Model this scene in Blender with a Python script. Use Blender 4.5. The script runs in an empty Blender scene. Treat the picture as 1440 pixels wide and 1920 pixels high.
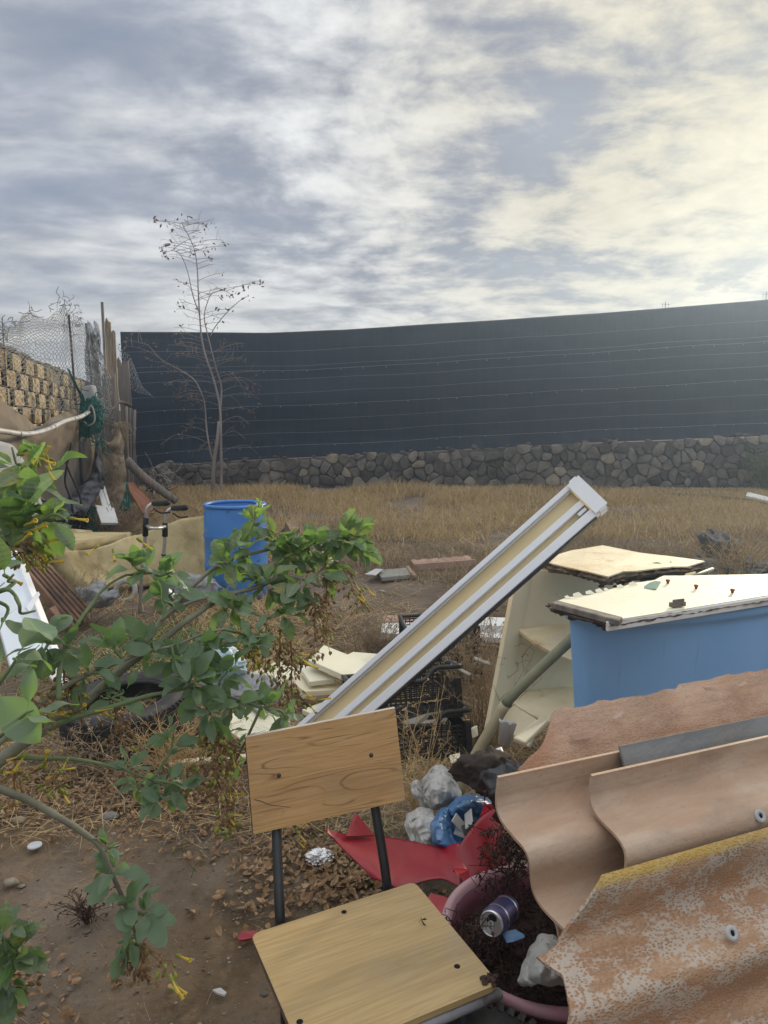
import bpy, bmesh, math, random
import numpy as np
from mathutils import Vector, Matrix, noise, Quaternion

R = random.Random(7)
rad = math.radians
scene = bpy.context.scene
COL = scene.collection

# ------------------------------------------------------------------ camera
CAM_H, PITCH, FPX = 1.62, rad(7.2), 1331.0
cam_d = bpy.data.cameras.new('camera')
cam = bpy.data.objects.new('camera', cam_d)
COL.objects.link(cam)
cam.location = (0, 0, CAM_H)
cam.rotation_euler = (math.pi / 2 - PITCH, 0, 0)
cam_d.sensor_fit = 'VERTICAL'
cam_d.sensor_height = 36
cam_d.lens = FPX / 1920 * 36
cam_d.clip_start = 0.05
cam_d.clip_end = 2000
scene.camera = cam

# ------------------------------------------------------------------ sun, view
SUN_AZ, SUN_EL = rad(35), rad(15)
SUN_DIR = Vector((math.sin(SUN_AZ) * math.cos(SUN_EL), math.cos(SUN_AZ) * math.cos(SUN_EL), math.sin(SUN_EL)))
sun_d = bpy.data.lights.new('sun', 'SUN')
sun_d.energy = 2.7
sun_d.angle = rad(7)
sun_d.color = (1.0, 0.85, 0.62)
sun = bpy.data.objects.new('sun', sun_d)
sun.rotation_euler = SUN_DIR.to_track_quat('Z', 'Y').to_euler()
COL.objects.link(sun)
scene.view_settings.view_transform = 'Standard'
scene.view_settings.look = 'None'
scene.view_settings.exposure = 0.55
scene.view_settings.gamma = 1
scene.view_settings.use_curve_mapping = False


# ------------------------------------------------------------------ node helper
class NT:
    def __init__(s, tree):
        s.t = tree
        tree.nodes.clear()

    def n(s, typ, ins=None, **props):
        nd = s.t.nodes.new(typ)
        for k, v in props.items():
            setattr(nd, k, v)
        for k, v in (ins or {}).items():
            s.put(nd.inputs[k], v)
        return nd

    def put(s, sock, v):
        if isinstance(v, bpy.types.NodeSocket):
            s.t.links.new(v, sock)
        elif isinstance(v, bpy.types.Node):
            s.t.links.new(v.outputs[0], sock)
        else:
            if hasattr(sock, 'default_value'):
                try:
                    sock.default_value = v
                except Exception:
                    sock.default_value = (*v, 1.0)

    def m(s, op, a, b=0.0, c=0.0):
        return s.n('ShaderNodeMath', {0: a, 1: b, 2: c}, operation=op).outputs[0]

    def noise(s, vec, scale=5.0, detail=5.0, rough=0.55, dist=0.0):
        return s.n('ShaderNodeTexNoise', {'Vector': vec, 'Scale': scale, 'Detail': detail, 'Roughness': rough, 'Distortion': dist}).outputs['Fac']

    def rng(s, v, a, b, c=0.0, d=1.0, smooth=True):
        return s.n('ShaderNodeMapRange', {'Value': v, 'From Min': a, 'From Max': b, 'To Min': c, 'To Max': d},
                   interpolation_type='SMOOTHSTEP' if smooth else 'LINEAR', clamp=True).outputs[0]

    def mix(s, f, a, b, mode='MIX'):
        nd = s.n('ShaderNodeMix', data_type='RGBA', blend_type=mode)
        s.put(nd.inputs[0], f)
        for i, v in ((6, a), (7, b)):
            if isinstance(v, (tuple, list)):
                v = (*v[:3], 1.0)
            s.put(nd.inputs[i], v)
        return nd.outputs[2]

    def ramp(s, f, cols, lo=0.3, hi=0.7):
        nd = s.n('ShaderNodeValToRGB', {0: f})
        el = nd.color_ramp.elements
        k = len(cols)
        while len(el) < k:
            el.new(0.5)
        for i, c in enumerate(cols):
            el[i].position = lo + (hi - lo) * (i / max(1, k - 1))
            el[i].color = (*c, 1)
        return nd.outputs[0]

    def scaled(s, vec, sc):
        return s.n('ShaderNodeVectorMath', {0: vec, 1: sc}, operation='MULTIPLY').outputs[0]


# ------------------------------------------------------------------ sky
world = bpy.data.worlds.new('World')
scene.world = world
world.use_nodes = True
w = NT(world.node_tree)
tc = w.n('ShaderNodeTexCoord')
D = tc.outputs['Generated']
sep = w.n('ShaderNodeSeparateXYZ', {0: D})
zc = w.m('MAXIMUM', sep.outputs[2], 0.0)
den = w.m('ADD', zc, 0.16)
pl = w.n('ShaderNodeCombineXYZ', {0: w.m('DIVIDE', sep.outputs[0], den), 1: w.m('DIVIDE', sep.outputs[1], den), 2: 0.0}).outputs[0]
# slow warp of the cloud plane
warp = w.n('ShaderNodeTexNoise', {'Vector': pl, 'Scale': 0.9, 'Detail': 3.0, 'Roughness': 0.5})
wv = w.n('ShaderNodeVectorMath', {0: warp.outputs['Color'], 1: (0.5, 0.5, 0.5)}, operation='SUBTRACT').outputs[0]
wv = w.scaled(wv, (0.32, 0.32, 0.0))
plw = w.n('ShaderNodeVectorMath', {0: pl, 1: wv}, operation='ADD').outputs[0]
rot = w.n('ShaderNodeMapping', {'Vector': plw, 'Rotation': (0, 0, rad(38)), 'Scale': (0.62, 1.5, 1.0), 'Location': (3.1, 0.4, 0)}).outputs[0]
big = w.noise(rot, 1.0, 7.0, 0.55, 0.1)
rot2 = w.n('ShaderNodeMapping', {'Vector': plw, 'Rotation': (0, 0, rad(-20)), 'Scale': (1.0, 1.6, 1.0), 'Location': (1.0, 7.4, 0)}).outputs[0]
mid = w.noise(rot2, 2.2, 7.0, 0.53, 0.15)
fine = w.noise(plw, 6.5, 8.0, 0.6, 0.12)
sd = w.n('ShaderNodeVectorMath', {0: D, 1: tuple(SUN_DIR)}, operation='DOT_PRODUCT').outputs['Value']


def blob(px, py, k):
    v = Vector(((px - 720) / FPX, math.cos(PITCH) + (960 - py) / FPX * math.sin(PITCH), -math.sin(PITCH) + (960 - py) / FPX * math.cos(PITCH))).normalized()
    d_ = w.n('ShaderNodeVectorMath', {0: D, 1: tuple(v)}, operation='DOT_PRODUCT').outputs['Value']
    return w.m('POWER', w.m('MAXIMUM', d_, 0.0), k)


# openings where the blue shows, wider than the noise: upper left, middle right, low left
gap = w.m('MULTIPLY', blob(330, 90, 90), 0.11)
for bx_, by_, k_, a_ in ((1010, 260, 420, 0.13), (850, 380, 520, 0.09), (620, 210, 200, 0.04), (120, 530, 120, 0.07), (1260, 350, 900, 0.08), (20, 270, 160, 0.05), (480, 320, 300, 0.05)):
    gap = w.m('ADD', gap, w.m('MULTIPLY', blob(bx_, by_, k_), a_))
side = w.rng(sd, 0.45, 0.95)
warm_ = w.rng(sd, 0.74, 0.99)
dens = w.m('ADD', w.m('MULTIPLY', big, 0.56), w.m('MULTIPLY', mid, 0.34))
dens = w.m('ADD', dens, w.m('MULTIPLY', w.m('SUBTRACT', fine, 0.5), w.m('ADD', 0.03, w.m('MULTIPLY', side, 0.42))))
dens = w.m('ADD', dens, 0.07)
dens = w.m('SUBTRACT', dens, gap)
mask = w.rng(dens, 0.27, 0.43)
body = w.rng(dens, 0.39, 0.58)
glow = w.m('POWER', w.m('MAXIMUM', sd, 0.0), 34.0)
glow2 = w.m('POWER', w.m('MAXIMUM', sd, 0.0), 150.0)
nish = w.n('ShaderNodeTexSky', sky_type='NISHITA', sun_disc=False, sun_elevation=SUN_EL, sun_rotation=SUN_AZ,
           air_density=1.0, dust_density=1.5, ozone_density=1.0)
nsky = w.mix(1.0, nish.outputs[0], (0.55, 0.62, 0.62), 'MULTIPLY')
veil = w.mix(0.7, nsky, (2.4, 2.85, 3.7))
cl_a = w.mix(body, w.mix(side, (3.0, 3.3, 4.0), (2.7, 2.85, 3.3)), w.mix(warm_, (5.9, 5.95, 5.95), (5.4, 4.95, 3.9)))
relief = w.m('ADD', 0.45, w.m('ADD', w.m('MULTIPLY', mid, 0.62), w.m('ADD', 0.17, w.m('MULTIPLY', w.m('SUBTRACT', fine, 0.36), w.m('ADD', 0.15, w.m('MULTIPLY', side, 0.55))))))
cl_a = w.mix(1.0, cl_a, w.n('ShaderNodeCombineColor', {0: relief, 1: relief, 2: relief}).outputs[0], 'MULTIPLY')
cl = w.mix(w.m('MULTIPLY', glow, 0.36), cl_a, w.mix(1.0, (6.8, 6.1, 4.2), w.n('ShaderNodeCombineColor', {0: relief, 1: relief, 2: relief}).outputs[0], 'MULTIPLY'))
cl = w.mix(w.m('MULTIPLY', glow2, 0.22), cl, (7.0, 6.3, 4.4))
sky = w.mix(mask, veil, cl)
# pale warm strip low over the horizon, brighter overhead as under any cloud deck
low = w.rng(sep.outputs[2], 0.02, 0.26, 1.0, 0.0)
sky = w.mix(w.m('MULTIPLY', low, 0.38), sky, (5.3, 5.15, 4.6))
# one small dark cloud low on the right
dk = w.m('ADD', w.m('ADD', blob(1318, 533, 9000), blob(1356, 527, 7000)), blob(1398, 529, 9000))
fine2 = w.noise(plw, 16.0, 6.0, 0.62, 0.3)
dk = w.m('MULTIPLY', w.m('MINIMUM', dk, 1.0), 0.62)
dk = w.rng(w.m('ADD', dk, w.m('MULTIPLY', w.m('SUBTRACT', fine2, 0.5), 1.5)), 0.30, 0.72)
dk = w.m('MULTIPLY', dk, w.rng(sd, 0.93, 0.96))
sky = w.mix(w.m('MULTIPLY', dk, 0.6), sky, (2.9, 2.85, 2.9))
up_ = w.rng(sep.outputs[2], 0.42, 1.0, 1.0, 2.2)
sky = w.mix(1.0, sky, w.n('ShaderNodeCombineColor', {0: up_, 1: up_, 2: up_}).outputs[0], 'MULTIPLY')
bg = w.n('ShaderNodeBackground', {'Color': sky, 'Strength': 0.088})
wo = w.n('ShaderNodeOutputWorld')
w.t.links.new(bg.outputs[0], wo.inputs[0])

# ------------------------------------------------------------------ picture geometry -> points in the place
FW = Vector((0, math.cos(PITCH), -math.sin(PITCH)))
UPV = Vector((0, math.sin(PITCH), math.cos(PITCH)))
RT = Vector((1, 0, 0))
CAM = Vector((0, 0, CAM_H))


def ray(x, y):
    return FW + RT * ((x - 720) / FPX) + UPV * ((960 - y) / FPX)


def Pd(x, y, d):
    return CAM + ray(x, y) * d


def PZ(x, y, z=0.0):
    r = ray(x, y)
    return CAM + r * ((z - CAM_H) / r.z)


def PY(x, y, Y):
    r = ray(x, y)
    return CAM + r * (Y / r.y)


def PP(x, y, p0, n):
    r = ray(x, y)
    return CAM + r * ((p0 - CAM).dot(n) / r.dot(n))


def lerp(a, b, t):
    return a + (b - a) * t


def interp(x, tab):
    if x <= tab[0][0]:
        a, b = tab[0], tab[1]
    elif x >= tab[-1][0]:
        a, b = tab[-2], tab[-1]
    else:
        for a, b in zip(tab, tab[1:]):
            if a[0] <= x <= b[0]:
                break
    return a[1] + (b[1] - a[1]) * (x - a[0]) / (b[0] - a[0])


def frame(o, x, y):
    x = Vector(x).normalized()
    z = x.cross(Vector(y)).normalized()
    y = z.cross(x)
    m = Matrix((x, y, z)).transposed().to_4x4()
    m.translation = o
    return m


def spline(pts, k):
    """Catmull-Rom through points (tuples or vectors), k steps a span."""
    P = [Vector(p) for p in pts]
    P = [P[0] * 2 - P[1]] + P + [P[-1] * 2 - P[-2]]
    out = []
    for i in range(1, len(P) - 2):
        a, b, c, d = P[i - 1:i + 3]
        for j in range(k):
            t = j / k
            out.append(0.5 * ((2 * b) + (c - a) * t + (2 * a - 5 * b + 4 * c - d) * t * t + (3 * b - a - 3 * c + d) * t ** 3))
    out.append(P[-2].copy())
    return out


# ------------------------------------------------------------------ mesh builder
class MB:
    def __init__(s):
        s.v, s.f = [], []

    def add(s, vs, fs):
        o = len(s.v)
        s.v += [tuple(v) for v in vs]
        s.f += [tuple(i + o for i in f) for f in fs]
        return s

    def box(s, c, size, M=None):
        hx, hy, hz = (q / 2 for q in size)
        vs = [Vector((x, y, z)) for x in (-hx, hx) for y in (-hy, hy) for z in (-hz, hz)]
        vs = [(M @ (v + Vector(c)) if M else v + Vector(c)) for v in vs]
        return s.add(vs, [(0, 1, 3, 2), (4, 6, 7, 5), (0, 4, 5, 1), (2, 3, 7, 6), (0, 2, 6, 4), (1, 5, 7, 3)])

    def prism(s, poly, off):
        """closed solid: polygon (3d points) pushed along off"""
        n = len(poly)
        a = [Vector(p) for p in poly]
        b = [p + Vector(off) for p in a]
        fs = [tuple(range(n)), tuple(range(2 * n - 1, n - 1, -1))]
        fs += [(i, n + i, n + (i + 1) % n, (i + 1) % n) for i in range(n)]
        return s.add(a + b, fs)

    def tube(s, pts, r, n=8, cap=True):
        pts = [Vector(p) for p in pts]
        k = len(pts)
        rs = r if isinstance(r, (list, tuple)) else [r] * k
        if len(rs) != k:
            rs = [lerp(rs[0], rs[-1], i / (k - 1)) for i in range(k)]
        vs, fs = [], []
        ref = None
        for i, p in enumerate(pts):
            t = (pts[min(i + 1, k - 1)] - pts[max(i - 1, 0)]).normalized()
            if ref is None:
                ref = t.orthogonal().normalized()
            ref = (ref - t * ref.dot(t))
            ref = ref.normalized() if ref.length > 1e-6 else t.orthogonal().normalized()
            bi = t.cross(ref)
            for j in range(n):
                a = 2 * math.pi * j / n
                vs.append(p + (ref * math.cos(a) + bi * math.sin(a)) * rs[i])
        for i in range(k - 1):
            for j in range(n):
                fs.append((i * n + j, i * n + (j + 1) % n, (i + 1) * n + (j + 1) % n, (i + 1) * n + j))
        if cap:
            fs.append(tuple(range(n - 1, -1, -1)))
            fs.append(tuple((k - 1) * n + j for j in range(n)))
        return s.add(vs, fs)

    def lathe(s, prof, n=32, M=None, closed=False):
        vs, fs = [], []
        for r_, z_ in prof:
            for j in range(n):
                a = 2 * math.pi * j / n
                v = Vector((r_ * math.cos(a), r_ * math.sin(a), z_))
                vs.append(M @ v if M else v)
        k = len(prof)
        for i in range(k if closed else k - 1):
            i2 = (i + 1) % k
            for j in range(n):
                fs.append((i * n + j, i * n + (j + 1) % n, i2 * n + (j + 1) % n, i2 * n + j))
        return s.add(vs, fs)

    def sheet(s, G, thick=0.0):
        """G[i][j] grid of points; a solid sheet of given thickness (or a single skin)"""
        nu, nv = len(G), len(G[0])
        fl = [Vector(p) for row in G for p in row]
        fs = [(i * nv + j, i * nv + j + 1, (i + 1) * nv + j + 1, (i + 1) * nv + j) for i in range(nu - 1) for j in range(nv - 1)]
        if not thick:
            return s.add(fl, fs)
        nr = [Vector() for _ in fl]
        for f in fs:
            q = (fl[f[2]] - fl[f[0]]).cross(fl[f[3]] - fl[f[1]])
            for i in f:
                nr[i] += q
        bk = [p - (q.normalized() if q.length else Vector((0, 0, 1))) * thick for p, q in zip(fl, nr)]
        N = len(fl)
        al = fs + [tuple(N + i for i in reversed(f)) for f in fs]
        rim = [j for j in range(nv)] + [i * nv + nv - 1 for i in range(1, nu)] + [(nu - 1) * nv + j for j in range(nv - 2, -1, -1)] + [i * nv for i in range(nu - 2, 0, -1)]
        for a, b in zip(rim, rim[1:] + rim[:1]):
            al.append((b, a, N + a, N + b))
        return s.add(fl + bk, al)

    def blob(s, c, size, sub=3, amp=0.25, freq=2.0, seed=0, ridged=False):
        bm = bmesh.new()
        bmesh.ops.create_icosphere(bm, subdivisions=sub, radius=1)
        o = Vector((seed * 3.7, seed * 1.3, seed * 5.1))
        vs = []
        for v in bm.verts:
            d = v.co.normalized()
            q = noise.fractal(d * freq + o, 1.0, 2.0, 4)
            if ridged:
                q = 0.6 - 1.6 * abs(noise.noise(d * freq + o)) - 0.6 * abs(noise.noise(d * freq * 2.3 + o))
            d = d * (1 + amp * q)
            vs.append(Vector(c) + Vector((d.x * size[0], d.y * size[1], d.z * size[2])))
        fs = [tuple(v.index for v in f.verts) for f in bm.faces]
        bm.free()
        return s.add(vs, fs)


def crumple(c, size, k, seed, sub=4, rough=.5):
    """film crushed into facets: each patch of the blob lies on its own tilted plane"""
    q = random.Random(seed)
    cells = []
    for lv, (num, tilt) in enumerate(((k, rough), (k * 5, rough * .8))):
        L_ = []
        for i in range(num):
            d = Vector((q.gauss(0, 1), q.gauss(0, 1), q.gauss(0, 1))).normalized()
            L_.append((d, (d + Vector((q.gauss(0, tilt), q.gauss(0, tilt), q.gauss(0, tilt)))).normalized(), 1 + q.gauss(0, .12 if lv == 0 else .03)))
        cells.append(L_)
    bm = bmesh.new()
    bmesh.ops.create_icosphere(bm, subdivisions=sub, radius=1)
    vs = []
    for v in bm.verts:
        d = v.co.normalized()
        d2 = (d + noise.noise_vector(d * 3 + Vector((seed, 0, 0))) * .18).normalized()
        r = 1.0
        for lv, L_ in enumerate(cells):
            cd_, n_, rr2 = max(L_, key=lambda e: e[0].dot(d2))
            r *= min(1.35, max(.62, rr2 * n_.dot(cd_) / max(.35, n_.dot(d)))) ** (1.0 if lv == 0 else .45)
        q2 = Vector((d.x * 1.5 + seed, d.y * 1.5, d.z * .8))
        r *= 1 + .30 * rough * (.5 - 2.0 * abs(noise.noise(q2 * 1.6))) + .22 * rough * (.5 - 2.0 * abs(noise.noise(q2 * 3.7))) + .1 * rough * (.5 - 2 * abs(noise.noise(q2 * 9)))
        vs.append(Vector(c) + Vector((d.x * size[0], d.y * size[1], d.z * size[2])) * r)
    fs = [tuple(v.index for v in f.verts) for f in bm.faces]
    bm.free()
    return MB().add(vs, fs)


WORLD_M = {}


def build(name, mb, mat, parent=None, fr=None, smooth=False, bevel=0.0, bseg=2, kind=None, auto=None):
    """link a builder (world coordinates) as ONE mesh object; fr = its own local frame"""
    me = bpy.data.meshes.new(name)
    pm = WORLD_M[parent.name] if parent else Matrix()
    F = fr if fr is not None else (pm if parent else None)
    if F is None:
        c = Vector((0, 0, 0))
        lo = [min(v[i] for v in mb.v) for i in range(3)]
        hi = [max(v[i] for v in mb.v) for i in range(3)]
        F = Matrix.Translation(((lo[0] + hi[0]) / 2, (lo[1] + hi[1]) / 2, lo[2]))
    Fi = F.inverted()
    me.from_pydata([tuple(Fi @ Vector(v)) for v in mb.v], [], mb.f)
    bm = bmesh.new()
    bm.from_mesh(me)
    bmesh.ops.recalc_face_normals(bm, faces=bm.faces)
    if bevel:
        es = [e for e in bm.edges if len(e.link_faces) == 2 and e.calc_face_angle(0) > 0.5]
        bmesh.ops.bevel(bm, geom=es, offset=bevel, segments=bseg, affect='EDGES', profile=0.6, clamp_overlap=True)
    if auto:
        for e in bm.edges:
            e.smooth = e.calc_face_angle(0) < auto
        smooth = True
    if smooth:
        for f in bm.faces:
            f.smooth = True
    bm.to_mesh(me)
    bm.free()
    if mat:
        me.materials.append(mat)
    o = bpy.data.objects.new(name, me)
    COL.objects.link(o)
    if parent:
        o.parent = parent
        o.matrix_basis = pm.inverted() @ F
    else:
        o.matrix_basis = F
    WORLD_M[o.name] = F.copy()
    if kind:
        o['kind'] = kind
    return o


def tag(o, label, cat, group=None):
    o['label'] = label
    o['category'] = cat
    if group:
        o['group'] = group
    return o


def thing(name, label, cat, at=(0, 0, 0), fr=None, group=None):
    o = bpy.data.objects.new(name, None)
    o.empty_display_size = 0.1
    COL.objects.link(o)
    M = fr if fr is not None else Matrix.Translation(at)
    o.matrix_basis = M
    WORLD_M[o.name] = M.copy()
    return tag(o, label, cat, group)


def put(me, name, parent, M):
    """another object on a shared mesh, M in world space"""
    o = bpy.data.objects.new(name, me)
    COL.objects.link(o)
    if parent:
        o.parent = parent
        o.matrix_basis = WORLD_M[parent.name].inverted() @ M
    else:
        o.matrix_basis = M
    WORLD_M[o.name] = M
    return o


def copy_thing(src, M, label):
    """copy a thing, its parts and their sub-parts"""
    def rec(o, par):
        c = o.copy()
        COL.objects.link(c)
        if par:
            c.parent = par
        for ch in list(o.children):
            rec(ch, c)
        return c
    c = rec(src, None)
    c.matrix_basis = M
    c['label'] = label
    return c


def np_mesh(name, V, F, mat, kind=None, smooth=False, nper=3):
    me = bpy.data.meshes.new(name)
    V = np.asarray(V, dtype=np.float32)
    F = np.asarray(F, dtype=np.int32)
    me.vertices.add(len(V))
    me.vertices.foreach_set('co', V.ravel())
    me.loops.add(F.size)
    me.loops.foreach_set('vertex_index', F.ravel())
    me.polygons.add(len(F))
    me.polygons.foreach_set('loop_start', np.arange(0, F.size, nper, dtype=np.int32))
    me.update(calc_edges=True)
    me.validate()
    me.materials.append(mat)
    if smooth:
        me.polygons.foreach_set('use_smooth', np.ones(len(F), dtype=bool))
    o = bpy.data.objects.new(name, me)
    COL.objects.link(o)
    if kind:
        o['kind'] = kind
    return o


def drape(rows, ku=8, kv=8, fold=0.0, freq=3.0, seed=0, ridged=False):
    """smooth sheet through a small grid of (px, py, depth) or Vector control points"""
    C = [[p if isinstance(p, Vector) else Pd(*p) for p in r] for r in rows]
    H_ = [spline(r, ku) for r in C]
    cols = [spline([h[i] for h in H_], kv) for i in range(len(H_[0]))]
    G = [[c[j] for c in cols] for j in range(len(cols[0]))]
    if fold:
        o = Vector((seed * 7.1, seed * 2.9, seed))
        for r in G:
            for p in r:
                q = p * freq + o
                a = noise.fractal(q, 1.0, 2.0, 3)
                if ridged:
                    a = 0.5 - 2 * abs(noise.noise(q)) - abs(noise.noise(q * 2.1)) * 0.6
                d = (p - CAM).normalized()
                p -= d * fold * a
                p += Vector((noise.noise(q + o), 0, noise.noise(q - o))) * fold * 0.4
    return G


# ------------------------------------------------------------------ materials
def pmat(name, cols, scale=5.0, detail=6.0, stretch=(1, 1, 1), dist=0.0, lo=0.3, hi=0.7, rough=0.8, spec=0.3, bump=0.3,
         bscale=None, bdist=0.01, metal=0.0, spots=(), var=0.0, transl=None, grain=None, rvar=0.15, hvar=0.0):
    m = bpy.data.materials.new(name)
    m.use_nodes = True
    s = NT(m.node_tree)
    t = s.n('ShaderNodeTexCoord')
    oi = s.n('ShaderNodeObjectInfo')
    off = s.scaled(s.n('ShaderNodeCombineXYZ', {0: oi.outputs['Random'], 1: oi.outputs['Random'], 2: oi.outputs['Random']}).outputs[0], (17.0, 31.0, 11.0))
    base = s.n('ShaderNodeVectorMath', {0: t.outputs['Object'], 1: off}, operation='ADD').outputs[0]
    v = s.scaled(base, stretch)
    nz = s.noise(v, scale, detail, 0.6, dist)
    c = s.ramp(nz, cols, lo, hi) if len(cols) > 1 else s.mix(0.0, cols[0], cols[0])
    if grain:   # colour, scale, amount : fine speckle
        g = s.noise(v, grain[1], 3.0, 0.7)
        c = s.mix(s.m('MULTIPLY', s.rng(g, 0.45, 0.7), grain[2]), c, grain[0])
    for sp in spots:  # colour, scale, lo, hi[, stretch[, detail]]
        q = s.scaled(base, sp[4]) if len(sp) > 4 else base
        g = s.noise(q, sp[1], sp[5] if len(sp) > 5 else 7.0, 0.65)
        c = s.mix(s.rng(g, sp[2], sp[3]), c, sp[0])
    if var or hvar:
        hs = s.n('ShaderNodeHueSaturation', {'Color': c, 'Value': s.m('ADD', 1 - var / 2, s.m('MULTIPLY', oi.outputs['Random'], var))})
        if hvar:
            r2 = s.m('FRACT', s.m('MULTIPLY', oi.outputs['Random'], 37.7))
            s.put(hs.inputs['Hue'], s.m('ADD', 0.5 - hvar / 2, s.m('MULTIPLY', r2, hvar)))
        c = hs.outputs[0]
    bn = s.noise(v, bscale or scale * 4, 6.0, 0.65)
    p = s.n('ShaderNodeBsdfPrincipled', {'Base Color': c, 'Metallic': metal, 'Specular IOR Level': spec,
            'Roughness': s.m('ADD', rough - rvar / 2, s.m('MULTIPLY', nz, rvar))})
    if bump:
        b = s.n('ShaderNodeBump', {'Strength': bump, 'Distance': bdist, 'Height': bn})
        s.put(p.inputs['Normal'], b.outputs[0])
    out = s.n('ShaderNodeOutputMaterial')
    sh = p.outputs[0]
    if transl:
        tr = s.n('ShaderNodeBsdfTranslucent', {'Color': (*transl[0], 1)})
        sh = s.n('ShaderNodeMixShader', {0: transl[1], 1: p.outputs[0], 2: tr.outputs[0]}).outputs[0]
    s.t.links.new(sh, out.inputs[0])
    return m


def flat(name, col, rough=0.7, **k):
    c2 = tuple(x * 0.8 for x in col)
    return pmat(name, [c2, col], rough=rough, **k)


M = {}
M['stone'] = pmat('basalt', [(.06, .053, .047), (.13, .115, .1), (.2, .178, .152)], 3, 8, var=1.0, hvar=.05, bump=.8, bscale=9, bdist=.04,
                  spots=[((.3, .26, .2), 2.5, .62, .78), ((.06, .055, .05), 7, .58, .7)])
M['pale_stone'] = pmat('pale_stone', [(.2, .17, .13), (.36, .31, .23)], 4, 8, bump=.7, bdist=.03, spots=[((.1, .09, .08), 3, .55, .7)])
M['mortar'] = pmat('dark_mortar', [(.07, .06, .05), (.15, .13, .11)], 6, bump=.8, bscale=20)  # dark mortar of the wall core
M['block'] = pmat('split_block', [(.34, .26, .15), (.46, .36, .22), (.54, .44, .29)], 9, 6, bump=.8, bscale=24, bdist=.02, var=.3, spots=[((.16, .13, .09), 12, .62, .72)])
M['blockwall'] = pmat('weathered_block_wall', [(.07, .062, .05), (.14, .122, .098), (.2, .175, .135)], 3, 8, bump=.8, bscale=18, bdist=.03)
M['wood_grey'] = pmat('grey_weathered_wood', [(.11, .095, .08), (.2, .175, .15), (.27, .23, .19)], 3, 7, (9, 9, .6), bump=.5, bscale=6, spots=[((.06, .05, .045), 3, .56, .7, (8, 8, .5))], var=.3)
M['wood_tan'] = pmat('tan_split_wood', [(.17, .13, .095), (.34, .265, .19), (.44, .36, .27)], 3, 7, (9, 9, .6), bump=.5, bscale=6, spots=[((.1, .07, .05), 3, .52, .66, (8, 8, .5))])
M['bark'] = pmat('pale_bark', [(.17, .14, .125), (.32, .275, .245)], 12, 6, (1, 1, .2), bump=.5)
M['deadleaf'] = pmat('dead_leaf', [(.07, .055, .05), (.17, .125, .105)], 8, 4, bump=.2, transl=((.2, .12, .07), .25))
M['conduit'] = pmat('grey_conduit', [(.3, .3, .3), (.45, .45, .45)], 6, 5, rough=.5, bump=.1, spots=[((.18, .15, .12), 9, .55, .7)])
M['steel_dark'] = pmat('dark_rusty_steel', [(.04, .032, .028), (.09, .06, .045)], 20, rough=.7, bump=.4)
M['wire'] = pmat('galvanised_wire', [(.16, .17, .17), (.26, .27, .27)], 10, rough=.55, bump=0)
M['shade_tan'] = pmat('tan_shade_cloth', [(.15, .122, .09), (.24, .2, .15), (.31, .26, .195)], 2.5, 6, bump=.4, bscale=60, spots=[((.12, .09, .06), 2, .5, .7)], transl=((.3, .22, .13), .3))
M['tarp_grey'] = pmat('grey_brown_tarp', [(.1, .088, .075), (.17, .15, .125), (.22, .195, .165)], 2, 7, bump=.4, bscale=30, transl=((.16, .14, .11), .2))
M['tarp_pale'] = pmat('pale_grey_sheet', [(.3, .31, .32), (.45, .46, .47)], 3, 6, bump=.3, bscale=20, transl=((.4, .4, .4), .3))
M['plastic_grey'] = pmat('grey_film', [(.035, .035, .04), (.08, .08, .088), (.13, .13, .14)], 4, 7, rough=.6, spec=.3, bump=.3, bscale=18)
M['burlap'] = pmat('burlap', [(.3, .23, .15), (.47, .37, .25)], 5, 7, (3, 3, .7), bump=.7, bscale=50, transl=((.4, .3, .18), .2))
M['green_net'] = pmat('green_net', [(.004, .035, .03), (.012, .1, .075), (.03, .17, .13)], 9, 7, bump=.6, bscale=60)
M['black_fibre'] = flat('black_fibre', (.015, .016, .022), .7)
M['white_board'] = pmat('white_laminate', [(.62, .62, .6), (.78, .78, .75)], 3, 6, rough=.5, bump=.1, spots=[((.33, .27, .19), 4, .62, .8)])
M['cream'] = pmat('cream_laminate', [(.68, .59, .41), (.78, .7, .52)], 2.2, 6, rough=.5, bump=.12, spots=[((.44, .34, .2), 4, .62, .85), ((.2, .15, .1), 13, .70, .78)])
M['cream_top'] = pmat('peeling_cream_top', [(.66, .55, .35), (.8, .72, .52)], 5, 7, rough=.65, bump=.4, bscale=40, spots=[((.46, .33, .17), 9, .55, .75), ((.16, .12, .09), 22, .68, .76)])
M['cream_clean'] = pmat('cream_vinyl_skin', [(.68, .64, .47), (.8, .77, .6)], 2.5, 6, rough=.55, bump=.25, bscale=14, spots=[((.46, .36, .22), 4, .62, .82), ((.3, .22, .14), 16, .68, .78)])
M['chip'] = pmat('rotten_chipboard', [(.05, .035, .025), (.15, .11, .075), (.24, .18, .12)], 18, 8, (1, 1, 3), bump=1, bscale=50, bdist=.02)
M['chip_edge'] = pmat('chipboard_edge', [(.16, .11, .065), (.3, .22, .14)], 25, 7, bump=.7, bscale=60)
M['pinkplank'] = pmat('faded_pink_clay', [(.3, .18, .13), (.45, .3, .23)], 6, 7, bump=.5, spots=[((.5, .42, .36), 5, .6, .75)])
M['greyboard'] = pmat('grey_board', [(.2, .2, .17), (.33, .32, .28)], 5, 7, (1, 6, 1), bump=.4)
M['rustboard'] = pmat('rusty_red_board', [(.13, .05, .03), (.3, .12, .065), (.36, .18, .1)], 4, 7, (6, .8, 1), bump=.5)
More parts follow.
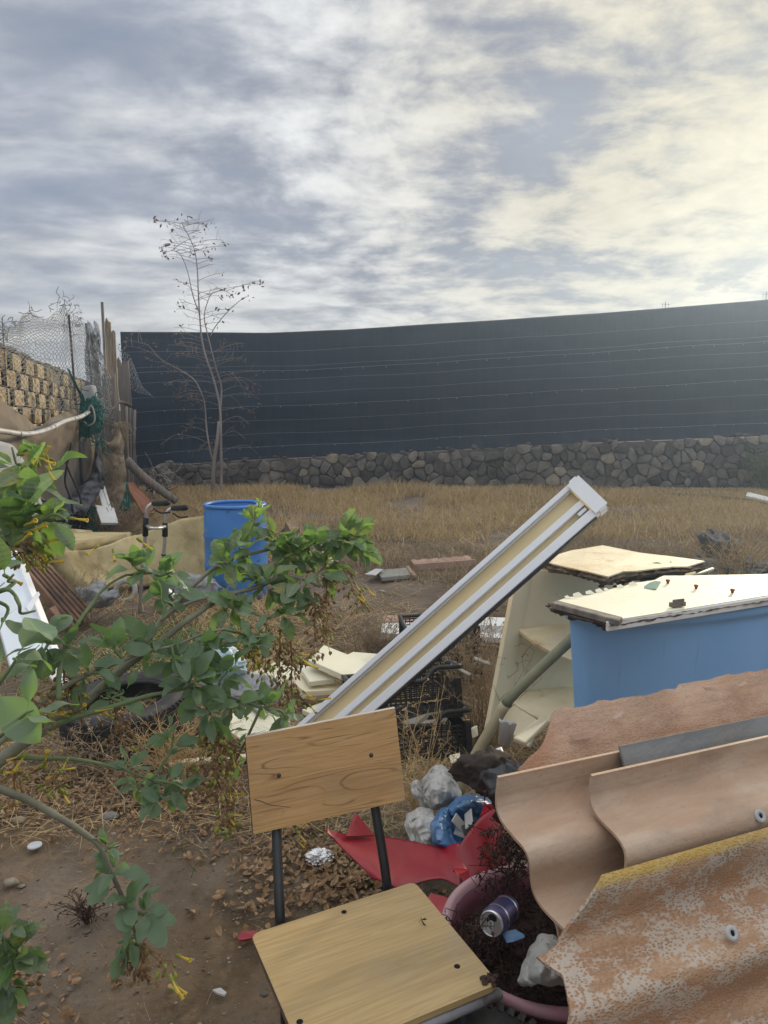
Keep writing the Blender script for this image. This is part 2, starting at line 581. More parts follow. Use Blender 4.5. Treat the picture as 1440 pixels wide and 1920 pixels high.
M['foam'] = pmat('dirty_yellow_foam', [(.22, .17, .08), (.44, .36, .19), (.56, .47, .27)], 2.0, 8, rough=.9, bump=.5, bscale=30, spots=[((.16, .12, .06), 3.2, .5, .75), ((.5, .44, .3), 4, .62, .8)])
M['rubber'] = pmat('old_rubber', [(.018, .018, .019), (.045, .044, .042)], 6, 6, rough=.75, bump=.3, spots=[((.11, .1, .085), 3, .5, .75)])
M['blackplastic'] = pmat('black_crate_plastic', [(.016, .016, .017), (.045, .045, .046)], 8, 5, rough=.5, spec=.4, bump=.15, spots=[((.09, .085, .075), 6, .6, .8)])
M['alu'] = pmat('brushed_aluminium', [(.5, .5, .51), (.66, .66, .67)], 20, 4, rough=.35, metal=.8, bump=.05)
M['grip'] = flat('black_grip', (.02, .02, .022), .6)
M['blackpaint'] = pmat('chipped_black_paint', [(.012, .013, .015), (.03, .032, .036)], 8, rough=.4, spec=.5, bump=.15, spots=[((.14, .12, .1), 16, .66, .74)])
M['red'] = pmat('red_plastic', [(.24, .004, .012), (.33, .007, .018)], 4, 6, rough=.36, spec=.5, bump=.1, spots=[((.16, .012, .014), 5, .55, .75), ((.4, .25, .22), 9, .7, .85)])
M['basin'] = pmat('faded_maroon_plastic', [(.15, .045, .072), (.23, .085, .118)], 4, 6, rough=.5, spec=.4, bump=.1, spots=[((.42, .27, .3), 5, .58, .8)])
M['basin_rim'] = pmat('chalky_pink_rim', [(.34, .17, .2), (.46, .29, .31)], 5, 6, rough=.6, bump=.1)
M['debris'] = pmat('dry_dark_debris', [(.025, .018, .013), (.07, .034, .024)], 30, bump=.3)
M['whitebag'] = pmat('white_bag', [(.58, .57, .54), (.76, .75, .72)], 6, 6, rough=.42, bump=.5, bscale=14, spots=[((.33, .28, .22), 9, .55, .75)], transl=((.6, .6, .57), .4))
M['bluebag'] = pmat('blue_bag', [(.03, .12, .32), (.1, .24, .48), (.3, .45, .62)], 5, 6, rough=.35, spec=.5, bump=.25, transl=((.1, .25, .5), .2))
M['palebluebag'] = pmat('pale_blue_bag', [(.4, .56, .63), (.62, .74, .78)], 6, 6, rough=.4, bump=.3, transl=((.5, .65, .7), .25))
M['bag_void_black'] = pmat('black_bag_and_void', [(.008, .008, .009), (.02, .02, .022)], 6, rough=.35, spec=.5, bump=.3)  # sack film, also the black of the lump standing for a dark void
M['foil'] = pmat('crumpled_foil', [(.5, .5, .5), (.85, .85, .86)], 30, rough=.28, metal=.9, bump=.6, bscale=60)
M['can'] = pmat('can_print', [(.05, .045, .12), (.12, .1, .22)], 9, 3, rough=.3, metal=.5, bump=0)
M['canlid'] = pmat('can_lid', [(.6, .6, .62), (.75, .75, .77)], 30, rough=.3, metal=.9, bump=0)
M['dark'] = flat('dark_hole', (.01, .01, .01), .9)
M['greenpipe'] = pmat('faded_green_pipe', [(.19, .2, .13), (.33, .31, .2)], 4, 6, rough=.6, bump=.2, spots=[((.14, .2, .14), 1.2, .42, .6)])
M['tan_pipe'] = pmat('tan_pipe_end', [(.36, .31, .19), (.46, .4, .26)], 5, 6, rough=.6, bump=.2)
M['rock'] = pmat('dark_grey_rock', [(.07, .068, .066), (.15, .145, .14), (.22, .21, .2)], 4, 8, bump=.7, bscale=14, bdist=.03)
M['pebble'] = pmat('pebble', [(.08, .065, .05), (.2, .165, .13), (.42, .37, .3)], 9, 2, var=.2, bump=.3)
M['terracotta'] = pmat('brown_terracotta', [(.075, .042, .028), (.2, .115, .075)], 7, 7, bump=.5, var=.4, spots=[((.06, .045, .035), 6, .5, .7)])
M['stem'] = pmat('grey_green_stem', [(.14, .13, .1), (.24, .24, .17)], 14, 6, (1, 1, 1), bump=.4, bscale=40)
M['stem_green'] = pmat('green_stem', [(.1, .14, .07), (.18, .23, .11)], 14, 6, bump=.2)
M['pod_brown'] = pmat('dry_capsule', [(.15, .09, .045), (.32, .21, .1)], 40, 2, bump=.2, var=.3)
M['pod_green'] = pmat('green_capsule', [(.2, .23, .05), (.36, .38, .09)], 40, 2, bump=.1, transl=((.4, .45, .1), .2))
M['flower'] = pmat('yellow_flower', [(.6, .45, .05), (.74, .6, .12)], 20, 2, rough=.5, bump=.05, transl=((.8, .6, .05), .35))
M['straw'] = pmat('straw', [(.36, .25, .12), (.56, .41, .21), (.72, .56, .32)], 14, 3, bump=0, transl=((.5, .38, .19), .3))
M['stubble'] = pmat('brown_stubble', [(.19, .145, .1), (.34, .26, .17), (.5, .39, .25)], 14, 3, bump=0, transl=((.34, .25, .14), .25))
M['litter'] = pmat('leaf_litter', [(.13, .07, .035), (.27, .16, .08), (.42, .3, .18)], 30, 2, bump=.3, bscale=60, transl=((.3, .17, .06), .15))
M['weed_green'] = pmat('small_green_weed', [(.05, .09, .03), (.1, .16, .05)], 4, 3, bump=0, transl=((.15, .25, .05), .3))
M['yellowpot'] = pmat('yellow_plastic', [(.5, .38, .2), (.6, .47, .26)], 5, rough=.5, bump=.1)
M['brown_peg'] = flat('rusty_screw', (.25, .07, .04), .7)
M['paper'] = pmat('white_scrap', [(.42, .41, .4), (.58, .57, .55)], 8, bump=.2)


def leaf_mat(name, c1, c2, tc_, tf):
    m = bpy.data.materials.new(name)
    m.use_nodes = True
    s = NT(m.node_tree)
    t = s.n('ShaderNodeTexCoord')
    oi = s.n('ShaderNodeObjectInfo')
    sp = s.n('ShaderNodeSeparateXYZ', {0: t.outputs['Object']})
    rib = s.rng(s.m('ABSOLUTE', sp.outputs[1]), 0.0, 0.035, 1.0, 0.0)
    nz = s.noise(t.outputs['Object'], 7.0, 5.0)
    r0 = s.m('FRACT', s.m('MULTIPLY', oi.outputs['Random'], 13.7))
    c = s.mix(s.m('ADD', s.m('MULTIPLY', nz, .35), s.m('MULTIPLY', r0, .65)), c1, c2)
    c = s.mix(s.m('MULTIPLY', rib, 0.5), c, (.3, .36, .2))
    r2 = s.m('FRACT', s.m('MULTIPLY', oi.outputs['Random'], 53.3))
    c = s.n('ShaderNodeHueSaturation', {'Color': c, 'Hue': s.m('ADD', .45, s.m('MULTIPLY', r2, .07)), 'Value': s.m('ADD', .7, s.m('MULTIPLY', oi.outputs['Random'], .7))}).outputs[0]
    r3 = s.m('FRACT', s.m('MULTIPLY', oi.outputs['Random'], 91.7))
    blot = s.noise(t.outputs['Object'], 3.5, 6.0, .65)
    c = s.mix(s.m('MULTIPLY', s.rng(r3, .86, .99), s.rng(blot, .4, .6)), c, (.34, .29, .07))
    c = s.mix(s.m('MULTIPLY', s.rng(blot, .62, .72), .6), c, (.2, .15, .06))
    vein = s.n('ShaderNodeTexWave', {'Vector': t.outputs['Object'], 'Scale': 3.0, 'Distortion': 2.0})
    p = s.n('ShaderNodeBsdfPrincipled', {'Base Color': c, 'Roughness': .5, 'Specular IOR Level': .35})
    b = s.n('ShaderNodeBump', {'Strength': .15, 'Distance': .02, 'Height': vein.outputs['Fac']})
    s.put(p.inputs['Normal'], b.outputs[0])
    tr = s.n('ShaderNodeBsdfTranslucent', {'Color': (*tc_, 1)})
    out = s.n('ShaderNodeOutputMaterial')
    s.t.links.new(s.n('ShaderNodeMixShader', {0: tf, 1: p.outputs[0], 2: tr.outputs[0]}).outputs[0], out.inputs[0])
    return m


M['leaf'] = leaf_mat('glaucous_leaf', (.085, .145, .07), (.2, .26, .19), (.25, .44, .08), .4)
M['leaf_young'] = leaf_mat('young_leaf', (.13, .22, .07), (.19, .3, .1), (.3, .48, .09), .42)


def wood_mat(name, base, dark, pale, dirt, sx=1.0, lines=.75):
    """printed wood grain laminate: long cathedral lines, pores, dirt"""
    m = bpy.data.materials.new(name)
    m.use_nodes = True
    s = NT(m.node_tree)
    t = s.n('ShaderNodeTexCoord')
    o = t.outputs['Object']
    v = s.scaled(o, (2.2 * sx, 9.0, 6.0))
    big = s.noise(s.scaled(o, (1.0 * sx, 7.5, 5.0)), 1.5, 2.0, 0.4, 0.25)
    wav = s.m('FRACT', s.m('MULTIPLY', big, 17.0))
    line = s.rng(s.m('ABSOLUTE', s.m('SUBTRACT', wav, .5)), .36, .5)
    brk = s.rng(s.noise(v, 2.2, 3.0), .4, .6)
    fib = s.noise(s.scaled(o, (5.0, 130.0, 60.0)), 1.0, 4.0, .6)
    c = s.mix(s.rng(fib, .35, .68), base, pale)
    c = s.mix(s.m('MULTIPLY', s.m('MULTIPLY', line, brk), lines), c, dark)
    c = s.mix(s.m('MULTIPLY', s.rng(s.noise(v, .9, 6.0), .45, .72), .5), c, dirt)
    c = s.mix(s.m('MULTIPLY', s.rng(s.noise(s.scaled(o, (6, 9, 1)), 5.0, 7.0, .7), .6, .8), .45), c, dirt)
    scr = s.noise(s.n('ShaderNodeMapping', {'Vector': o, 'Rotation': (0, 0, .5), 'Scale': (7, 150, 1)}).outputs[0], 1.0, 2.0, .5)
    c = s.mix(s.m('MULTIPLY', s.rng(scr, .70, .76), .55), c, (.62, .48, .32))
    c = s.mix(s.m('MULTIPLY', s.rng(s.noise(o, 55.0, 5.0, .75), .64, .74), .6), c, (.12, .085, .05))
    c = s.mix(s.m('MULTIPLY', s.rng(s.noise(o, 7.0, 6.0, .7), .5, .72), .35), c, (.34, .28, .2))
    p = s.n('ShaderNodeBsdfPrincipled', {'Base Color': c, 'Roughness': .5, 'Specular IOR Level': .35})
    b = s.n('ShaderNodeBump', {'Strength': .12, 'Distance': .003, 'Height': fib})
    s.put(p.inputs['Normal'], b.outputs[0])
    out = s.n('ShaderNodeOutputMaterial')
    s.t.links.new(p.outputs[0], out.inputs[0])
    return m


M['wood_back'] = wood_mat('oak_print_laminate', (.43, .25, .1), (.17, .085, .03), (.53, .33, .15), (.26, .15, .07), 1.0, .95)
M['wood_seat'] = wood_mat('sun_faded_laminate', (.38, .26, .115), (.27, .19, .085), (.46, .335, .16), (.2, .15, .08), .7, .3)


def tile_mat(name, base, pale, dirt, stipple=0.0, scab=0.0, yellow=False, rough=.75):
    """clay coloured fibre cement; stipple = woven dimples, scab = worn lichen-white patches"""
    m = bpy.data.materials.new(name)
    m.use_nodes = True
    s = NT(m.node_tree)
    t = s.n('ShaderNodeTexCoord')
    o = t.outputs['Object']
    st = s.scaled(o, (1.2, 5.0, 4.0))
    c = s.mix(s.rng(s.noise(st, 2.6, 7.0, .6, .3), .36, .66), base, pale)
    c = s.mix(s.m('MULTIPLY', s.rng(s.noise(s.scaled(o, (1.5, 3, 3)), 3.0, 8.0), .5, .74), .75), c, dirt)
    fs_ = s.noise(s.scaled(o, (2.5, 70.0, 50.0)), 1.0, 5.0, .65)
    c = s.mix(s.m('MULTIPLY', s.rng(fs_, .5, .75), .4), c, dirt)
    c = s.mix(s.m('MULTIPLY', s.rng(s.noise(o, 60.0, 4.0, .7), .58, .72), .5), c, dirt)
    h = s.noise(o, 90.0, 4.0)
    if stipple:
        vo = s.n('ShaderNodeTexVoronoi', {'Vector': s.scaled(o, (1.0, 1.5, 1.3)), 'Scale': 130.0}, feature='F1')
        dots = s.rng(vo.outputs['Distance'], .2, .55)
        h = s.m('ADD', s.m('MULTIPLY', h, .4), s.m('MULTIPLY', dots, stipple))
    if scab:
        sc = s.m('ADD', s.m('MULTIPLY', s.noise(s.scaled(o, (1.6, 3.0, 2)), 6.0, 10.0, .72), 1.0), s.m('MULTIPLY', s.noise(o, 40.0, 3.0), .12))
        if stipple:
            sc = s.m('ADD', sc, s.m('MULTIPLY', s.m('SUBTRACT', dots, .5), .20))
        if scab > .5:
            spb = s.n('ShaderNodeSeparateXYZ', {0: o})
            dn = s.m('MULTIPLY', spb.outputs[1], -1.0)
            bandk = s.m('MULTIPLY', s.rng(dn, .015, .05), s.rng(dn, .30, .17))
            bandk = s.m('MULTIPLY', bandk, s.rng(spb.outputs[0], .62, .05, .45, 1.0))
            sc = s.m('ADD', s.m('SUBTRACT', sc, .052), s.m('MULTIPLY', bandk, .07))
        k = s.rng(sc, .60, .70)
        c = s.mix(s.m('MULTIPLY', k, scab), c, (.47, .44, .39))
    if yellow:
        sp = s.n('ShaderNodeSeparateXYZ', {0: o})
        st2 = s.noise(s.scaled(o, (3, 40, 20)), 2.0, 3.0)
        yy = s.m('ADD', sp.outputs[1], s.m('MULTIPLY', s.noise(s.scaled(o, (3, 1, 1)), 4.0, 4.0), .02))
        k = s.m('MULTIPLY', s.rng(yy, -.016, -.004), s.rng(sp.outputs[0], .75, .15, .35, 1.0))
        c = s.mix(s.m('MULTIPLY', k, .72), c, (.47, .31, .06))
    p = s.n('ShaderNodeBsdfPrincipled', {'Base Color': c, 'Roughness': rough, 'Specular IOR Level': .3})
    b = s.n('ShaderNodeBump', {'Strength': .45, 'Distance': .004, 'Height': h})
    s.put(p.inputs['Normal'], b.outputs[0])
    out = s.n('ShaderNodeOutputMaterial')
    s.t.links.new(p.outputs[0], out.inputs[0])
    return m


M['tile_front'] = tile_mat('stippled_roof_sheet', (.34, .195, .11), (.44, .29, .185), (.22, .15, .095), 1.3, .62, True)
M['tile_smooth'] = tile_mat('smooth_clay_sheet', (.42, .28, .19), (.52, .4, .3), (.3, .22, .165), 0, .15)
M['tile_red'] = tile_mat('red_stippled_sheet', (.35, .19, .115), (.44, .29, .2), (.25, .145, .09), .8, .12)
M['tile_grey'] = tile_mat('grey_weathered_sheet', (.16, .165, .17), (.23, .235, .235), (.19, .18, .165), 0, .1)


def drum_mat(name, c1, c2, scuff, sc, lo, smear=None):
    m = pmat(name, [c1, c2], 2.2, 5, rough=.42, spec=.45, bump=.08, bscale=25,
             spots=[(scuff, sc, lo, lo + .14, (1, 1, 2.2))] + ([smear] if smear else []), transl=(c2, .12))
    return m


M['drum'] = drum_mat('blue_drum_plastic', (.05, .2, .55), (.09, .29, .68), (.2, .33, .55), 5, .6, ((.03, .045, .08), 6, .6, .7, (1, 1, 2)))
M['tub'] = drum_mat('pale_blue_tub_plastic', (.25, .5, .86), (.31, .57, .92), (.42, .56, .68), 1.0, .56, ((.2, .3, .4), 3, .6, .8, (6, 6, .35)))


def net_mat():
    m = bpy.data.materials.new('black_shade_net')
    m.use_nodes = True
    s = NT(m.node_tree)
    t = s.n('ShaderNodeTexCoord')
    o = t.outputs['Object']
    a = s.noise(s.scaled(o, (6.0, 1.0, .35)), 1.3, 5.0)
    b_ = s.noise(s.scaled(o, (.5, 1.0, 3.0)), 1.0, 6.0)
    c = s.mix(s.rng(a, .35, .7), (.009, .016, .03), (.015, .025, .045))
    c = s.mix(s.m('MULTIPLY', s.rng(b_, .45, .7), .8), c, (.026, .036, .052))
    p = s.n('ShaderNodeBsdfPrincipled', {'Base Color': c, 'Roughness': .75, 'Specular IOR Level': .3, 'Sheen Weight': .06})
    bu = s.n('ShaderNodeBump', {'Strength': .55, 'Distance': .06, 'Height': s.noise(s.scaled(o, (2.5, 1, .6)), 1.0, 4.0)})
    s.put(p.inputs['Normal'], bu.outputs[0])
    out = s.n('ShaderNodeOutputMaterial')
    s.t.links.new(p.outputs[0], out.inputs[0])
    return m


M['net'] = net_mat()
M['cord'] = flat('pale_cord', (.3, .34, .38), .7)


def ground_mat():
    m = bpy.data.materials.new('dry_dirt')
    m.use_nodes = True
    s = NT(m.node_tree)
    t = s.n('ShaderNodeTexCoord')
    o = t.outputs['Object']
    n1 = s.noise(o, .55, 7.0, .6)
    n2 = s.noise(o, 3.2, 8.0, .62, .4)
    n3 = s.noise(o, 45.0, 5.0, .7)
    n4 = s.noise(o, 11.0, 7.0, .65, .6)
    c = s.mix(s.rng(n2, .32, .68), (.066, .044, .025), (.16, .113, .068))
    c = s.mix(s.m('MULTIPLY', s.rng(n1, .40, .60), .7), c, (.22, .18, .145))
    c = s.mix(s.m('MULTIPLY', s.rng(n4, .52, .7), .65), c, (.22, .14, .08))
    c = s.mix(s.m('MULTIPLY', s.rng(n3, .55, .75), .4), c, (.29, .225, .165))
    c = s.mix(s.m('MULTIPLY', s.rng(n3, .45, .28), .5), c, (.03, .02, .013))
    vo = s.n('ShaderNodeTexVoronoi', {'Vector': o, 'Scale': 70.0}, feature='F1')
    peb = s.m('MULTIPLY', s.rng(vo.outputs['Distance'], .26, .16), s.rng(s.noise(o, 37.0, 2.0), .56, .62))
    c = s.mix(s.m('MULTIPLY', peb, .7), c, (.3, .26, .21))
    h = s.m('ADD', s.m('ADD', s.m('MULTIPLY', n4, .8), s.m('MULTIPLY', n3, .35)), s.m('MULTIPLY', peb, .25))
    p = s.n('ShaderNodeBsdfPrincipled', {'Base Color': c, 'Roughness': .95, 'Specular IOR Level': .15})
    b = s.n('ShaderNodeBump', {'Strength': .8, 'Distance': .03, 'Height': h})
    s.put(p.inputs['Normal'], b.outputs[0])
    out = s.n('ShaderNodeOutputMaterial')
    s.t.links.new(p.outputs[0], out.inputs[0])
    return m


M['ground'] = ground_mat()


# ================================================================== GROUND
def gz(x, y):
    return 0.006 * noise.fractal(Vector((x * 13, y * 13, 6)), 1.0, 2.0, 3) + 0.022 * noise.fractal(Vector((x * .9, y * .9, 3.3)), 1.0, 2.0, 3) + 0.010 * noise.noise(Vector((x * 5, y * 5, 1)))


def axis(a, b, step, far, k):
    xs = list(np.arange(a, b + 1e-6, step))
    q = step
    while xs[-1] < far:
        q *= k
        xs.append(xs[-1] + q)
    q = step
    while xs[0] > -far:
        q *= k
        xs.insert(0, xs[0] - q)
    return xs


gx, gy = axis(-3.0, 3.2, .07, 150, 1.13), axis(.3, 6.2, .07, 150, 1.13)
G = [[Vector((x, y, gz(x, y) if abs(x) < 40 and abs(y) < 40 else 0)) for y in gy] for x in gx]
mb = MB().sheet(G)
g_o = build('ground', mb, M['ground'], fr=Matrix(), smooth=True, kind='structure')

# ------------------------------------------------------------------ haze volume added in place of lens flare, tinted blue
hz = bpy.data.materials.new('flare_haze')
hz.use_nodes = True
hn = NT(hz.node_tree)
pv = hn.n('ShaderNodeVolumePrincipled', {'Color': (.56, .74, 1.0, 1), 'Density': 0.0055, 'Anisotropy': 0.68})
ho = hn.n('ShaderNodeOutputMaterial')
hn.t.links.new(pv.outputs[0], ho.inputs['Volume'])
hb = build('haze', MB().box((0, 0, 2.9), (380, 380, 8.4)), hz, fr=Matrix(), kind='stuff')

# ================================================================== STONE WALL
WY = 17.7
TOP = [(PY(x, y, WY).x, PY(x, y, WY).z) for x, y in ((225, 882), (330, 868), (500, 858), (700, 850), (900, 838), (1100, 828), (1440, 815))]
TOP.append((15.0, TOP[-1][1] + .12))
TOP.insert(0, (-9.0, TOP[0][1] - .02))
X0, X1 = -7.2, 11.8


def wall_top(x):
    return interp(x, TOP)


wall = thing('rubble_stone_wall', 'low wall of dark rubble stones under the black shade net', 'stone wall', (0, WY, 0))
xs = np.linspace(X0, X1, 90)
tp = [wall_top(x) - .05 for x in xs]
mb = MB()
mb.sheet([[Vector((x, WY, -.15)), Vector((x, WY, t)), Vector((x, WY + .2, t + .02)), Vector((x, WY + .45, t)), Vector((x, WY + .45, -.15))] for x, t in zip(xs, tp)])
build('wall_core', mb, M['mortar'], wall)


def clip(poly, a, n):
    """part of the polygon where (p-a).n <= 0"""
    out = []
    for p, q in zip(poly, poly[1:] + poly[:1]):
        dp, dq = (p[0] - a[0]) * n[0] + (p[1] - a[1]) * n[1], (q[0] - a[0]) * n[0] + (q[1] - a[1]) * n[1]
        if dp <= 0:
            out.append(p)
        if dp * dq < 0:
            t = dp / (dp - dq)
            out.append((p[0] + (q[0] - p[0]) * t, p[1] + (q[1] - p[1]) * t))
    return out


def voronoi(seeds, box):
    res = []
    for i, s_ in enumerate(seeds):
        poly = [(box[0], box[2]), (box[1], box[2]), (box[1], box[3]), (box[0], box[3])]
        for j, t_ in enumerate(seeds):
            if i == j or abs(s_[0] - t_[0]) > 1.4 or abs(s_[1] - t_[1]) > 1.2:
                continue
            poly = clip(poly, ((s_[0] + t_[0]) / 2, (s_[1] + t_[1]) / 2), (t_[0] - s_[0], t_[1] - s_[1]))
            if not poly:
                break
        res.append(poly)
    return res


rs = random.Random(12)
seeds = []
z = -.06
row = 0
while z < 1.6:
    x = X0 + rs.random() * .3
    while x < X1:
        if z < wall_top(x) + .16:
            seeds.append((x + rs.uniform(-.08, .08), z + rs.uniform(-.09, .09)))
        x += rs.choice((.17, .22, .28, .36, .44)) * rs.uniform(.85, 1.2)
    z += .205
    row += 1
cells = voronoi(seeds, (X0 - .2, X1 + .2, -.25, 1.75))
pale = 0
outer = MB()
for (sx, sz), poly in zip(seeds, cells):
    if len(poly) < 3:
        continue
    cx, cz = sum(p[0] for p in poly) / len(poly), sum(p[1] for p in poly) / len(poly)
    if cz > wall_top(cx) - .05:
        continue
    jit = rs.uniform(-.04, .05)
    q = []
    for p, r_ in zip(poly, poly[1:] + poly[:1]):
        n_ = max(1, int(math.hypot(p[0] - r_[0], p[1] - r_[1]) / .13))
        q += [(lerp(p[0], r_[0], k / n_), lerp(p[1], r_[1], k / n_)) for k in range(n_)]
    q = [(x, min(z_, wall_top(x) + jit)) for x, z_ in q]
    c2 = []
    for a, b in zip(q, q[1:] + q[:1]):          # rounded corners
        c2 += [(lerp(a[0], b[0], .28), lerp(a[1], b[1], .28)), (lerp(a[0], b[0], .72), lerp(a[1], b[1], .72))]
    c3 = []
    for a, b in zip(c2, c2[1:] + c2[:1]):
        c3 += [(lerp(a[0], b[0], .3), lerp(a[1], b[1], .3)), (lerp(a[0], b[0], .7), lerp(a[1], b[1], .7))] if math.hypot(a[0] - b[0], a[1] - b[1]) > .045 else [a]
    c2 = c3 if rs.random() < .5 else c2
    pr = rs.uniform(.03, .085)
    tilt = (rs.uniform(-.12, .12), rs.uniform(-.1, .15))
    rings = []
    for sc, yy, am in ((.99, .03, .0), (.975, -pr * .45, .014), (.86, -pr * .9, .022), (.55, -pr * 1.05, .03)):
        ring = []
        for x, z_ in c2:
            dx, dz = (x - cx) * sc, (z_ - cz) * sc
            k = 1 + am * 4 * noise.noise(Vector((x * 7, z_ * 7, sx)))
            ring.append(Vector((cx + dx * k, WY + yy + (dx * tilt[0] + dz * tilt[1]) * (yy < 0) + am * noise.noise(Vector((x * 9, z_ * 9, 2 + sx))), cz + dz * k)))
        rings.append(ring)
    mb = MB()
    n_ = len(c2)
    vs = [v for r_ in rings for v in r_]
    fs = [(k * n_ + i, k * n_ + (i + 1) % n_, (k + 1) * n_ + (i + 1) % n_, (k + 1) * n_ + i) for k in range(3) for i in range(n_)]
    fs.append(tuple(3 * n_ + i for i in range(n_)))
    mb.add(vs, fs)
    if not -6.6 < cx < 10.3:
        outer.add(mb.v, mb.f)
        continue
    o = build('stone', mb, M['pale_stone'] if rs.random() < .07 else M['stone'], wall, fr=Matrix.Translation((cx, WY, cz)), auto=.6)

build('outer_stones', outer, M['stone'], wall, kind='stuff')

# small chinking stones along the coping
mb = MB()
for k in range(150):
    x = rs.uniform(X0, X1)
    s_ = rs.uniform(.03, .075)
    mb.blob((x, WY + rs.uniform(-.02, .22), wall_top(x) + rs.uniform(-.03, .03)), (s_ * 1.4, s_, s_ * .8), 1, .4, 1.5, k)
build('coping_chinks', mb, M['stone'], wall, kind='stuff', smooth=False)

# ================================================================== BLACK SHADE NET FENCE
NY = WY + .12
NTOP = [(PY(x, y, NY).x, PY(x, y, NY).z) for x, y in ((225, 625), (360, 626), (500, 627), (650, 621), (820, 610), (980, 600), (1130, 590), (1290, 577), (1440, 565))]
NTOP.append((15.0, NTOP[-1][1] + .7))
NX0 = NTOP[0][0]
NX1 = 11.7


def net_top(x):
    return interp(x, NTOP)


def net_pt(x, t, off=0.0):
    """t = 0 top .. 1 hem"""
    zt, zb = net_top(x), wall_top(x) - .03
    sag = .035 * noise.noise(Vector((x * .5, t * 3, 9))) * math.sin(math.pi * t)
    z_ = lerp(zt, zb, t) + sag
    b = -.06 * noise.fractal(Vector((x * .55, z_ * .8, 5)), 1, 2, 3) + .05 * math.sin(t * 9) * .3
    hem = max(0, (t - .88) / .12)
    b -= hem * (.10 + .07 * noise.noise(Vector((x * 1.9, 7, 1))))
    fold = max(0, 1 - abs(x - (PY(905, 838, NY).x + (1 - t) * 2)) / .18) * hem
    return Vector((x, NY + b - off - fold * .12, z_))


net = thing('shade_net_fence', 'tall black shade net fence with rows of pale cords standing on the stone wall', 'fence', (0, NY, 0))
LINES = [.137, .254, .29, .365, .474, .576, .69, .80, .90]
BANDS = [0, .29, .576, 1.0]
nxs = np.linspace(NX0, NX1, 150)
for bi, (a, b) in enumerate(zip(BANDS, BANDS[1:])):
    ts = np.linspace(a - (.012 if bi else 0), b, 14)
    mb = MB().sheet([[net_pt(x, t, .012 * bi + .02 * (bi > 0) * max(0, 1 - (t - a) * 20)) for t in ts] for x in nxs])
    build('net_panel', mb, M['net'], net, fr=Matrix.Translation((0, NY, 0)), smooth=True)
for i, t in enumerate(LINES):
    mb = MB()
    mb.tube([net_pt(x, t + .006 * noise.noise(Vector((x * .8, i * 3.1, 0))), .05) for x in nxs[::2]], .005 if i in (2, 5, 8) else .0035, 4)
    build('cord', mb, M['cord'], net, fr=Matrix.Translation((0, NY, 0)))
mb = MB()
mb.tube([net_pt(x, 0, 0) + Vector((0, .02, .015)) for x in nxs[::3]], .03, 8)
build('top_rail', mb, M['blackplastic'], net, fr=Matrix.Translation((0, NY, 0)), smooth=True)
mb = MB()
x = NX0 + .3
while x < NX1:
    for t in (.30, .583, .905):
        if rs.random() < .85:
            p = net_pt(x + rs.uniform(-.15, .15), t, .06)
            mb.box(p, (.012, .012, .03))
            mb.box(p + Vector((.012, 0, -.012)), (.02, .008, .008))
    x += .62
build('tie_clips', mb, M['cord'], net, kind='stuff')
for k, x in enumerate(np.arange(NX0 + .05, NX1, 2.45)):
    mb = MB().tube([(x, NY + .16, wall_top(x) - .3), (x, NY + .16, net_top(x) - .02)], .03, 8)
    build('post', mb, M['steel_dark'], net, smooth=True)

# aerials of houses far behind the fence
for px, py, hh, lab in ((1248, 566, 1.0, 'thin television aerial showing above the middle right of the fence top'), (1437, 547, 1.0, 'thin television aerial at the far right above the fence top')):
    p = PY(px, py, 60)
    a_ = thing('television_aerial', lab, 'aerial', (p.x, p.y, 0), group='aerials behind the fence')
    build('mast', MB().tube([(p.x, p.y, 0), p], .035, 6), M['steel_dark'], a_)
    mb = MB().tube([p + Vector((-.35, 0, -.25)), p + Vector((.35, 0, -.2))], .02, 5)
    for q in (-.25, 0, .25):
        mb.tube([p + Vector((q, 0, -.05)), p + Vector((q, 0, -.5))], .016, 5)
    build('crossbars', mb, M['steel_dark'], a_)

# ================================================================== OLD BLOCK WALL ON THE LEFT
BA, BB = PZ(0, 640, 2.5), PZ(170, 715, 2.5)
bd = (BB - BA)
bd.z = 0
bd.normalize()
bn = Vector((bd.y, -bd.x, 0))     # towards the yard
B0 = Vector((BA.x, BA.y, 0)) - bd * 1.6
BL = 12.2
bw = thing('block_wall', 'old wall of rough yellow split blocks behind the wire netting', 'wall', B0)
F_b = frame(B0, bd, (0, 0, 1))     # x along, y up, z = towards yard side
if F_b.col[2].to_3d().dot(bn) < 0:
    F_b = frame(B0 + bd * BL, -bd, (0, 0, 1))


def bpt(x, z_, o):
    return B0 + bd * x + Vector((0, 0, z_)) + bn * o


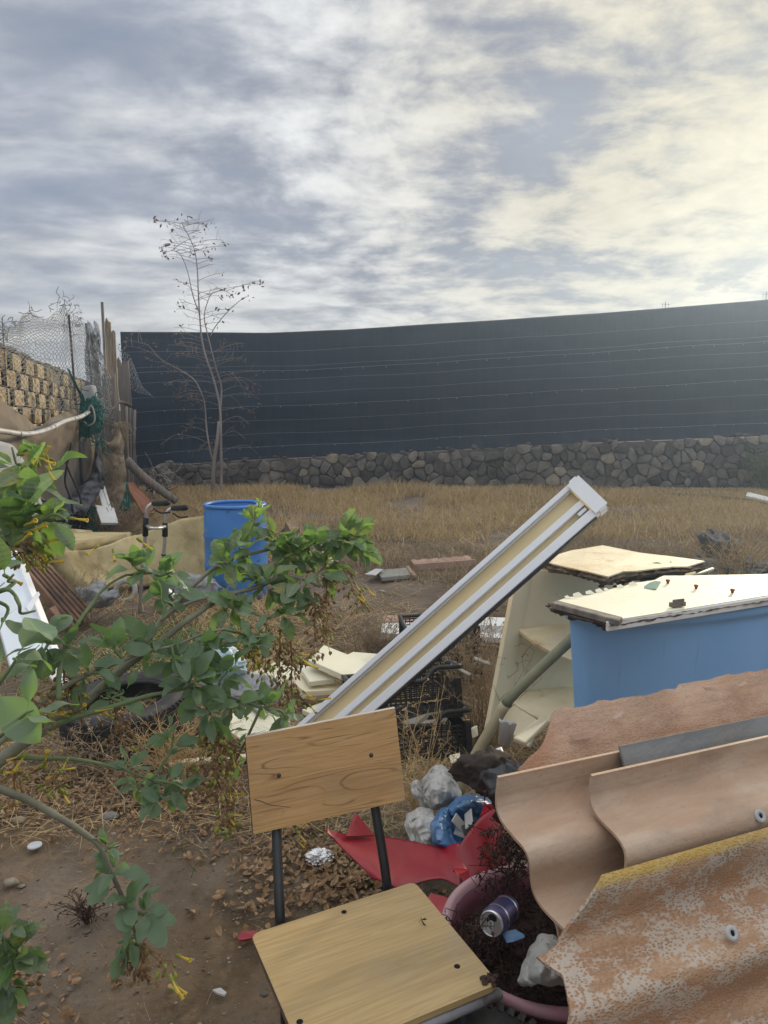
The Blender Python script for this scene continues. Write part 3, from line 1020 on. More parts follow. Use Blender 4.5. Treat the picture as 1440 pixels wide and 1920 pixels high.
xs = np.linspace(0, BL, 60)
crest = [2.43 + .05 * noise.fractal(Vector((x * 1.2, 0, 0)), 1, 2, 3) for x in xs]
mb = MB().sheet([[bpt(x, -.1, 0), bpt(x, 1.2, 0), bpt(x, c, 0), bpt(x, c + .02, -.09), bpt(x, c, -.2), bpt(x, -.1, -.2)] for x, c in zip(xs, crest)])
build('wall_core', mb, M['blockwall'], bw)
mb = MB()
for k in range(46):
    x = rs.uniform(0, BL)
    mb.blob(bpt(x, 2.44 + rs.uniform(-.03, .02), -.09), (rs.uniform(.06, .16), rs.uniform(.08, .13), rs.uniform(.03, .07)), 2, .35, 1.5, k)
build('broken_coping', mb, M['blockwall'], bw, kind='stuff')
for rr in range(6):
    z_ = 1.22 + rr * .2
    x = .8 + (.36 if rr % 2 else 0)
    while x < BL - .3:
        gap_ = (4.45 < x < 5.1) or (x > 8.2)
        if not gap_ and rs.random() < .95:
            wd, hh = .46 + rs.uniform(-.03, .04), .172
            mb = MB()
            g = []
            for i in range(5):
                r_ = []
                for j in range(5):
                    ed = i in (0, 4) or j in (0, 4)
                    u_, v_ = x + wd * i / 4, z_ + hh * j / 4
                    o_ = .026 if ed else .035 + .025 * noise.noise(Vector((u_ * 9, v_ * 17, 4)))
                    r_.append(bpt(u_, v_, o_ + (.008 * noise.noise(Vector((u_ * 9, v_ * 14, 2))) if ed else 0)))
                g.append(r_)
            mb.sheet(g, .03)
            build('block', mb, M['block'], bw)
        x += .72

# ================================================================== POSTS, PLANKS AND POLES OF THE LEFT FENCE
def upright(name, label, cat, x, ytop, d, width, mat, group=None, thick=.03, tilt=0.0, ragged=True, round_=False, ybase=None):
    t = Pd(x, ytop, d)
    b = Vector((t.x + tilt, t.y, -.05))
    wm = width * d / FPX
    if round_:
        mb = MB().tube([b, b.lerp(t, .35) + Vector((rs.uniform(-.02, .02), 0, 0)), b.lerp(t, .7), t], [wm / 2 * 1.05, wm / 2, wm / 2 * .95, wm / 2 * .85], 8)
    else:
        n_ = 8
        ov = Vector((0, thick, 0))
        lf = [b.lerp(t, k / n_) + Vector((-wm / 2 + .006 * noise.noise(Vector((k, x, 1))), 0, 0)) for k in range(n_ + 1)]
        rg = [b.lerp(t, k / n_) + Vector((wm / 2 + .006 * noise.noise(Vector((k, x, 5))), 0, 0)) for k in range(n_ + 1)]
        tip = []
        if ragged:
            for q in (.2, .45, .7):
                tip.append(lf[-1].lerp(rg[-1], q) + Vector((0, 0, rs.uniform(-.12, .16) * max(.35, wm * 4))))
        mb = MB()
        if ragged:
            mb.prism(lf + tip + rg[::-1], ov)
        else:
            mb.prism(lf + rg[::-1], ov)
    o = build(name, mb, mat, smooth=round_)
    return tag(o, label, cat, group)


GP = 'uprights of the makeshift fence'
upright('wooden_plank', 'tallest tan split plank with a jagged top in the makeshift fence', 'plank', 200, 604, 12.6, 14, M['wood_tan'], GP)
upright('wooden_plank', 'tan plank with darker right edge just right of the tallest plank', 'plank', 211, 622, 12.65, 9, M['wood_tan'], GP)
upright('wooden_pole', 'thin square stick rising highest beside the jagged tan plank', 'pole', 191, 566, 12.4, 4.5, M['wood_grey'], GP, ragged=False)
upright('wooden_plank', 'wide dark grey plank leaning next to the black net edge', 'plank', 229, 676, 13.4, 22, M['wood_grey'], GP, tilt=.1)
upright('wooden_plank', 'narrow grey plank between tan planks and the wide dark one', 'plank', 216, 690, 13.0, 7, M['wood_grey'], GP)
upright('wooden_plank', 'broad weathered plank behind the green netting bundle', 'plank', 203, 700, 12.2, 24, M['wood_grey'], GP)
upright('wooden_plank', 'dark grey plank right of the green bundle, under the burlap', 'plank', 218, 770, 12.0, 14, M['wood_grey'], GP)
upright('wooden_pole', 'left of the three slim grey poles at the net corner', 'pole', 237, 762, 13.2, 6, M['wood_grey'], GP, round_=True, tilt=-.05)
upright('wooden_pole', 'middle of the three slim grey poles at the net corner', 'pole', 244, 764, 13.25, 5.5, M['wood_grey'], GP, round_=True, tilt=-.08)
upright('wooden_pole', 'right of the three slim grey poles at the net corner', 'pole', 253, 768, 13.3, 6, M['wood_grey'], GP, round_=True, tilt=-.14)
upright('steel_post', 'dark rusty post holding up the wire netting over the block wall', 'post', 129, 590, 9.6, 5, M['steel_dark'], GP, round_=True, tilt=.08)
upright('steel_post', 'dark post wrapped in bunched netting left of the planks', 'post', 161, 606, 11.2, 4.5, M['steel_dark'], GP, round_=True, tilt=.16)
upright('wooden_plank', 'grey stake wrapped in bunched netting right of the posts', 'plank', 175, 628, 11.4, 11, M['wood_grey'], GP, tilt=.1)
upright('steel_post', 'thin dark rod standing at the left end of the block wall', 'post', 4, 596, 7.6, 2.5, M['steel_dark'], GP, round_=True)


# ------------------------------------------------------------------ chicken wire
def chicken(G, nu, nv, r, mb, keep=1.0, jit=.25):
    """hexagonal wire mesh mapped on the control sheet G (rows of points)"""
    nr, nc = len(G), len(G[0])

    def at(u_, v_):
        a, b = min(max(u_, 0), 1) * (nc - 1), min(max(v_, 0), 1) * (nr - 1)
        i, j = min(int(a), nc - 2), min(int(b), nr - 2)
        fa, fb = a - i, b - j
        return G[j][i].lerp(G[j][i + 1], fa).lerp(G[j + 1][i].lerp(G[j + 1][i + 1], fa), fb)
    cache = {}

    def node(i, j):
        if (i, j) not in cache:
            y_ = j * .5 + (.16 if (i + j) % 2 else -.16)
            ju = jit * noise.noise(Vector((i * .9, j * .8, 1)))
            jv = jit * noise.noise(Vector((i * .9, j * .8, 7)))
            cache[(i, j)] = at((i + ju) / nu, (y_ + jv) / (nv * .5))
        return cache[(i, j)]
    for j in range(nv + 1):
        for i in range(nu + 1):
            if rs.random() > keep:
                continue
            if i < nu:
                mb.tube([node(i, j), node(i + 1, j)], r, 3, False)
            if j < nv and (i + j) % 2:
                mb.tube([node(i, j), node(i, j + 1)], r, 3, False)


wire = drape([[(-40, 600, 7.2), (25, 612, 7.7), (52, 584, 8.1), (85, 596, 8.7), (112, 576, 9.2), (128, 578, 9.7), (150, 600, 10.6), (172, 630, 11.3)],
              [(-40, 640, 7.15), (22, 640, 7.6), (52, 628, 8.1), (85, 632, 8.7), (112, 625, 9.2), (130, 640, 9.6), (152, 655, 10.5), (178, 680, 11.2)],
              [(-40, 690, 7.1), (20, 690, 7.5), (52, 690, 8.0), (85, 695, 8.6), (112, 700, 9.1), (132, 705, 9.5), (154, 715, 10.4), (184, 730, 11.1)],
              [(-40, 770, 7.0), (20, 772, 7.4), (52, 776, 7.9), (85, 778, 8.5), (112, 775, 9.0), (134, 770, 9.4), (156, 770, 10.3), (188, 775, 11.0)]], 4, 4, .12, 1.3, 3)
mb = MB()
chicken(wire, 54, 42, .0042, mb, .97, .45)
wo_ = thing('wire_netting', 'torn hexagonal wire netting over the top of the block wall', 'netting', Pd(60, 780, 7.9))
build('wire_mesh', mb, M['wire'], wo_, kind='stuff')
mb = MB()
for k in range(70):    # torn ends and rust tangles on the upper border
    a = R.choice([(52, 582, 8.1), (112, 574, 9.2), (128, 572, 9.7), (131, 590, 9.6), (158, 606, 10.8), (128, 618, 9.6), (20, 610, 7.6), (8, 625, 7.4)])
    p = Pd(a[0] + R.gauss(0, 7), a[1] + R.gauss(0, 8), a[2])
    pts = [p]
    for q in range(3):
        pts.append(pts[-1] + Vector((R.gauss(0, .035), R.gauss(0, .03), R.gauss(.012, .035))))
    mb.tube(spline(pts, 3), .004, 3, False)
build('torn_ends', mb, M['wire'], wo_, kind='stuff')
bun = drape([[(160, 600, 11.0), (170, 612, 11.0), (178, 640, 11.2)], [(163, 660, 10.9), (174, 665, 10.8), (186, 680, 11.0)],
             [(160, 730, 10.7), (176, 735, 10.6), (196, 745, 10.8)], [(160, 790, 10.5), (176, 790, 10.4), (200, 800, 10.6)]], 5, 5, .16, 3.0, 5, True)
mb = MB()
chicken(bun, 26, 50, .0045, mb, .95, .6)
chicken([[p + Vector((.06, .1, .02)) for p in r] for r in bun], 22, 44, .0045, mb, .9, .8)
tag(build('wire_netting', mb, M['wire'], kind=None), 'bunched wire netting wrapped round the stakes beside the planks', 'netting')
fr_ = drape([[(222, 648, 14.2), (240, 668, 14.4), (252, 690, 14.6)], [(226, 690, 14.1), (248, 705, 14.3), (268, 725, 14.5)], [(230, 720, 14.0), (262, 735, 14.3), (288, 745, 14.6)]], 5, 5, .1, 3, 8)
mb = MB()
chicken(fr_, 16, 16, .0045, mb, .9, .6)
tag(build('wire_netting', mb, M['wire']), 'loose scrap of netting hanging in front of the black net corner', 'netting')


# ------------------------------------------------------------------ cloths and tarps
def cloth(name, label, rows, mat, fold=.05, freq=3.0, seed=1, ku=7, kv=7, thick=.004, ridged=False, group='cloths hung on the makeshift fence', cat='cloth'):
    G_ = drape(rows, ku, kv, fold, freq, seed, ridged)
    return tag(build(name, MB().sheet(G_, thick), mat, smooth=True), label, cat, group)


cloth('tarpaulin', 'grey brown tarpaulin hanging in the middle of the makeshift fence',
      [[(-60, 835, 7.0), (30, 850, 7.8), (90, 855, 8.9), (140, 835, 9.7), (172, 800, 10.6)],
       [(-60, 930, 6.9), (30, 930, 7.7), (90, 925, 8.8), (140, 900, 9.6), (166, 880, 10.5)],
       [(-60, 1060, 6.8), (30, 1040, 7.6), (90, 1010, 8.7), (138, 985, 9.5), (168, 950, 10.4)]], M['tarp_grey'], .05, 3.2, 2, 10, 10, ridged=True)
cloth('shade_cloth', 'tan shade cloth sagging below the wire netting on the left',
      [[(-70, 738, 6.5), (0, 752, 7.1), (40, 778, 7.7), (72, 799, 8.2), (105, 778, 8.7), (146, 766, 9.4)],
       [(-70, 780, 6.4), (0, 785, 7.0), (40, 806, 7.5), (72, 818, 8.0), (105, 800, 8.5), (147, 790, 9.2)],
       [(-70, 830, 6.4), (0, 835, 7.0), (40, 850, 7.6), (72, 850, 8.1), (105, 835, 8.6), (147, 818, 9.3)],
       [(-70, 900, 6.5), (0, 900, 7.1), (40, 905, 7.7), (72, 900, 8.3), (105, 880, 8.8), (146, 850, 9.4)]], M['shade_tan'], .035, 5.0, 4, 11, 11, ridged=True)
cloth('plastic_sheet', 'pale grey sheet at the far left below the bent conduit',
      [[(-60, 820, 5.9), (0, 828, 6.2), (30, 840, 6.5), (48, 870, 6.7)], [(-60, 890, 5.8), (0, 895, 6.1), (40, 905, 6.4), (70, 920, 6.7)], [(-60, 1010, 5.8), (0, 1000, 6.1), (45, 985, 6.4), (85, 960, 6.7)]], M['tarp_pale'], .06, 3, 6)
cloth('plastic_film', 'dark grey crumpled film gathered and tied at the fence foot',
      [[(180, 800, 10.2), (186, 798, 10.2), (191, 800, 10.2)], [(172, 850, 10.1), (182, 848, 10.0), (190, 850, 10.1)], [(166, 895, 10.0), (180, 890, 9.8), (196, 905, 10.0)],
       [(120, 925, 9.6), (150, 930, 9.4), (185, 925, 9.7)], [(86, 948, 9.2), (130, 955, 9.0), (168, 955, 9.4)], [(92, 985, 9.1), (120, 985, 8.9), (150, 975, 9.3)]], M['plastic_grey'], .085, 8, 7, 13, 13, ridged=True)
cloth('cloth_strip', 'narrow tan cloth strip hanging under the green bundle',
      [[(157, 806, 10.1), (168, 804, 10.1), (181, 808, 10.1)], [(166, 838, 10.0), (172, 836, 10.0), (178, 838, 10.05)], [(166, 870, 10.0), (172, 870, 9.95), (175, 872, 10.0)], [(160, 905, 9.95), (166, 905, 9.95), (170, 900, 9.95)]], M['burlap'], .04, 4, 9)
cloth('burlap_sack', 'hairy brown burlap hanging straight down on the fence',
      [[(191, 846, 10.6), (212, 850, 10.5), (232, 842, 10.6)], [(193, 880, 10.5), (214, 885, 10.4), (236, 880, 10.5)], [(196, 915, 10.4), (216, 915, 10.35), (237, 905, 10.5)], [(200, 945, 10.3), (212, 950, 10.3), (230, 935, 10.4)], [(205, 975, 10.3), (212, 985, 10.25), (218, 970, 10.35)]], M['burlap'], .06, 6, 10, 11, 11, ridged=True)
cloth('burlap_sack', 'pale burlap flap curling upward above the hanging burlap',
      [[(212, 788, 10.8), (222, 794, 10.7), (231, 798, 10.8)], [(219, 812, 10.6), (226, 815, 10.5), (232, 818, 10.7)], [(206, 830, 10.5), (220, 834, 10.4), (232, 838, 10.6)], [(192, 822, 10.6), (206, 842, 10.45), (230, 850, 10.55)]], M['burlap'], .04, 4, 12)
cloth('green_netting', 'green net cloth hanging low at the fence foot by white board',
      [[(150, 945, 9.9), (165, 945, 9.8), (178, 950, 9.9)], [(150, 975, 9.8), (166, 975, 9.7), (181, 975, 9.8)], [(152, 1010, 9.7), (168, 1012, 9.6), (184, 1008, 9.7)]], M['green_net'], .08, 8, 13, 11, 11, ridged=True, cat='netting')
cloth('green_netting', 'dark green net scrap beside the rusty red board',
      [[(232, 902, 11.5), (240, 905, 11.5)], [(225, 935, 11.4), (244, 935, 11.4)], [(222, 958, 11.3), (248, 955, 11.3)]], M['green_net'], .06, 5, 14, cat='netting')
cloth('green_netting', 'long green net strand hanging down over the block wall', [[(126, 690, 9.4), (131, 694, 9.4)], [(140, 720, 9.5), (146, 722, 9.4)], [(150, 745, 9.6), (158, 746, 9.6)], [(150, 772, 9.6), (160, 772, 9.6)]], M['green_net'], .05, 5, 15, cat='netting')
cloth('green_netting', 'pale bleached netting rag above the green bundle', [[(155, 725, 9.8), (170, 722, 9.8), (178, 726, 9.9)], [(150, 742, 9.7), (166, 745, 9.7), (180, 742, 9.8)], [(158, 760, 9.7), (168, 762, 9.7), (176, 758, 9.7)]], M['tarp_pale'], .05, 5, 16, cat='netting')
gb = thing('green_netting', 'tangled dark green netting bundle tied at the end of the grey conduit', 'netting', Pd(172, 830, 9.6))
mb = MB()
mb.blob(Pd(174, 778, 9.6), (.12, .12, .22), 4, .5, 2.2, 21, True)
mb.blob(Pd(160, 800, 9.5), (.1, .09, .13), 4, .5, 2.4, 25, True)
build('net_bundle', mb, M['green_net'], gb)
mb = MB()
for k in range(46):
    p = Pd(R.gauss(168, 11), R.gauss(785, 22), 9.42)
    pts = [p]
    for q in range(4):
        pts.append(pts[-1] + Vector((R.gauss(0, .06), R.gauss(0, .03), R.gauss(-.02, .07))))
    mb.tube(spline(pts, 3), .006, 4, False)
build('strands', mb, M['green_net'], gb, kind='stuff')
mb = MB().tube(spline([Pd(163, 778, 9.38), Pd(170, 760, 9.36), Pd(176, 772, 9.35), Pd(177, 790, 9.35), Pd(166, 798, 9.36), Pd(158, 790, 9.38)], 5), .011, 6)
build('tie_rope', mb, M['tarp_pale'], gb, smooth=True)

cp = thing('conduit_pipe', 'bent grey conduit pipe running along the tan shade cloth', 'pipe', Pd(50, 815, 7.2))
cpts = spline([Pd(-70, 800, 6.1), Pd(0, 808, 6.7), Pd(50, 814, 7.2), Pd(88, 806, 7.7), Pd(122, 790, 8.4), Pd(150, 782, 9.1), Pd(166, 773, 9.4)], 6)
build('pipe', MB().tube(cpts, .027, 10), M['conduit'], cp, smooth=True)
for k in (10, 20, 27):
    a, b = cpts[k], cpts[k + 1]
    build('coupling', MB().tube([a, a.lerp(b, .5)], .032, 10), M['conduit'], cp, smooth=True)
tag(build('conduit_pipe', MB().tube(spline([Pd(188, 758, 11), Pd(200, 768, 11.2), Pd(211, 766, 11.4), Pd(220, 755, 11.7), Pd(232, 755, 12.2), Pd(246, 762, 12.8)], 6), .03, 8), M['steel_dark'], smooth=True),
    'dark bent pipe crossing the grey planks right of the green bundle', 'pipe')

mb = MB()
for k in range(420):
    px, py, dd = R.choice([(R.uniform(193, 234), R.uniform(850, 960), 10.35), (R.uniform(200, 225), R.uniform(945, 985), 10.2), (R.uniform(222, 236), R.uniform(788, 815), 10.6)])
    pts = [Pd(px, py, dd)]
    for q in range(3):
        pts.append(pts[-1] + Vector((R.gauss(0, .035), R.gauss(-.01, .02), R.gauss(-.035, .03))))
    mb.tube(pts, .0035, 3, False)
tag(build('burlap_fibre', mb, M['burlap'], kind='stuff'), 'loose hairy fibres on the brown burlap', 'fibre')

# shredded black strands at the foot of the fence
mb = MB()
for k in range(230):
    cx_, cy_, dd, ln = R.choice([(128, 990, 8.6, .35), (120, 1000, 8.5, .32), (95, 985, 8.2, .3), (118, 1010, 8.5, .45), (80, 968, 8.0, .28), (145, 985, 8.8, .3)])
    p = Pd(R.gauss(cx_, 8), R.gauss(cy_ - 15, 6), dd + R.gauss(0, .1))
    pts = [p]
    for q in range(4):
        pts.append(pts[-1] + Vector((R.gauss(-.01, .03), R.gauss(0, .03), -ln / 4 * R.uniform(.5, 1.3))))
    mb.tube(spline(pts, 2), [.007, .004], 3, False)
tag(build('shredded_netting', mb, M['black_fibre']), 'shredded black netting strands hanging over the yellow foam', 'netting')
cloth('black_cloth', 'black torn cloth drooping over the foam slab behind the leaves', [[(60, 960, 8.3), (95, 962, 8.5), (130, 970, 8.7)], [(55, 985, 8.1), (95, 992, 8.2), (128, 988, 8.5)], [(62, 1005, 8.0), (92, 1012, 8.1), (110, 1008, 8.3)]], M['black_fibre'], .1, 4, 18, ridged=True)

# thin branches stuck in the fence
for pts, lab in (([(134, 830, 9.0), (126, 870, 9.0), (122, 905, 9.0), (132, 935, 9.0), (140, 975, 9.0)], 'long thin dark branch hanging down the grey brown tarpaulin'),
                 ([(122, 862, 9.0), (130, 885, 8.95), (148, 925, 8.9), (152, 945, 8.9)], 'shorter dark branch slanting right across the grey brown tarpaulin'),
                 ([(70, 935, 8.2), (95, 945, 8.3), (110, 965, 8.4)], 'dark stub of branch low on the fence behind the fresh leaves')):
    tag(build('dead_branch', MB().tube(spline([Pd(*p) for p in pts], 4), .012, 5), M['black_fibre'], smooth=True), lab, 'branch')

# ------------------------------------------------------------------ things at the foot of that fence
tag(build('log', MB().tube(spline([Pd(236, 862, 12.2), Pd(262, 888, 12.3), Pd(292, 912, 12.4), Pd(330, 940, 12.6)], 5), [.085, .07], 10), M['wood_grey'], smooth=True),
    'long grey log sloping down from the fence to the dry grass', 'log')


def slab(name, label, cat, quad, thick, mat, group=None, bevel=.004, top=None):
    q = [p if isinstance(p, Vector) else Pd(*p) for p in quad]
    n_ = (q[1] - q[0]).cross(q[-1] - q[0]).normalized()
    if n_.dot(CAM - q[0]) < 0:
        n_ = -n_
    F_ = frame(sum(q, Vector()) / len(q), q[1] - q[0], q[-1] - q[0])
    return tag(build(name, MB().prism(q, -n_ * thick), mat, fr=F_, bevel=bevel, bseg=1), label, cat, group)


slab('rusty_board', 'rusty red brown board lying on its slope by the grey log', 'board', [(236, 906, 11.9), (250, 903, 12.3), (284, 940, 12.2), (290, 962, 11.6), (268, 962, 11.2)], .03, M['rustboard'])
slab('white_plank', 'left thin white slat standing behind the small white sheet', 'plank', [(182, 912, 10.0), (190, 911, 10.1), (204, 952, 9.9), (194, 955, 9.8)], .02, M['white_board'], 'white slats by the burlap')
slab('white_plank', 'right white slat standing behind the small white sheet', 'plank', [(191, 910, 10.15), (197, 911, 10.2), (209, 951, 10.0), (205, 954, 9.95)], .02, M['white_board'], 'white slats by the burlap')
slab('white_sheet', 'small white sheet propped below the two white slats', 'board', [(178, 946, 9.7), (214, 952, 9.8), (222, 980, 9.5), (190, 980, 9.4)], .04, M['white_board'])
mb = MB()
for k in range(14):
    p = Pd(R.uniform(272, 316), R.uniform(900, 925), 13 + R.random())
    pts = [p]
    for q in range(4):
        pts.append(pts[-1] + Vector((R.gauss(.02, .14), R.gauss(0, .08), R.gauss(.07, .09))))
    mb.tube(spline(pts, 3), [.016, .006], 5, False)
mb.tube(spline([Pd(285, 880, 13), Pd(290, 905, 13), Pd(288, 935, 12.8)], 4), .022, 6)
tag(build('dead_branch', mb, M['wood_grey'], smooth=True), 'pile of bleached dead twigs below the left end of the stone wall', 'branch')
for k, (px, py, s_, lab) in enumerate(((303, 885, .16, 'loose square brown rock on top of the twigs at the wall end'), (318, 872, .1, 'small reddish rock topmost at the left end of the stone wall'), (295, 908, .2, 'grey rock sunk among dead twigs at the wall end'))):
    tag(build('rock', MB().blob(Pd(px, py, 14.6 + k * .1), (s_ * 1.2, s_, s_), 3, .3, 1.4, 40 + k), M['stone'], smooth=False), lab, 'rock', 'rocks at the wall end')

# foam slab
fm = thing('foam_mattress', 'dirty yellow foam mattress slab on its edge left of the blue drum', 'mattress', PZ(250, 1105))
frontG = drape([[(98, 1052, 6.25), (180, 1029, 6.7), (240, 1016, 7.0), (264, 1001, 7.2), (300, 990, 7.4), (345, 978, 7.6), (400, 962, 7.9)],
                [(112, 1078, 6.2), (180, 1060, 6.65), (240, 1050, 6.9), (264, 1044, 7.1), (300, 1036, 7.3), (345, 1028, 7.5), (400, 1018, 7.8)],
                [(150, 1122, 6.1), (190, 1115, 6.5), (240, 1104, 6.8), (264, 1102, 7.0), (300, 1098, 7.2), (345, 1093, 7.4), (400, 1084, 7.7)]], 7, 8, .025, 2.5, 30)
build('side_slab', MB().sheet(frontG, .12), M['foam'], fm, smooth=True)
topG = drape([[(78, 1016, 7.1), (140, 1014, 7.5), (200, 1012, 7.9), (246, 1012, 8.2)], [(90, 1032, 6.7), (150, 1028, 7.1), (205, 1022, 7.4), (244, 1015, 7.5)], [(102, 1052, 6.3), (180, 1030, 6.75), (215, 1023, 7.0), (242, 1017, 7.05)]], 6, 6, .02, 2.5, 31)
build('top_slab', MB().sheet(topG, .09), M['foam'], fm, smooth=True)
mb = MB().tube([Pd(84, 1016, 7.3), Pd(125, 1010, 7.55), Pd(168, 1010, 7.8)], [.12, .11, .095], 14)
build('rolled_edge', mb, M['foam'], fm, smooth=True)

# walking frame
wk = thing('walking_frame', 'aluminium walking frame with black grips standing before the foam slab', 'walker', PZ(300, 1150, 0))
for side, pts, grip in ((0, [(286, 944, 5.6), (277, 952, 5.6), (274, 970, 5.62), (272, 1010, 5.7), (267, 1060, 5.75), (262, 1150, 5.85)], [(288, 944, 5.6), (315, 943, 5.3)]),
                        (1, [(322, 953, 5.75), (313, 961, 5.75), (310, 980, 5.77), (309, 1010, 5.8), (305, 1062, 5.85), (301, 1150, 6.0)], [(324, 953, 5.75), (349, 952, 5.45)])):
    P_ = [Pd(*p) for p in pts]
    build('leg', MB().tube(spline(P_, 6), .0145, 10), M['alu'], wk, smooth=True)
    g_ = [Pd(*p) for p in grip]
    build('grip', MB().tube([g_[0], g_[0].lerp(g_[1], .1), g_[0].lerp(g_[1], .9), g_[1]], [.02, .023, .024, .019], 10), M['grip'], wk, smooth=True)
    build('brake_lever', MB().tube(spline([g_[0] + Vector((0, 0, -.04)), g_[0].lerp(g_[1], .5) + Vector((0, 0, -.075)), g_[1] + Vector((.01, 0, -.07))], 4), .007, 6), M['grip'], wk, smooth=True)
    a = P_[2]
    build('clamp', MB().tube([a, a.lerp(P_[3], .85)], .023, 10), M['grip'], wk, smooth=True)
    b = P_[3].lerp(P_[4], .55)
    build('collar', MB().tube([b, b.lerp(P_[4], .12)], .02, 10), M['grip'], wk, smooth=True)
    fr2 = Pd(pts[4][0] + 62, pts[4][1] + 62, pts[4][2] - .5)
    build('front_leg', MB().tube([P_[4] + Vector((0, 0, .02)), fr2], .0145, 10), M['alu'], wk, smooth=True)
build('crossbar', MB().tube(spline([Pd(274, 985, 5.66), Pd(283, 990, 5.5), Pd(300, 990, 5.55), Pd(310, 987, 5.78)], 5), .012, 8), M['alu'], wk, smooth=True)

# upright blue drum
DC = Vector((-1.385, 6.55, 0))
dr = thing('plastic_drum', 'open blue plastic drum standing upright beyond the shrub', 'drum', DC, group=None)
prof = [(.0, .02), (.25, .0), (.275, .02), (.285, .08), (.287, .28), (.294, .30), (.294, .315), (.287, .335), (.287, .56), (.294, .58), (.294, .595), (.287, .615), (.283, .80), (.276, .83), (.272, .86)]
prof_in = [(.262, .86), (.265, .8), (.272, .6), (.272, .1), (.0, .05)]
build('body', MB().lathe(prof + prof_in, 48, Matrix.Translation(DC)), M['drum'], dr, smooth=True)
build('rim', MB().lathe([(.272 + .018 * math.cos(a), .862 + .018 * math.sin(a)) for a in np.linspace(0, 2 * math.pi, 12, endpoint=False)], 48, Matrix.Translation(DC), True), M['drum'], dr, smooth=True)
slab('cardboard_box', 'dark crushed carton lying behind the blue drum', 'carton', [(535, 978, 7.4), (552, 972, 7.5), (562, 990, 7.4), (548, 1000, 7.2)], .12, M['chip_edge'])
tag(build('black_lump', MB().blob(PZ(545, 1010, .1), (.15, .12, .15), 3, .4, 2, 71, True), M['bag_void_black'], auto=.5), 'black crumpled sack on the ground right of the blue drum', 'sack')

# ================================================================== BARE YOUNG TREE
rt_ = random.Random(5)
tr = thing('bare_tree', 'tall thin leafless tree with two pale stems before the black net', 'tree', PZ(405, 930))
TD = 15.3


def T(px, py, dd=0.0):
    return Pd(px, py, TD + dd)

    ([(399, 935), (401, 870), (407, 830), (411, 790), (413, 762)], .033, .006),
trunks = [
    ([(414, 940), (415, 880), (414, 820), (413, 770), (408, 740), (397, 700), (387, 672), (379, 640), (375, 600), (372, 550), (370, 505), (365, 470), (355, 445), (344, 425), (340, 416)], .036, .006),
    ([(399, 935), (401, 870), (407, 830), (411, 790)], .05, .035),
    ([(401, 870), (393, 840), (387, 800), (384, 760), (377, 735), (364, 712), (345, 698), (322, 685), (300, 672), (285, 655), (276, 645)], .023, .005),
    ([(414, 770), (415, 725), (408, 700), (400, 670), (390, 630), (383, 595), (388, 570), (398, 550), (420, 545), (432, 552)], .021, .005),
    ([(395, 630), (402, 615), (420, 592), (440, 572), (455, 560), (465, 556)], .013, .004),
    ([(375, 590), (362, 555), (352, 510), (340, 480), (325, 470), (312, 473)], .014, .004),
]
trunk_mb = MB()
branches = []
for pts, r0, r1 in trunks:
    P_ = spline([T(x, y, .25 * noise.noise(Vector((x * .02, y * .01, 3)))) for x, y in pts], 4)
    if r0 > .03:
        build('trunk' if r0 > .03 else 'limb', MB().tube(P_, [lerp(r0, r1, (i / (len(P_) - 1)) ** .8) for i in range(len(P_))], 7), M['bark'], tr, smooth=True)
    else:
        build('limb', MB().tube(P_, [lerp(r0, r1, i / (len(P_) - 1)) for i in range(len(P_))], 6), M['bark'], tr, smooth=True)
    branches.append(P_)
twigs, leaves_mb = MB(), MB()


def dleaf(mb_, p, s_, rr):
    a = Vector((rr.gauss(0, 1), rr.gauss(0, 1), rr.gauss(-.6, .8))).normalized()
    b = a.orthogonal().normalized()
    b.rotate(Quaternion(a, rr.random() * 6.28))
    mb_.add([p, p + a * s_ * .5 + b * s_ * .22, p + a * s_, p + a * s_ * .5 - b * s_ * .2 + a.cross(b) * s_ * .12], [(0, 1, 2), (0, 2, 3)])


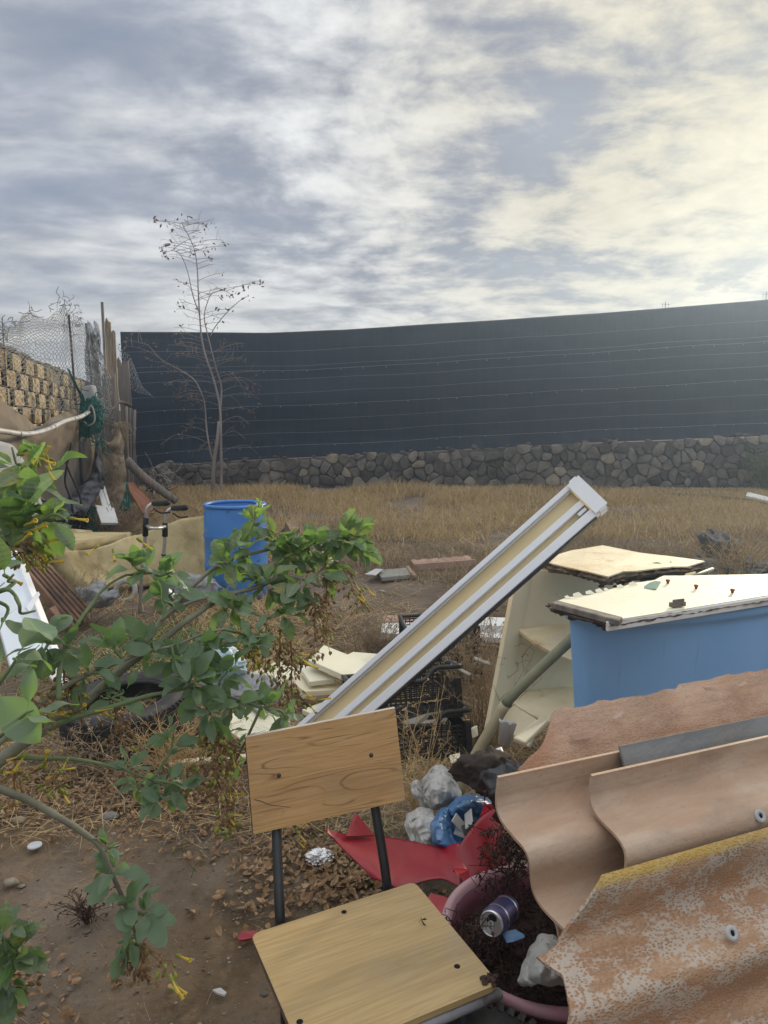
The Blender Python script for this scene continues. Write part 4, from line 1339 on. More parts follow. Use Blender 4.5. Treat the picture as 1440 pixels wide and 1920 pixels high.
for bi, P_ in enumerate(branches):
    n_ = len(P_)
    step = {0: 1, 1: 3, 2: 2}.get(bi, 2)
    for i in range(6 if bi == 0 else 3, n_ - 1, step):
        for rep in range(2 if bi in (0, 3) else 1):
            p = P_[i]
            hgt = p.z
            if rt_.random() < (.5 if hgt > 3.2 else .48):
                continue
            side = -1 if (i + rep + bi) % 2 else 1
            L_ = rt_.uniform(.3, .9) * (1 if hgt < 3.4 else .75)
            dy = rt_.uniform(-.6, .6)
            up0 = rt_.uniform(.25, .6)
            droop = .55 if hgt < 2.6 else .15
            pts = [p, p + Vector((side * L_ * .35, dy * L_ * .35, up0 * L_ * .3)), p + Vector((side * L_ * .7, dy * L_ * .7, up0 * L_ * (.55 - droop * .35))), p + Vector((side * L_, dy * L_, up0 * L_ * (.75 - droop * 1.5)))]
            sp_ = spline(pts, 4)
            twigs.tube(sp_, [.0065, .0035], 4, False)
            for k in range(3, len(sp_), 2):
                if rt_.random() < .55:
                    e = sp_[k] + Vector((rt_.gauss(side * .08, .08), rt_.gauss(0, .1), rt_.gauss(-.02 if hgt < 2.6 else .07, .09)))
                    twigs.tube([sp_[k], sp_[k].lerp(e, .5) + Vector((0, 0, .02)), e], [.004, .003], 3, False)
                    if rt_.random() < .35:
                        for q in range(rt_.randint(1, 4)):
                            dleaf(leaves_mb, e + Vector((rt_.gauss(0, .03), rt_.gauss(0, .03), rt_.gauss(0, .03))), rt_.uniform(.05, .11), rt_)
            for q in range(rt_.choice((0, 2, 4, 7)) if hgt < 3 else rt_.choice((0, 1, 3, 5))):
                dleaf(leaves_mb, sp_[-1] + Vector((rt_.gauss(0, .05), rt_.gauss(0, .05), rt_.gauss(-.02, .05))), rt_.uniform(.06, .13), rt_)
    for q in range(7):
        dleaf(leaves_mb, P_[-1] + Vector((rt_.gauss(0, .08), rt_.gauss(0, .06), rt_.gauss(0, .07))), rt_.uniform(.06, .13), rt_)
build('twigs', twigs, M['bark'], tr, kind='stuff', smooth=True)
build('dead_leaves', leaves_mb, M['deadleaf'], tr, kind='stuff')

# ================================================================== THINGS LYING ON THE FIELD
def flatbit(name, label, cat, pix, z, thick, mat, group=None, wob=0.0):
    P_ = [PZ(x, y, z + wob * i / len(pix)) for i, (x, y) in enumerate(pix)]
    n_ = (P_[1] - P_[0]).cross(P_[-1] - P_[0])
    F_ = frame(sum(P_, Vector()) / len(P_), P_[1] - P_[0], P_[-1] - P_[0])
    return tag(build(name, MB().prism(P_, Vector((0, 0, -thick))), mat, fr=F_, bevel=.003, bseg=1), label, cat, group)


flatbit('board', 'grey board lying flat in the field beside a white sheet', 'board', [(704, 1070), (762, 1064), (770, 1077), (716, 1083)], .07, .04, M['greyboard'])
flatbit('plastic_sheet', 'white curled sheet lying left of the grey board in the field', 'sheet', [(684, 1076), (704, 1066), (718, 1067), (704, 1078)], .09, .01, M['paper'], wob=.03)
flatbit('plank', 'short pinkish plank lying askew between grey board and long pink tile', 'plank', [(761, 1062), (766, 1060), (782, 1078), (774, 1079)], .07, .03, M['pinkplank'])
rf = thing('roof_tile_row', 'long faded pink ridged tile lying in the middle of the field', 'tile', PZ(830, 1066))
a, b = PZ(777, 1069, .04), PZ(888, 1060, .04)
ax_ = (b - a).normalized()
bk = Vector((-ax_.y, ax_.x, 0))
mb = MB().sheet([[a.lerp(b, i / 40) + bk * (j * .05) + Vector((0, 0, .03 + .05 * (j / 2) + .007 * math.sin(i * .9 + math.sin(i * 2.1)) * (j > 0))) for j in range(3)] for i in range(41)], .015)
build('ridged_tile', mb, M['pinkplank'], rf, smooth=True)
build('front_strip', MB().box(((a + b) / 2).to_tuple(), ((b - a).length, .03, .07), None) if False else MB().prism([a, b, b + Vector((0, 0, .07)), a + Vector((0, 0, .07))], -bk * .03), M['pinkplank'], rf)

tag(build('garden_hose', MB().tube(spline([PZ(1120, 938, .04), PZ(1180, 936, .05), PZ(1250, 929, .05), PZ(1320, 930, .05), PZ(1380, 937, .04), PZ(1470, 946, .05)], 8), .045, 8), M['blackplastic'], smooth=True), 'long black hose lying along the far edge of the dry field', 'hose')
flatbit('plank', 'white weathered plank lying by the wall at the right edge', 'plank', [(1398, 929), (1402, 922), (1450, 934), (1450, 941)], .15, .05, M['white_board'])
for k, (px, py, z, sz, lab) in enumerate(((1352, 1046, .02, (.2, .17, .2), 'large dark grey rock with a pointed left shoulder in the dry field'), (1392, 1062, .0, (.2, .16, .11), 'lower dark rock sloping right beside the large pointed rock'), (1312, 1058, .0, (.2, .15, .08), 'small flat grey rock left of the large pointed rock'))):
    p = PZ(px, py + 20, 0)
    mb = crumple(p + Vector((0, 0, sz[2] * .75)), sz, 9, 50 + k * 3, 4, .45)
    if k == 0:
        mb.v = [(x + max(0, z_ - .2) * -.55, y, z_) for x, y, z_ in mb.v]
    tag(build('rock', mb, M['rock'], auto=.5), lab, 'rock', 'rocks in the dry field')
for k, (px, py, lab) in enumerate(((900, 983, 'pale stone lying on the bare soil in mid field'), (820, 1027, 'flat buff stone before the bare patch in mid field'), (868, 985, 'tiny white scrap left of the pale mid field stone'))):
    tag(build('stone', MB().blob(PZ(px, py, .03), (.07 - .02 * k, .05, .04), 2, .4, 1.5, 60 + k), M['pale_stone']), lab, 'stone', 'stones in the field')


def twig_bush(name, label, base, h, n_, mat, leafm, nl, spread, ls, seed):
    r_ = random.Random(seed)
    o = thing(name, label, 'bush', base)
    t_, l_ = MB(), MB()
    for k in range(n_):
        p = base + Vector((r_.gauss(0, spread * .2), r_.gauss(0, spread * .2), 0))
        e = base + Vector((r_.gauss(0, spread), r_.gauss(0, spread * .7), h * r_.uniform(.5, 1)))
        sp_ = spline([p, p.lerp(e, .5) + Vector((r_.gauss(0, .06), r_.gauss(0, .06), .05 * h)), e], 4)
        t_.tube(sp_, [.007, .003], 4, False)
        for q in range(nl):
            dleaf(l_, sp_[r_.randint(2, len(sp_) - 1)] + Vector((r_.gauss(0, ls), r_.gauss(0, ls), r_.gauss(0, ls))), ls * r_.uniform(.7, 1.4), r_)
    build('stems', t_, mat, o, kind='stuff')
    if nl:
        build('foliage', l_, leafm, o, kind='stuff')
    return o


twig_bush('green_bush', 'small dark green bush against the stone wall at the right edge', PY(1440, 915, 17.2), 1.1, 70, M['stem'], M['weed_green'], 26, .42, .055, 3)

# white boards in the middle distance
GB = 'broken boards behind the lamp housing'
flatbit('board', 'pinkish weathered board lying left of the lamp housing', 'board', [(716, 1166), (716, 1154), (782, 1150), (800, 1163)], .12, .03, M['pinkplank'], GB)
flatbit('board', 'white rotting board below the pinkish one, left of lamp housing', 'board', [(714, 1186), (716, 1168), (800, 1166), (790, 1192)], .13, .05, M['white_board'], GB)
flatbit('board', 'upper white board right of the lamp housing by the shelf unit', 'board', [(868, 1170), (880, 1156), (958, 1158), (956, 1174)], .2, .05, M['white_board'], GB)
flatbit('board', 'lower white board right of the lamp housing near crates', 'board', [(840, 1192), (870, 1177), (956, 1183), (952, 1196)], .15, .04, M['white_board'], GB)
flatbit('board', 'thin brownish board nearest the crates behind the lamp housing', 'board', [(820, 1206), (862, 1194), (950, 1204), (946, 1212)], .1, .03, M['chip_edge'], GB)
GC = 'cream boards in the loose pile'
flatbit('board', 'topmost cream board with a dark raw edge in the loose pile', 'board', [(578, 1237), (607, 1209), (655, 1228), (690, 1243), (655, 1270)], .24, .035, M['cream_clean'], GC)
flatbit('board', 'cream board behind the topmost one, partly under lamp housing', 'board', [(640, 1232), (662, 1222), (712, 1226), (690, 1250)], .17, .02, M['cream_clean'], GC)
flatbit('board', 'small cream board poking out beneath the topmost board', 'board', [(560, 1247), (590, 1243), (628, 1272), (580, 1278)], .17, .03, M['cream_clean'], GC)
flatbit('board', 'cracked cream board with flaking brown layers in the pile', 'board', [(540, 1270), (570, 1252), (640, 1284), (648, 1292), (570, 1296)], .12, .05, M['cream'], GC)
flatbit('board', 'brown raw board near the bottom of the loose pile', 'board', [(560, 1294), (650, 1284), (664, 1296), (580, 1312)], .09, .04, M['chip_edge'], GC)
flatbit('board', 'narrow cream strip lowest in the loose pile', 'board', [(566, 1330), (640, 1303), (660, 1307), (590, 1340)], .06, .03, M['cream_clean'], GC)
flatbit('board', 'cream board seen through leaves left of the wooden chair back', 'board', [(405, 1352), (470, 1322), (545, 1352), (468, 1398)], .05, .03, M['cream_clean'], GC)
flatbit('board', 'pale board half hidden under leaves left of the loose pile', 'board', [(470, 1262), (520, 1238), (566, 1256), (520, 1284)], .06, .03, M['cream_clean'], GC)
flatbit('wood_strip', 'pale wooden strip lying on litter left of the chair', 'strip', [(316, 1432), (318, 1425), (470, 1410), (472, 1418)], .04, .02, M['cream'])
flatbit('wood_strip', 'grey plank piece under leaves near the pale blue bag', 'strip', [(430, 1290), (440, 1280), (505, 1330), (492, 1340)], .08, .02, M['greyboard'])

# ================================================================== LAMP HOUSING (long white trough leaning on the shelf)
A0 = Pd(498, 1412, 3.22)
A1 = Pd(1074, 901, 3.12)
B1 = Pd(1150, 938, 3.04)
la = (A1 - A0).normalized()
lw = (B1 - A1)
lw = (lw - la * lw.dot(la))
W_ = lw.length
lw.normalize()
ln_ = lw.cross(la)
if ln_.dot(CAM - A0) < 0:
    ln_ = -ln_
LL = (A1 - A0).length
LF = Matrix((la, lw, ln_)).transposed().to_4x4()
LF.translation = A0
lamp = thing('lamp_housing', 'long white and cream lamp trough leaning diagonally across the rubbish', 'lamp housing', fr=LF)


def lbox(name, x0, x1, y0, y1, z0, z1, mat, bev=.003):
    return build(name, MB().box(((x0 + x1) / 2, (y0 + y1) / 2, (z0 + z1) / 2), (x1 - x0, y1 - y0, z1 - z0), LF), mat, lamp, bevel=bev)


M['lampwhite'] = pmat('white_lacquered_profile', [(.72, .74, .78), (.82, .84, .87)], 3, 6, (.4, 3, 3), rough=.4, spec=.4, bump=.06, spots=[((.42, .38, .32), 6, .62, .8, (.5, 3, 3))])
M['lampcream'] = pmat('yellowed_reflector', [(.68, .54, .29), (.78, .65, .39)], 3, 6, (.3, 3, 3), rough=.4, spec=.4, bump=.05, spots=[((.34, .2, .08), 4, .6, .8, (.6, 4, 3))])
lbox('tray', 0, LL, .008, W_ - .008, -.05, -.035, M['lampcream'])
lbox('side_rail', 0, LL, 0, W_ * .12, -.05, .006, M['lampwhite'])
lbox('rail_lip', .02, LL - .03, W_ * .122, W_ * .15, -.034, -.012, M['lampwhite'])
lbox('centre_rail', .0, LL - .035, W_ * .46, W_ * .62, -.034, -.004, M['lampwhite'])
lbox('side_rail', 0, LL, W_ * .80, W_, -.05, .004, M['lampwhite'])
lbox('rail_lip', .02, LL - .03, W_ * .772, W_ * .797, -.034, -.014, M['lampwhite'])
mb = MB()
# open end cap: a hollow square collar
for y0, y1, z0, z1 in ((-.004, W_ + .004, .008, .014), (-.004, W_ + .004, -.058, -.052), (-.006, .004, -.052, .008), (W_ - .004, W_ + .006, -.052, .008)):
    mb.box((LL - .0, (y0 + y1) / 2, (z0 + z1) / 2), (.036, y1 - y0, z1 - z0), LF)
build('end_cap', mb, M['lampwhite'], lamp)
lbox('end_plate', LL - .04, LL - .034, .006, W_ - .006, -.034, -.001, M['lampcream'], 0)
lbox('end_flap', LL - .036, LL + .03, W_ * .02, W_ * .98, .015, .018, M['lampwhite'], 0)
lbox('dark_seam', 0.0, LL - .04, W_ + .001, W_ + .007, -.05, -.012, M['blackplastic'], 0)
lbox('socket', LL - .09, LL - .045, W_ * .66, W_ * .74, -.034, -.008, M['lampwhite'])

# ================================================================== BLACK CRATES
def crate(name, label, F_, L_, W2, H_, hump=True):
    """F_: origin at front lower left corner, x along the long side, y depth, z up"""
    c = thing(name, label, 'crate', fr=F_, group='black plastic crates')

    def wall_panel(nm, ax, length, yoff):
        mb = MB()
        nx = max(6, int(length / .026))
        for i in range(nx + 1):
            x = length * i / nx
            cc, sz = ((x, yoff, H_ * .52), (.006, .006, H_ * .8)) if ax == 'x' else ((yoff, x, H_ * .52), (.006, .006, H_ * .8))
            mb.box(cc, sz, F_)
        nz = max(4, int(H_ / .026))
        for k in range(nz + 1):
            z_ = H_ * .1 + H_ * .78 * k / nz
            cc, sz = ((length / 2, yoff + .002, z_), (length, .005, .007)) if ax == 'x' else ((yoff + .002, length / 2, z_), (.005, length, .007))
            mb.box(cc, sz, F_)
        build(nm, mb, M['blackplastic'], c, kind='stuff')
    wall_panel('lattice_front', 'x', L_, .004)
    wall_panel('lattice_back', 'x', L_, W2 - .006)
    wall_panel('lattice_side', 'y', W2, .004)
    wall_panel('lattice_side', 'y', W2, L_ - .006)
    mb = MB()
    for i in range(13):
        mb.box((L_ * i / 12, W2 / 2, .012), (.008, W2, .008), F_)
    for i in range(9):
        mb.box((L_ / 2, W2 * i / 8, .013), (L_, .008, .007), F_)
    build('lattice_base', mb, M['blackplastic'], c, kind='stuff')
    for x, y in ((0, 0), (L_, 0), (0, W2), (L_, W2)):
        build('corner_post', MB().box((x, y, H_ / 2), (.032, .032, H_), F_), M['blackplastic'], c, bevel=.006)
    for y in (-.006, W2 + .006):
        pts = [Vector((-.02, y, H_)), Vector((.03, y, H_)), Vector((L_ * .22, y, H_)), Vector((L_ * .5, y, H_)), Vector((L_ * .68, y, H_)), Vector((L_ * .78, y, H_ + (.05 if hump else .0))), Vector((L_ * .9, y, H_ + (.055 if hump else 0))), Vector((L_ + .02, y, H_ + (.055 if hump else 0)))]
        build('rim', MB().tube([F_ @ p for p in spline(pts, 4)], .013, 6), M['blackplastic'], c, smooth=True)
    for x in (-.008, L_ + .008):
        zz = H_ + (.055 if hump and x > 0 else 0)
        build('rim', MB().tube([F_ @ Vector((x, 0, zz)), F_ @ Vector((x, W2, zz))], .014, 6), M['blackplastic'], c, smooth=True)
    build('foot_rail', MB().box((L_ / 2, .0, .012), (L_, .016, .024), F_), M['blackplastic'], c, bevel=.004)
    return c


cf = frame(PZ(668, 1448, 0) + Vector((0, .05, .0)), (.985, .16, .02), (-.16, .985, 0))
cf1 = cf @ Matrix.Rotation(rad(-8), 4, 'X')
crate('plastic_crate', 'black lattice crate at the bottom of the stack by the chair', cf1 @ Matrix.Translation((.02, .0, .0)), .53, .34, .17)
crate('plastic_crate', 'black lattice crate stacked on top beside the lamp trough', cf1 @ Matrix.Translation((0, .03, .185)) @ Matrix.Rotation(rad(-5), 4, 'X'), .52, .34, .19)
cf2 = frame(PZ(752, 1320, 0) + Vector((0, .25, .0)), (.99, .1, .03), (-.1, .99, 0))
crate('plastic_crate', 'black lattice crate standing farther back behind the stacked pair', cf2 @ Matrix.Rotation(rad(-6), 4, 'X'), .52, .34, .2)
crate('plastic_crate', 'black lattice crate with handle lying topmost at the back', cf2 @ Matrix.Translation((.06, .05, .22)), .44, .3, .13)
flatbit('wood_strip', 'grey sliver of wood across the back crates', 'strip', [(842, 1246), (846, 1243), (884, 1262), (880, 1265)], .42, .01, M['greyboard'])
flatbit('wood_strip', 'short grey stick poking right from the back crates', 'strip', [(886, 1234), (890, 1230), (922, 1242), (918, 1246)], .44, .012, M['greyboard'])

slab('white_scrap', 'added white piece inside the upper stacked crate, paling its lattice gaps', 'scrap', [(752, 1352, 3.42), (800, 1338, 3.44), (842, 1330, 3.5), (838, 1352, 3.44), (770, 1366, 3.4)], .01, M['whitebag'])  # white piece added so the crate's lattice openings look light

# ================================================================== CREAM CORNER SHELF UNIT
sh = thing('corner_shelf', 'leaning cream corner shelf unit with a peeling curved top', 'shelf unit', PZ(960, 1390))


def panel(name, quad, thick, mat, parent, bevel=.003):
    q = [p if isinstance(p, Vector) else Pd(*p) for p in quad]
    n_ = (q[1] - q[0]).cross(q[2] - q[0]).normalized()
    if n_.dot(CAM - q[0]) < 0:
        n_ = -n_
    F_ = frame(sum(q, Vector()) / len(q), q[1] - q[0], q[-1] - q[0])
    return build(name, MB().prism(q, -n_ * thick), mat, parent, fr=F_, bevel=bevel, bseg=1)


panel('back_panel', [(986, 1066, 3.62), (1160, 1078, 3.8), (1120, 1350, 3.62), (935, 1350, 3.46)], .02, M['cream'], sh)
panel('side_panel', [(969, 1082, 3.42), (1002, 1062, 3.60), (950, 1352, 3.44), (914, 1376, 3.28)], .022, M['cream'], sh)
panel('shelf', [(972, 1180, 3.50), (1088, 1164, 3.72), (1130, 1190, 3.7), (1110, 1246, 3.40), (1076, 1238, 3.34), (1042, 1226, 3.32), (1006, 1206, 3.36)], .02, M['cream_top'], sh)
panel('shelf', [(944, 1304, 3.44), (1070, 1284, 3.62), (1120, 1300, 3.6), (1100, 1350, 3.3), (1060, 1356, 3.24), (1022, 1352, 3.22), (975, 1326, 3.3)], .02, M['cream_top'], sh)
panel('plinth', [(930, 1352, 3.36), (962, 1322, 3.34), (1010, 1352, 3.2), (990, 1400, 3.16)], .02, M['cream'], sh)
panel('cleat', [(1030, 1064, 3.60), (1120, 1070, 3.62), (1120, 1082, 3.62), (1030, 1074, 3.60)], .03, M['chip_edge'], sh)
# bowed, delaminating top: sheet skin on a rotten core
tp_edge = [(1012, 1050), (1036, 1042), (1070, 1032), (1130, 1022), (1165, 1029), (1200, 1036), (1260, 1043), (1312, 1050), (1322, 1052), (1290, 1062), (1262, 1062), (1225, 1066), (1195, 1070), (1168, 1071), (1140, 1081), (1100, 1071), (1050, 1060)]


def ragged_board(tp, edge, z, thick, skin, core, parent, names, rag, seed, over=.0, low=None):
    """a skin polygon with a rough layered core under it"""
    r_ = random.Random(seed)
    P_ = [PZ(x, y, z + (low(x) if low else 0)) for x, y in edge]
    Q = []
    for a_, b_ in zip(P_, P_[1:] + P_[:1]):
        k = max(1, int((b_ - a_).length / .02))
        Q += [a_.lerp(b_, i / k) for i in range(k)]
    c_ = sum(Q, Vector()) / len(Q)
    sk = [q + (c_ - q) * r_.uniform(0, .012) for q in Q]
    build(names[0], MB().prism(sk, Vector((0, 0, -.006))), skin, parent)
    mb = MB()
    rings = []
    for lv, (dz, sh_) in enumerate(((-.007, -.004), (-.25, .012), (-.5, -.012), (-.75, .016), (-1.0, .03))):
        rings.append([q + (c_ - q).normalized() * (sh_ + r_.uniform(-rag, rag)) + Vector((0, 0, (dz if lv == 0 else dz * thick) + r_.uniform(-.003, .003))) for q in Q])
    n_ = len(Q)
    vs = [v for r in rings for v in r]
    fs = [(k * n_ + i, k * n_ + (i + 1) % n_, (k + 1) * n_ + (i + 1) % n_, (k + 1) * n_ + i) for k in range(4) for i in range(n_)]
    fs += [tuple(range(n_)), tuple(4 * n_ + i for i in range(n_ - 1, -1, -1))]
    mb.add(vs, fs)
    build(names[1], mb, core, parent)


ragged_board(0, tp_edge, .935, .045, M['cream_top'], M['chip'], sh, ('top_skin', 'top_core'), .012, 4, low=lambda x: .03 * math.sin((x - 1012) / 300 * math.pi))
mb = MB()
for k in range(90):   # frayed chipboard along the right front edge
    t = R.random()
    p = PZ(lerp(1135, 1322, t), lerp(1082, 1053, t), .92) + Vector((R.gauss(0, .01), R.gauss(-.01, .02), R.gauss(-.025, .02)))
    mb.blob(p, (R.uniform(.012, .035), R.uniform(.01, .025), R.uniform(.005, .012)), 1, .5, 2, k)
build('frayed_edge', mb, M['chip'], sh, kind='stuff')
slab('wood_block', 'small yellow wood block under the right end of the shelf top', 'block', [(1285, 1075, 3.3), (1305, 1070, 3.32), (1306, 1078, 3.3), (1285, 1084, 3.28)], .06, M['lampcream'])
tag(build('stick', MB().tube([Pd(1286, 1086, 3.05), Pd(1336, 1067, 3.35)], .009, 6), M['greenpipe'], smooth=True), 'thin stick poking out right of the curved shelf top', 'stick')
flatbit('fabric_scrap', 'folded green cloth between the shelf top and the cream board', 'cloth', [(1170, 1104), (1185, 1094), (1215, 1088), (1240, 1090), (1230, 1104)], .965, .02, pmat('sea_green_cloth', [(.1, .2, .15), (.16, .28, .22)], 8, bump=.3), wob=.02)

# ================================================================== PALE BLUE TUB AND THE BOARD ON IT
ud = Vector((.93, .37, 0)).normalized()
wd = Vector((-ud.y, ud.x, 0))
TZ = .93
L0 = PZ(1079, 1168, TZ)
tub_o = L0 + ud * .67 + wd * .125
tub = thing('plastic_tub', 'large pale blue plastic tub with a cream board laid over it', 'tub', Vector((tub_o.x, tub_o.y, 0)))


def tub_ring(a, b, z_, k=2.4, n_=72):
    out = []
    for i in range(n_):
        t = 2 * math.pi * i / n_
        c_, s_ = math.cos(t), math.sin(t)
        x = a * math.copysign(abs(c_) ** (2 / k), c_)
        y = b * math.copysign(abs(s_) ** (2 / k), s_)
        q = tub_o + ud * x + wd * y
        out.append(Vector((q.x, q.y, z_)))
    return out


rings = [tub_ring(.50 + .085 * z_, .105 + .085 * z_, z_) for z_ in (0, .03, .2, .4, .6, .75, .86)]
rings += [tub_ring(.575, .18, .885), tub_ring(.592, .197, .895), tub_ring(.596, .20, .915), tub_ring(.59, .194, TZ), tub_ring(.57, .175, TZ), tub_ring(.56, .165, .9), tub_ring(.53, .135, .5), tub_ring(.50, .105, .03)]
mb = MB()
n_ = 72
vs = [v for r in rings for v in r]
fs = [(k * n_ + i, k * n_ + (i + 1) % n_, (k + 1) * n_ + (i + 1) % n_, (k + 1) * n_ + i) for k in range(len(rings) - 1) for i in range(n_)]
fs += [tuple(range(n_ - 1, -1, -1)), tuple((len(rings) - 1) * n_ + i for i in range(n_))]
build('body', MB().add(vs, fs), M['tub'], tub, smooth=True)

cb = thing('cream_board', 'peeling cream covered board with white edge strip lying on the blue tub', 'board', PZ(1250, 1130, .95))
ed = [(1146, 1163), (1200, 1155), (1300, 1139), (1440, 1116), (1640, 1086), (1640, 1072), (1500, 1074), (1440, 1076), (1390, 1077), (1330, 1078), (1285, 1079), (1243, 1079), (1228, 1087), (1205, 1091), (1190, 1092), (1172, 1098), (1146, 1104), (1122, 1110), (1100, 1116), (1070, 1119), (1050, 1124), (1034, 1132), (1060, 1139), (1100, 1150)]
ragged_board(0, ed, .975, .038, M['cream_clean'], M['chip'], cb, ('vinyl_skin', 'chip_core'), .007, 9)
a, b = PZ(1140, 1166, .972), PZ(1640, 1088, .972)
panel('edge_strip', [a, b, b + Vector((0, 0, -.034)), a + Vector((0, 0, -.034))], .012, M['white_board'], cb)
a, b = PZ(1034, 1130, .985), PZ(1160, 1163, .985)
panel('timber_batten', [a, b, b + (PZ(1165, 1159, .985) - PZ(1160, 1163, .985)) * 1.6, a + (PZ(1165, 1159, .985) - PZ(1160, 1163, .985)) * 1.6], .022, M['wood_grey'], cb)
mb = MB()
for k in range(60):
    t = R.random()
    p = PZ(lerp(1032, 1145, t), lerp(1138, 1170, t), .945) + Vector((R.gauss(0, .008), R.gauss(0, .01), R.gauss(0, .009)))
    mb.blob(p, (R.uniform(.01, .03), R.uniform(.008, .02), R.uniform(.004, .01)), 1, .5, 2, k)
build('rotten_edge', mb, M['chip'], cb, kind='stuff')
for px, py in ((1252, 1094), (1305, 1104), (1373, 1112)):
    c = PZ(px, py, .977)
    build('rusty_screw', MB().lathe([(0, .016), (.0075, .016), (.009, .011), (.006, .008), (.005, 0), (.0, -.002)], 10, Matrix.Translation(c)), M['brown_peg'], cb, smooth=True)
mb = MB()
c = PZ(1270, 1137, .978)
Fk = frame(c, ud, wd)
mb.box((0, 0, .008), (.06, .02, .016), Fk)
mb.box((.004, .0, .02), (.05, .006, .012), Fk)
mb.box((-.012, -.003, .017), (.012, .012, .012), Fk)
build('bracket', mb, M['wood_grey'], cb, bevel=.002)
mb = MB()
for k in range(7):   # torn upstanding tabs of the vinyl on the back edge
    t = (k + R.random() * .5) / 9
    p = PZ(lerp(1052, 1236, t), lerp(1124, 1087, t), .978)
    s_ = R.uniform(.01, .028)
    mb.prism([p, p + ud * s_ * 1.6, p + ud * s_ * 1.2 + Vector((0, 0, s_ * .45)) + wd * .015, p + ud * s_ * .2 + Vector((0, 0, s_ * .3)) + wd * .012], wd * .0015)
build('torn_flaps', mb, M['cream_clean'], cb, kind='stuff')

# prop pole
pp = thing('prop_pole', 'faded pole leaning from the rubbish up to the blue tub rim', 'pole', Pd(860, 1480, 2.9))
sp_ = spline([Pd(1092, 1180, 2.78), Pd(1040, 1228, 2.80), Pd(985, 1280, 2.84), Pd(948, 1320, 2.88), Pd(920, 1368, 2.92), Pd(890, 1420, 2.95), Pd(860, 1486, 2.98)], 5)
build('green_length', MB().tube(sp_[:16], .0215, 10), M['greenpipe'], pp, smooth=True)
build('tan_length', MB().tube(sp_[15:], .023, 10), M['tan_pipe'], pp, smooth=True)

# ================================================================== S PROFILE ROOF SHEETS
BETA = rad(37)
hd = -wd
vd = hd * math.sin(BETA) - Vector((0, 0, math.cos(BETA)))
nd = hd * math.cos(BETA) + Vector((0, 0, math.sin(BETA)))
P3 = Pd(935, 1458, 1.52)


def roof_sheet(name, label, tl, noff, length, height, wave, mat, left=None, top=None, thick=.007, nu=46, nv=90):
    """tl: pixel of the top left corner on the plane shifted noff along the normal; left(t) trims the left end, top(s) the top edge"""
    o = PP(tl[0], tl[1], P3 + nd * noff, nd)
    G_ = []
    for i in range(nu + 1):
        r_ = []
        for j in range(nv + 1):
            t = height * j / nv
            s0 = left(t) if left else 0
            s_ = s0 + (length - s0) * (i / nu) ** 1.3
            if top:
                t0 = top(s_)
                t = t0 + (height - t0) * j / nv
            r_.append(o + ud * s_ + vd * t + nd * wave(t))
        G_.append(r_)
    F_ = Matrix((ud, -vd, nd)).transposed().to_4x4()
    F_.translation = o
    return tag(build(name, MB().sheet(G_, thick), mat, fr=F_, smooth=True, auto=.7), label, 'roof sheet', 'roof sheets leaning on the tub'), o


def wv_(A, lam, t0):
    return lambda t: -A * math.cos(2 * math.pi * (t - t0) / lam) + A * math.cos(2 * math.pi * (-t0) / lam)


roof_sheet('roof_sheet', 'wavy clay coloured sheet whose curled left end hangs over the maroon basin', (935, 1458), 0, .95, .98, wv_(.029, .175, .062), M['tile_smooth'], left=lambda t: .27 * max(0, t - .12))
roof_sheet('roof_sheet', 'grey weathered sheet showing as a band behind the two smooth sheets', (1162, 1399), .016, .9, .16, lambda t: .0 - .02 * math.sin(t * 9), M['tile_grey'])
s2_, _o = roof_sheet('roof_sheet', 'smooth clay sheet with one grommet hole, between the others', (1111, 1455), .05, .75, .23, wv_(.031, .19, .055), M['tile_smooth'])
f_, of = roof_sheet('roof_sheet', 'front stippled sheet with a yellow painted top edge and worn white patches', (1128, 1640), .085, .75, .75, wv_(.034, .185, .103), M['tile_front'],
                    left=lambda t: interp(t, [(0, 0), (.1, -.105), (.1045, -.152), (.14, -.122), (.17, -.143), (.21, -.162), (1, -.2)]), nv=200)


def brk(s_):
    q = 1.0 - min(1, max(0, (s_ + .06) / .1))
    return .026 + .05 * q ** 1.5 + .010 * noise.fractal(Vector((s_ * 14, 2, 0)), 1, 2, 3) - .012 * (1 if s_ > .42 else 0)


bk_sheet, ob = roof_sheet('roof_sheet', 'broken red stippled sheet with flaking paint nearest the blue tub', (1012, 1318), -.14, .95, .62, lambda t: .045 * math.sin(min(t, .3) / .3 * math.pi), M['tile_red'],
                          left=lambda t: .02 - .155 * math.sin(min(1, t / .10) * math.pi / 2) + .02 * noise.noise(Vector((t * 18, 1, 4))), top=brk)


def grommet(px, py, noff, sheet_):
    c_ = PP(px, py, P3 + nd * noff, nd)
    F_ = frame(c_, ud, -vd)
    g = build('grommet', MB().lathe([(.0058, .0), (.0058, .004), (.0135, .0035), (.015, 0)], 18, F_), M['conduit'], sheet_, fr=F_, smooth=True)
    build('hole', MB().lathe([(0, .001), (.0057, .001)], 14, F_), M['dark'], g)


grommet(1425, 1530, .05 + .024, s2_)
grommet(1372, 1750, .085 + .004, f_)
mb = MB()
for px, py, s_ in ((1086, 1376, .03), (1155, 1340, .016), (1265, 1330, .016), (1330, 1290, .02), (1200, 1350, .012), (1385, 1282, .016)):
    p = PP(px, py, P3 + nd * (-.14 + .052), nd)
    q = R.uniform(-.4, .4)
    x_ = ud * math.cos(q) + vd * math.sin(q)
    y_ = ud * -math.sin(q) + vd * math.cos(q)
    mb.prism([p - x_ * s_, p + x_ * s_ * 1.2 + nd * .006, p + x_ * s_ + y_ * s_ * .5 + nd * .012, p - x_ * s_ * .8 + y_ * s_ * .45 + nd * .003], nd * .0015)
build('paint_flakes', mb, M['pinkplank'], bk_sheet, kind='stuff')

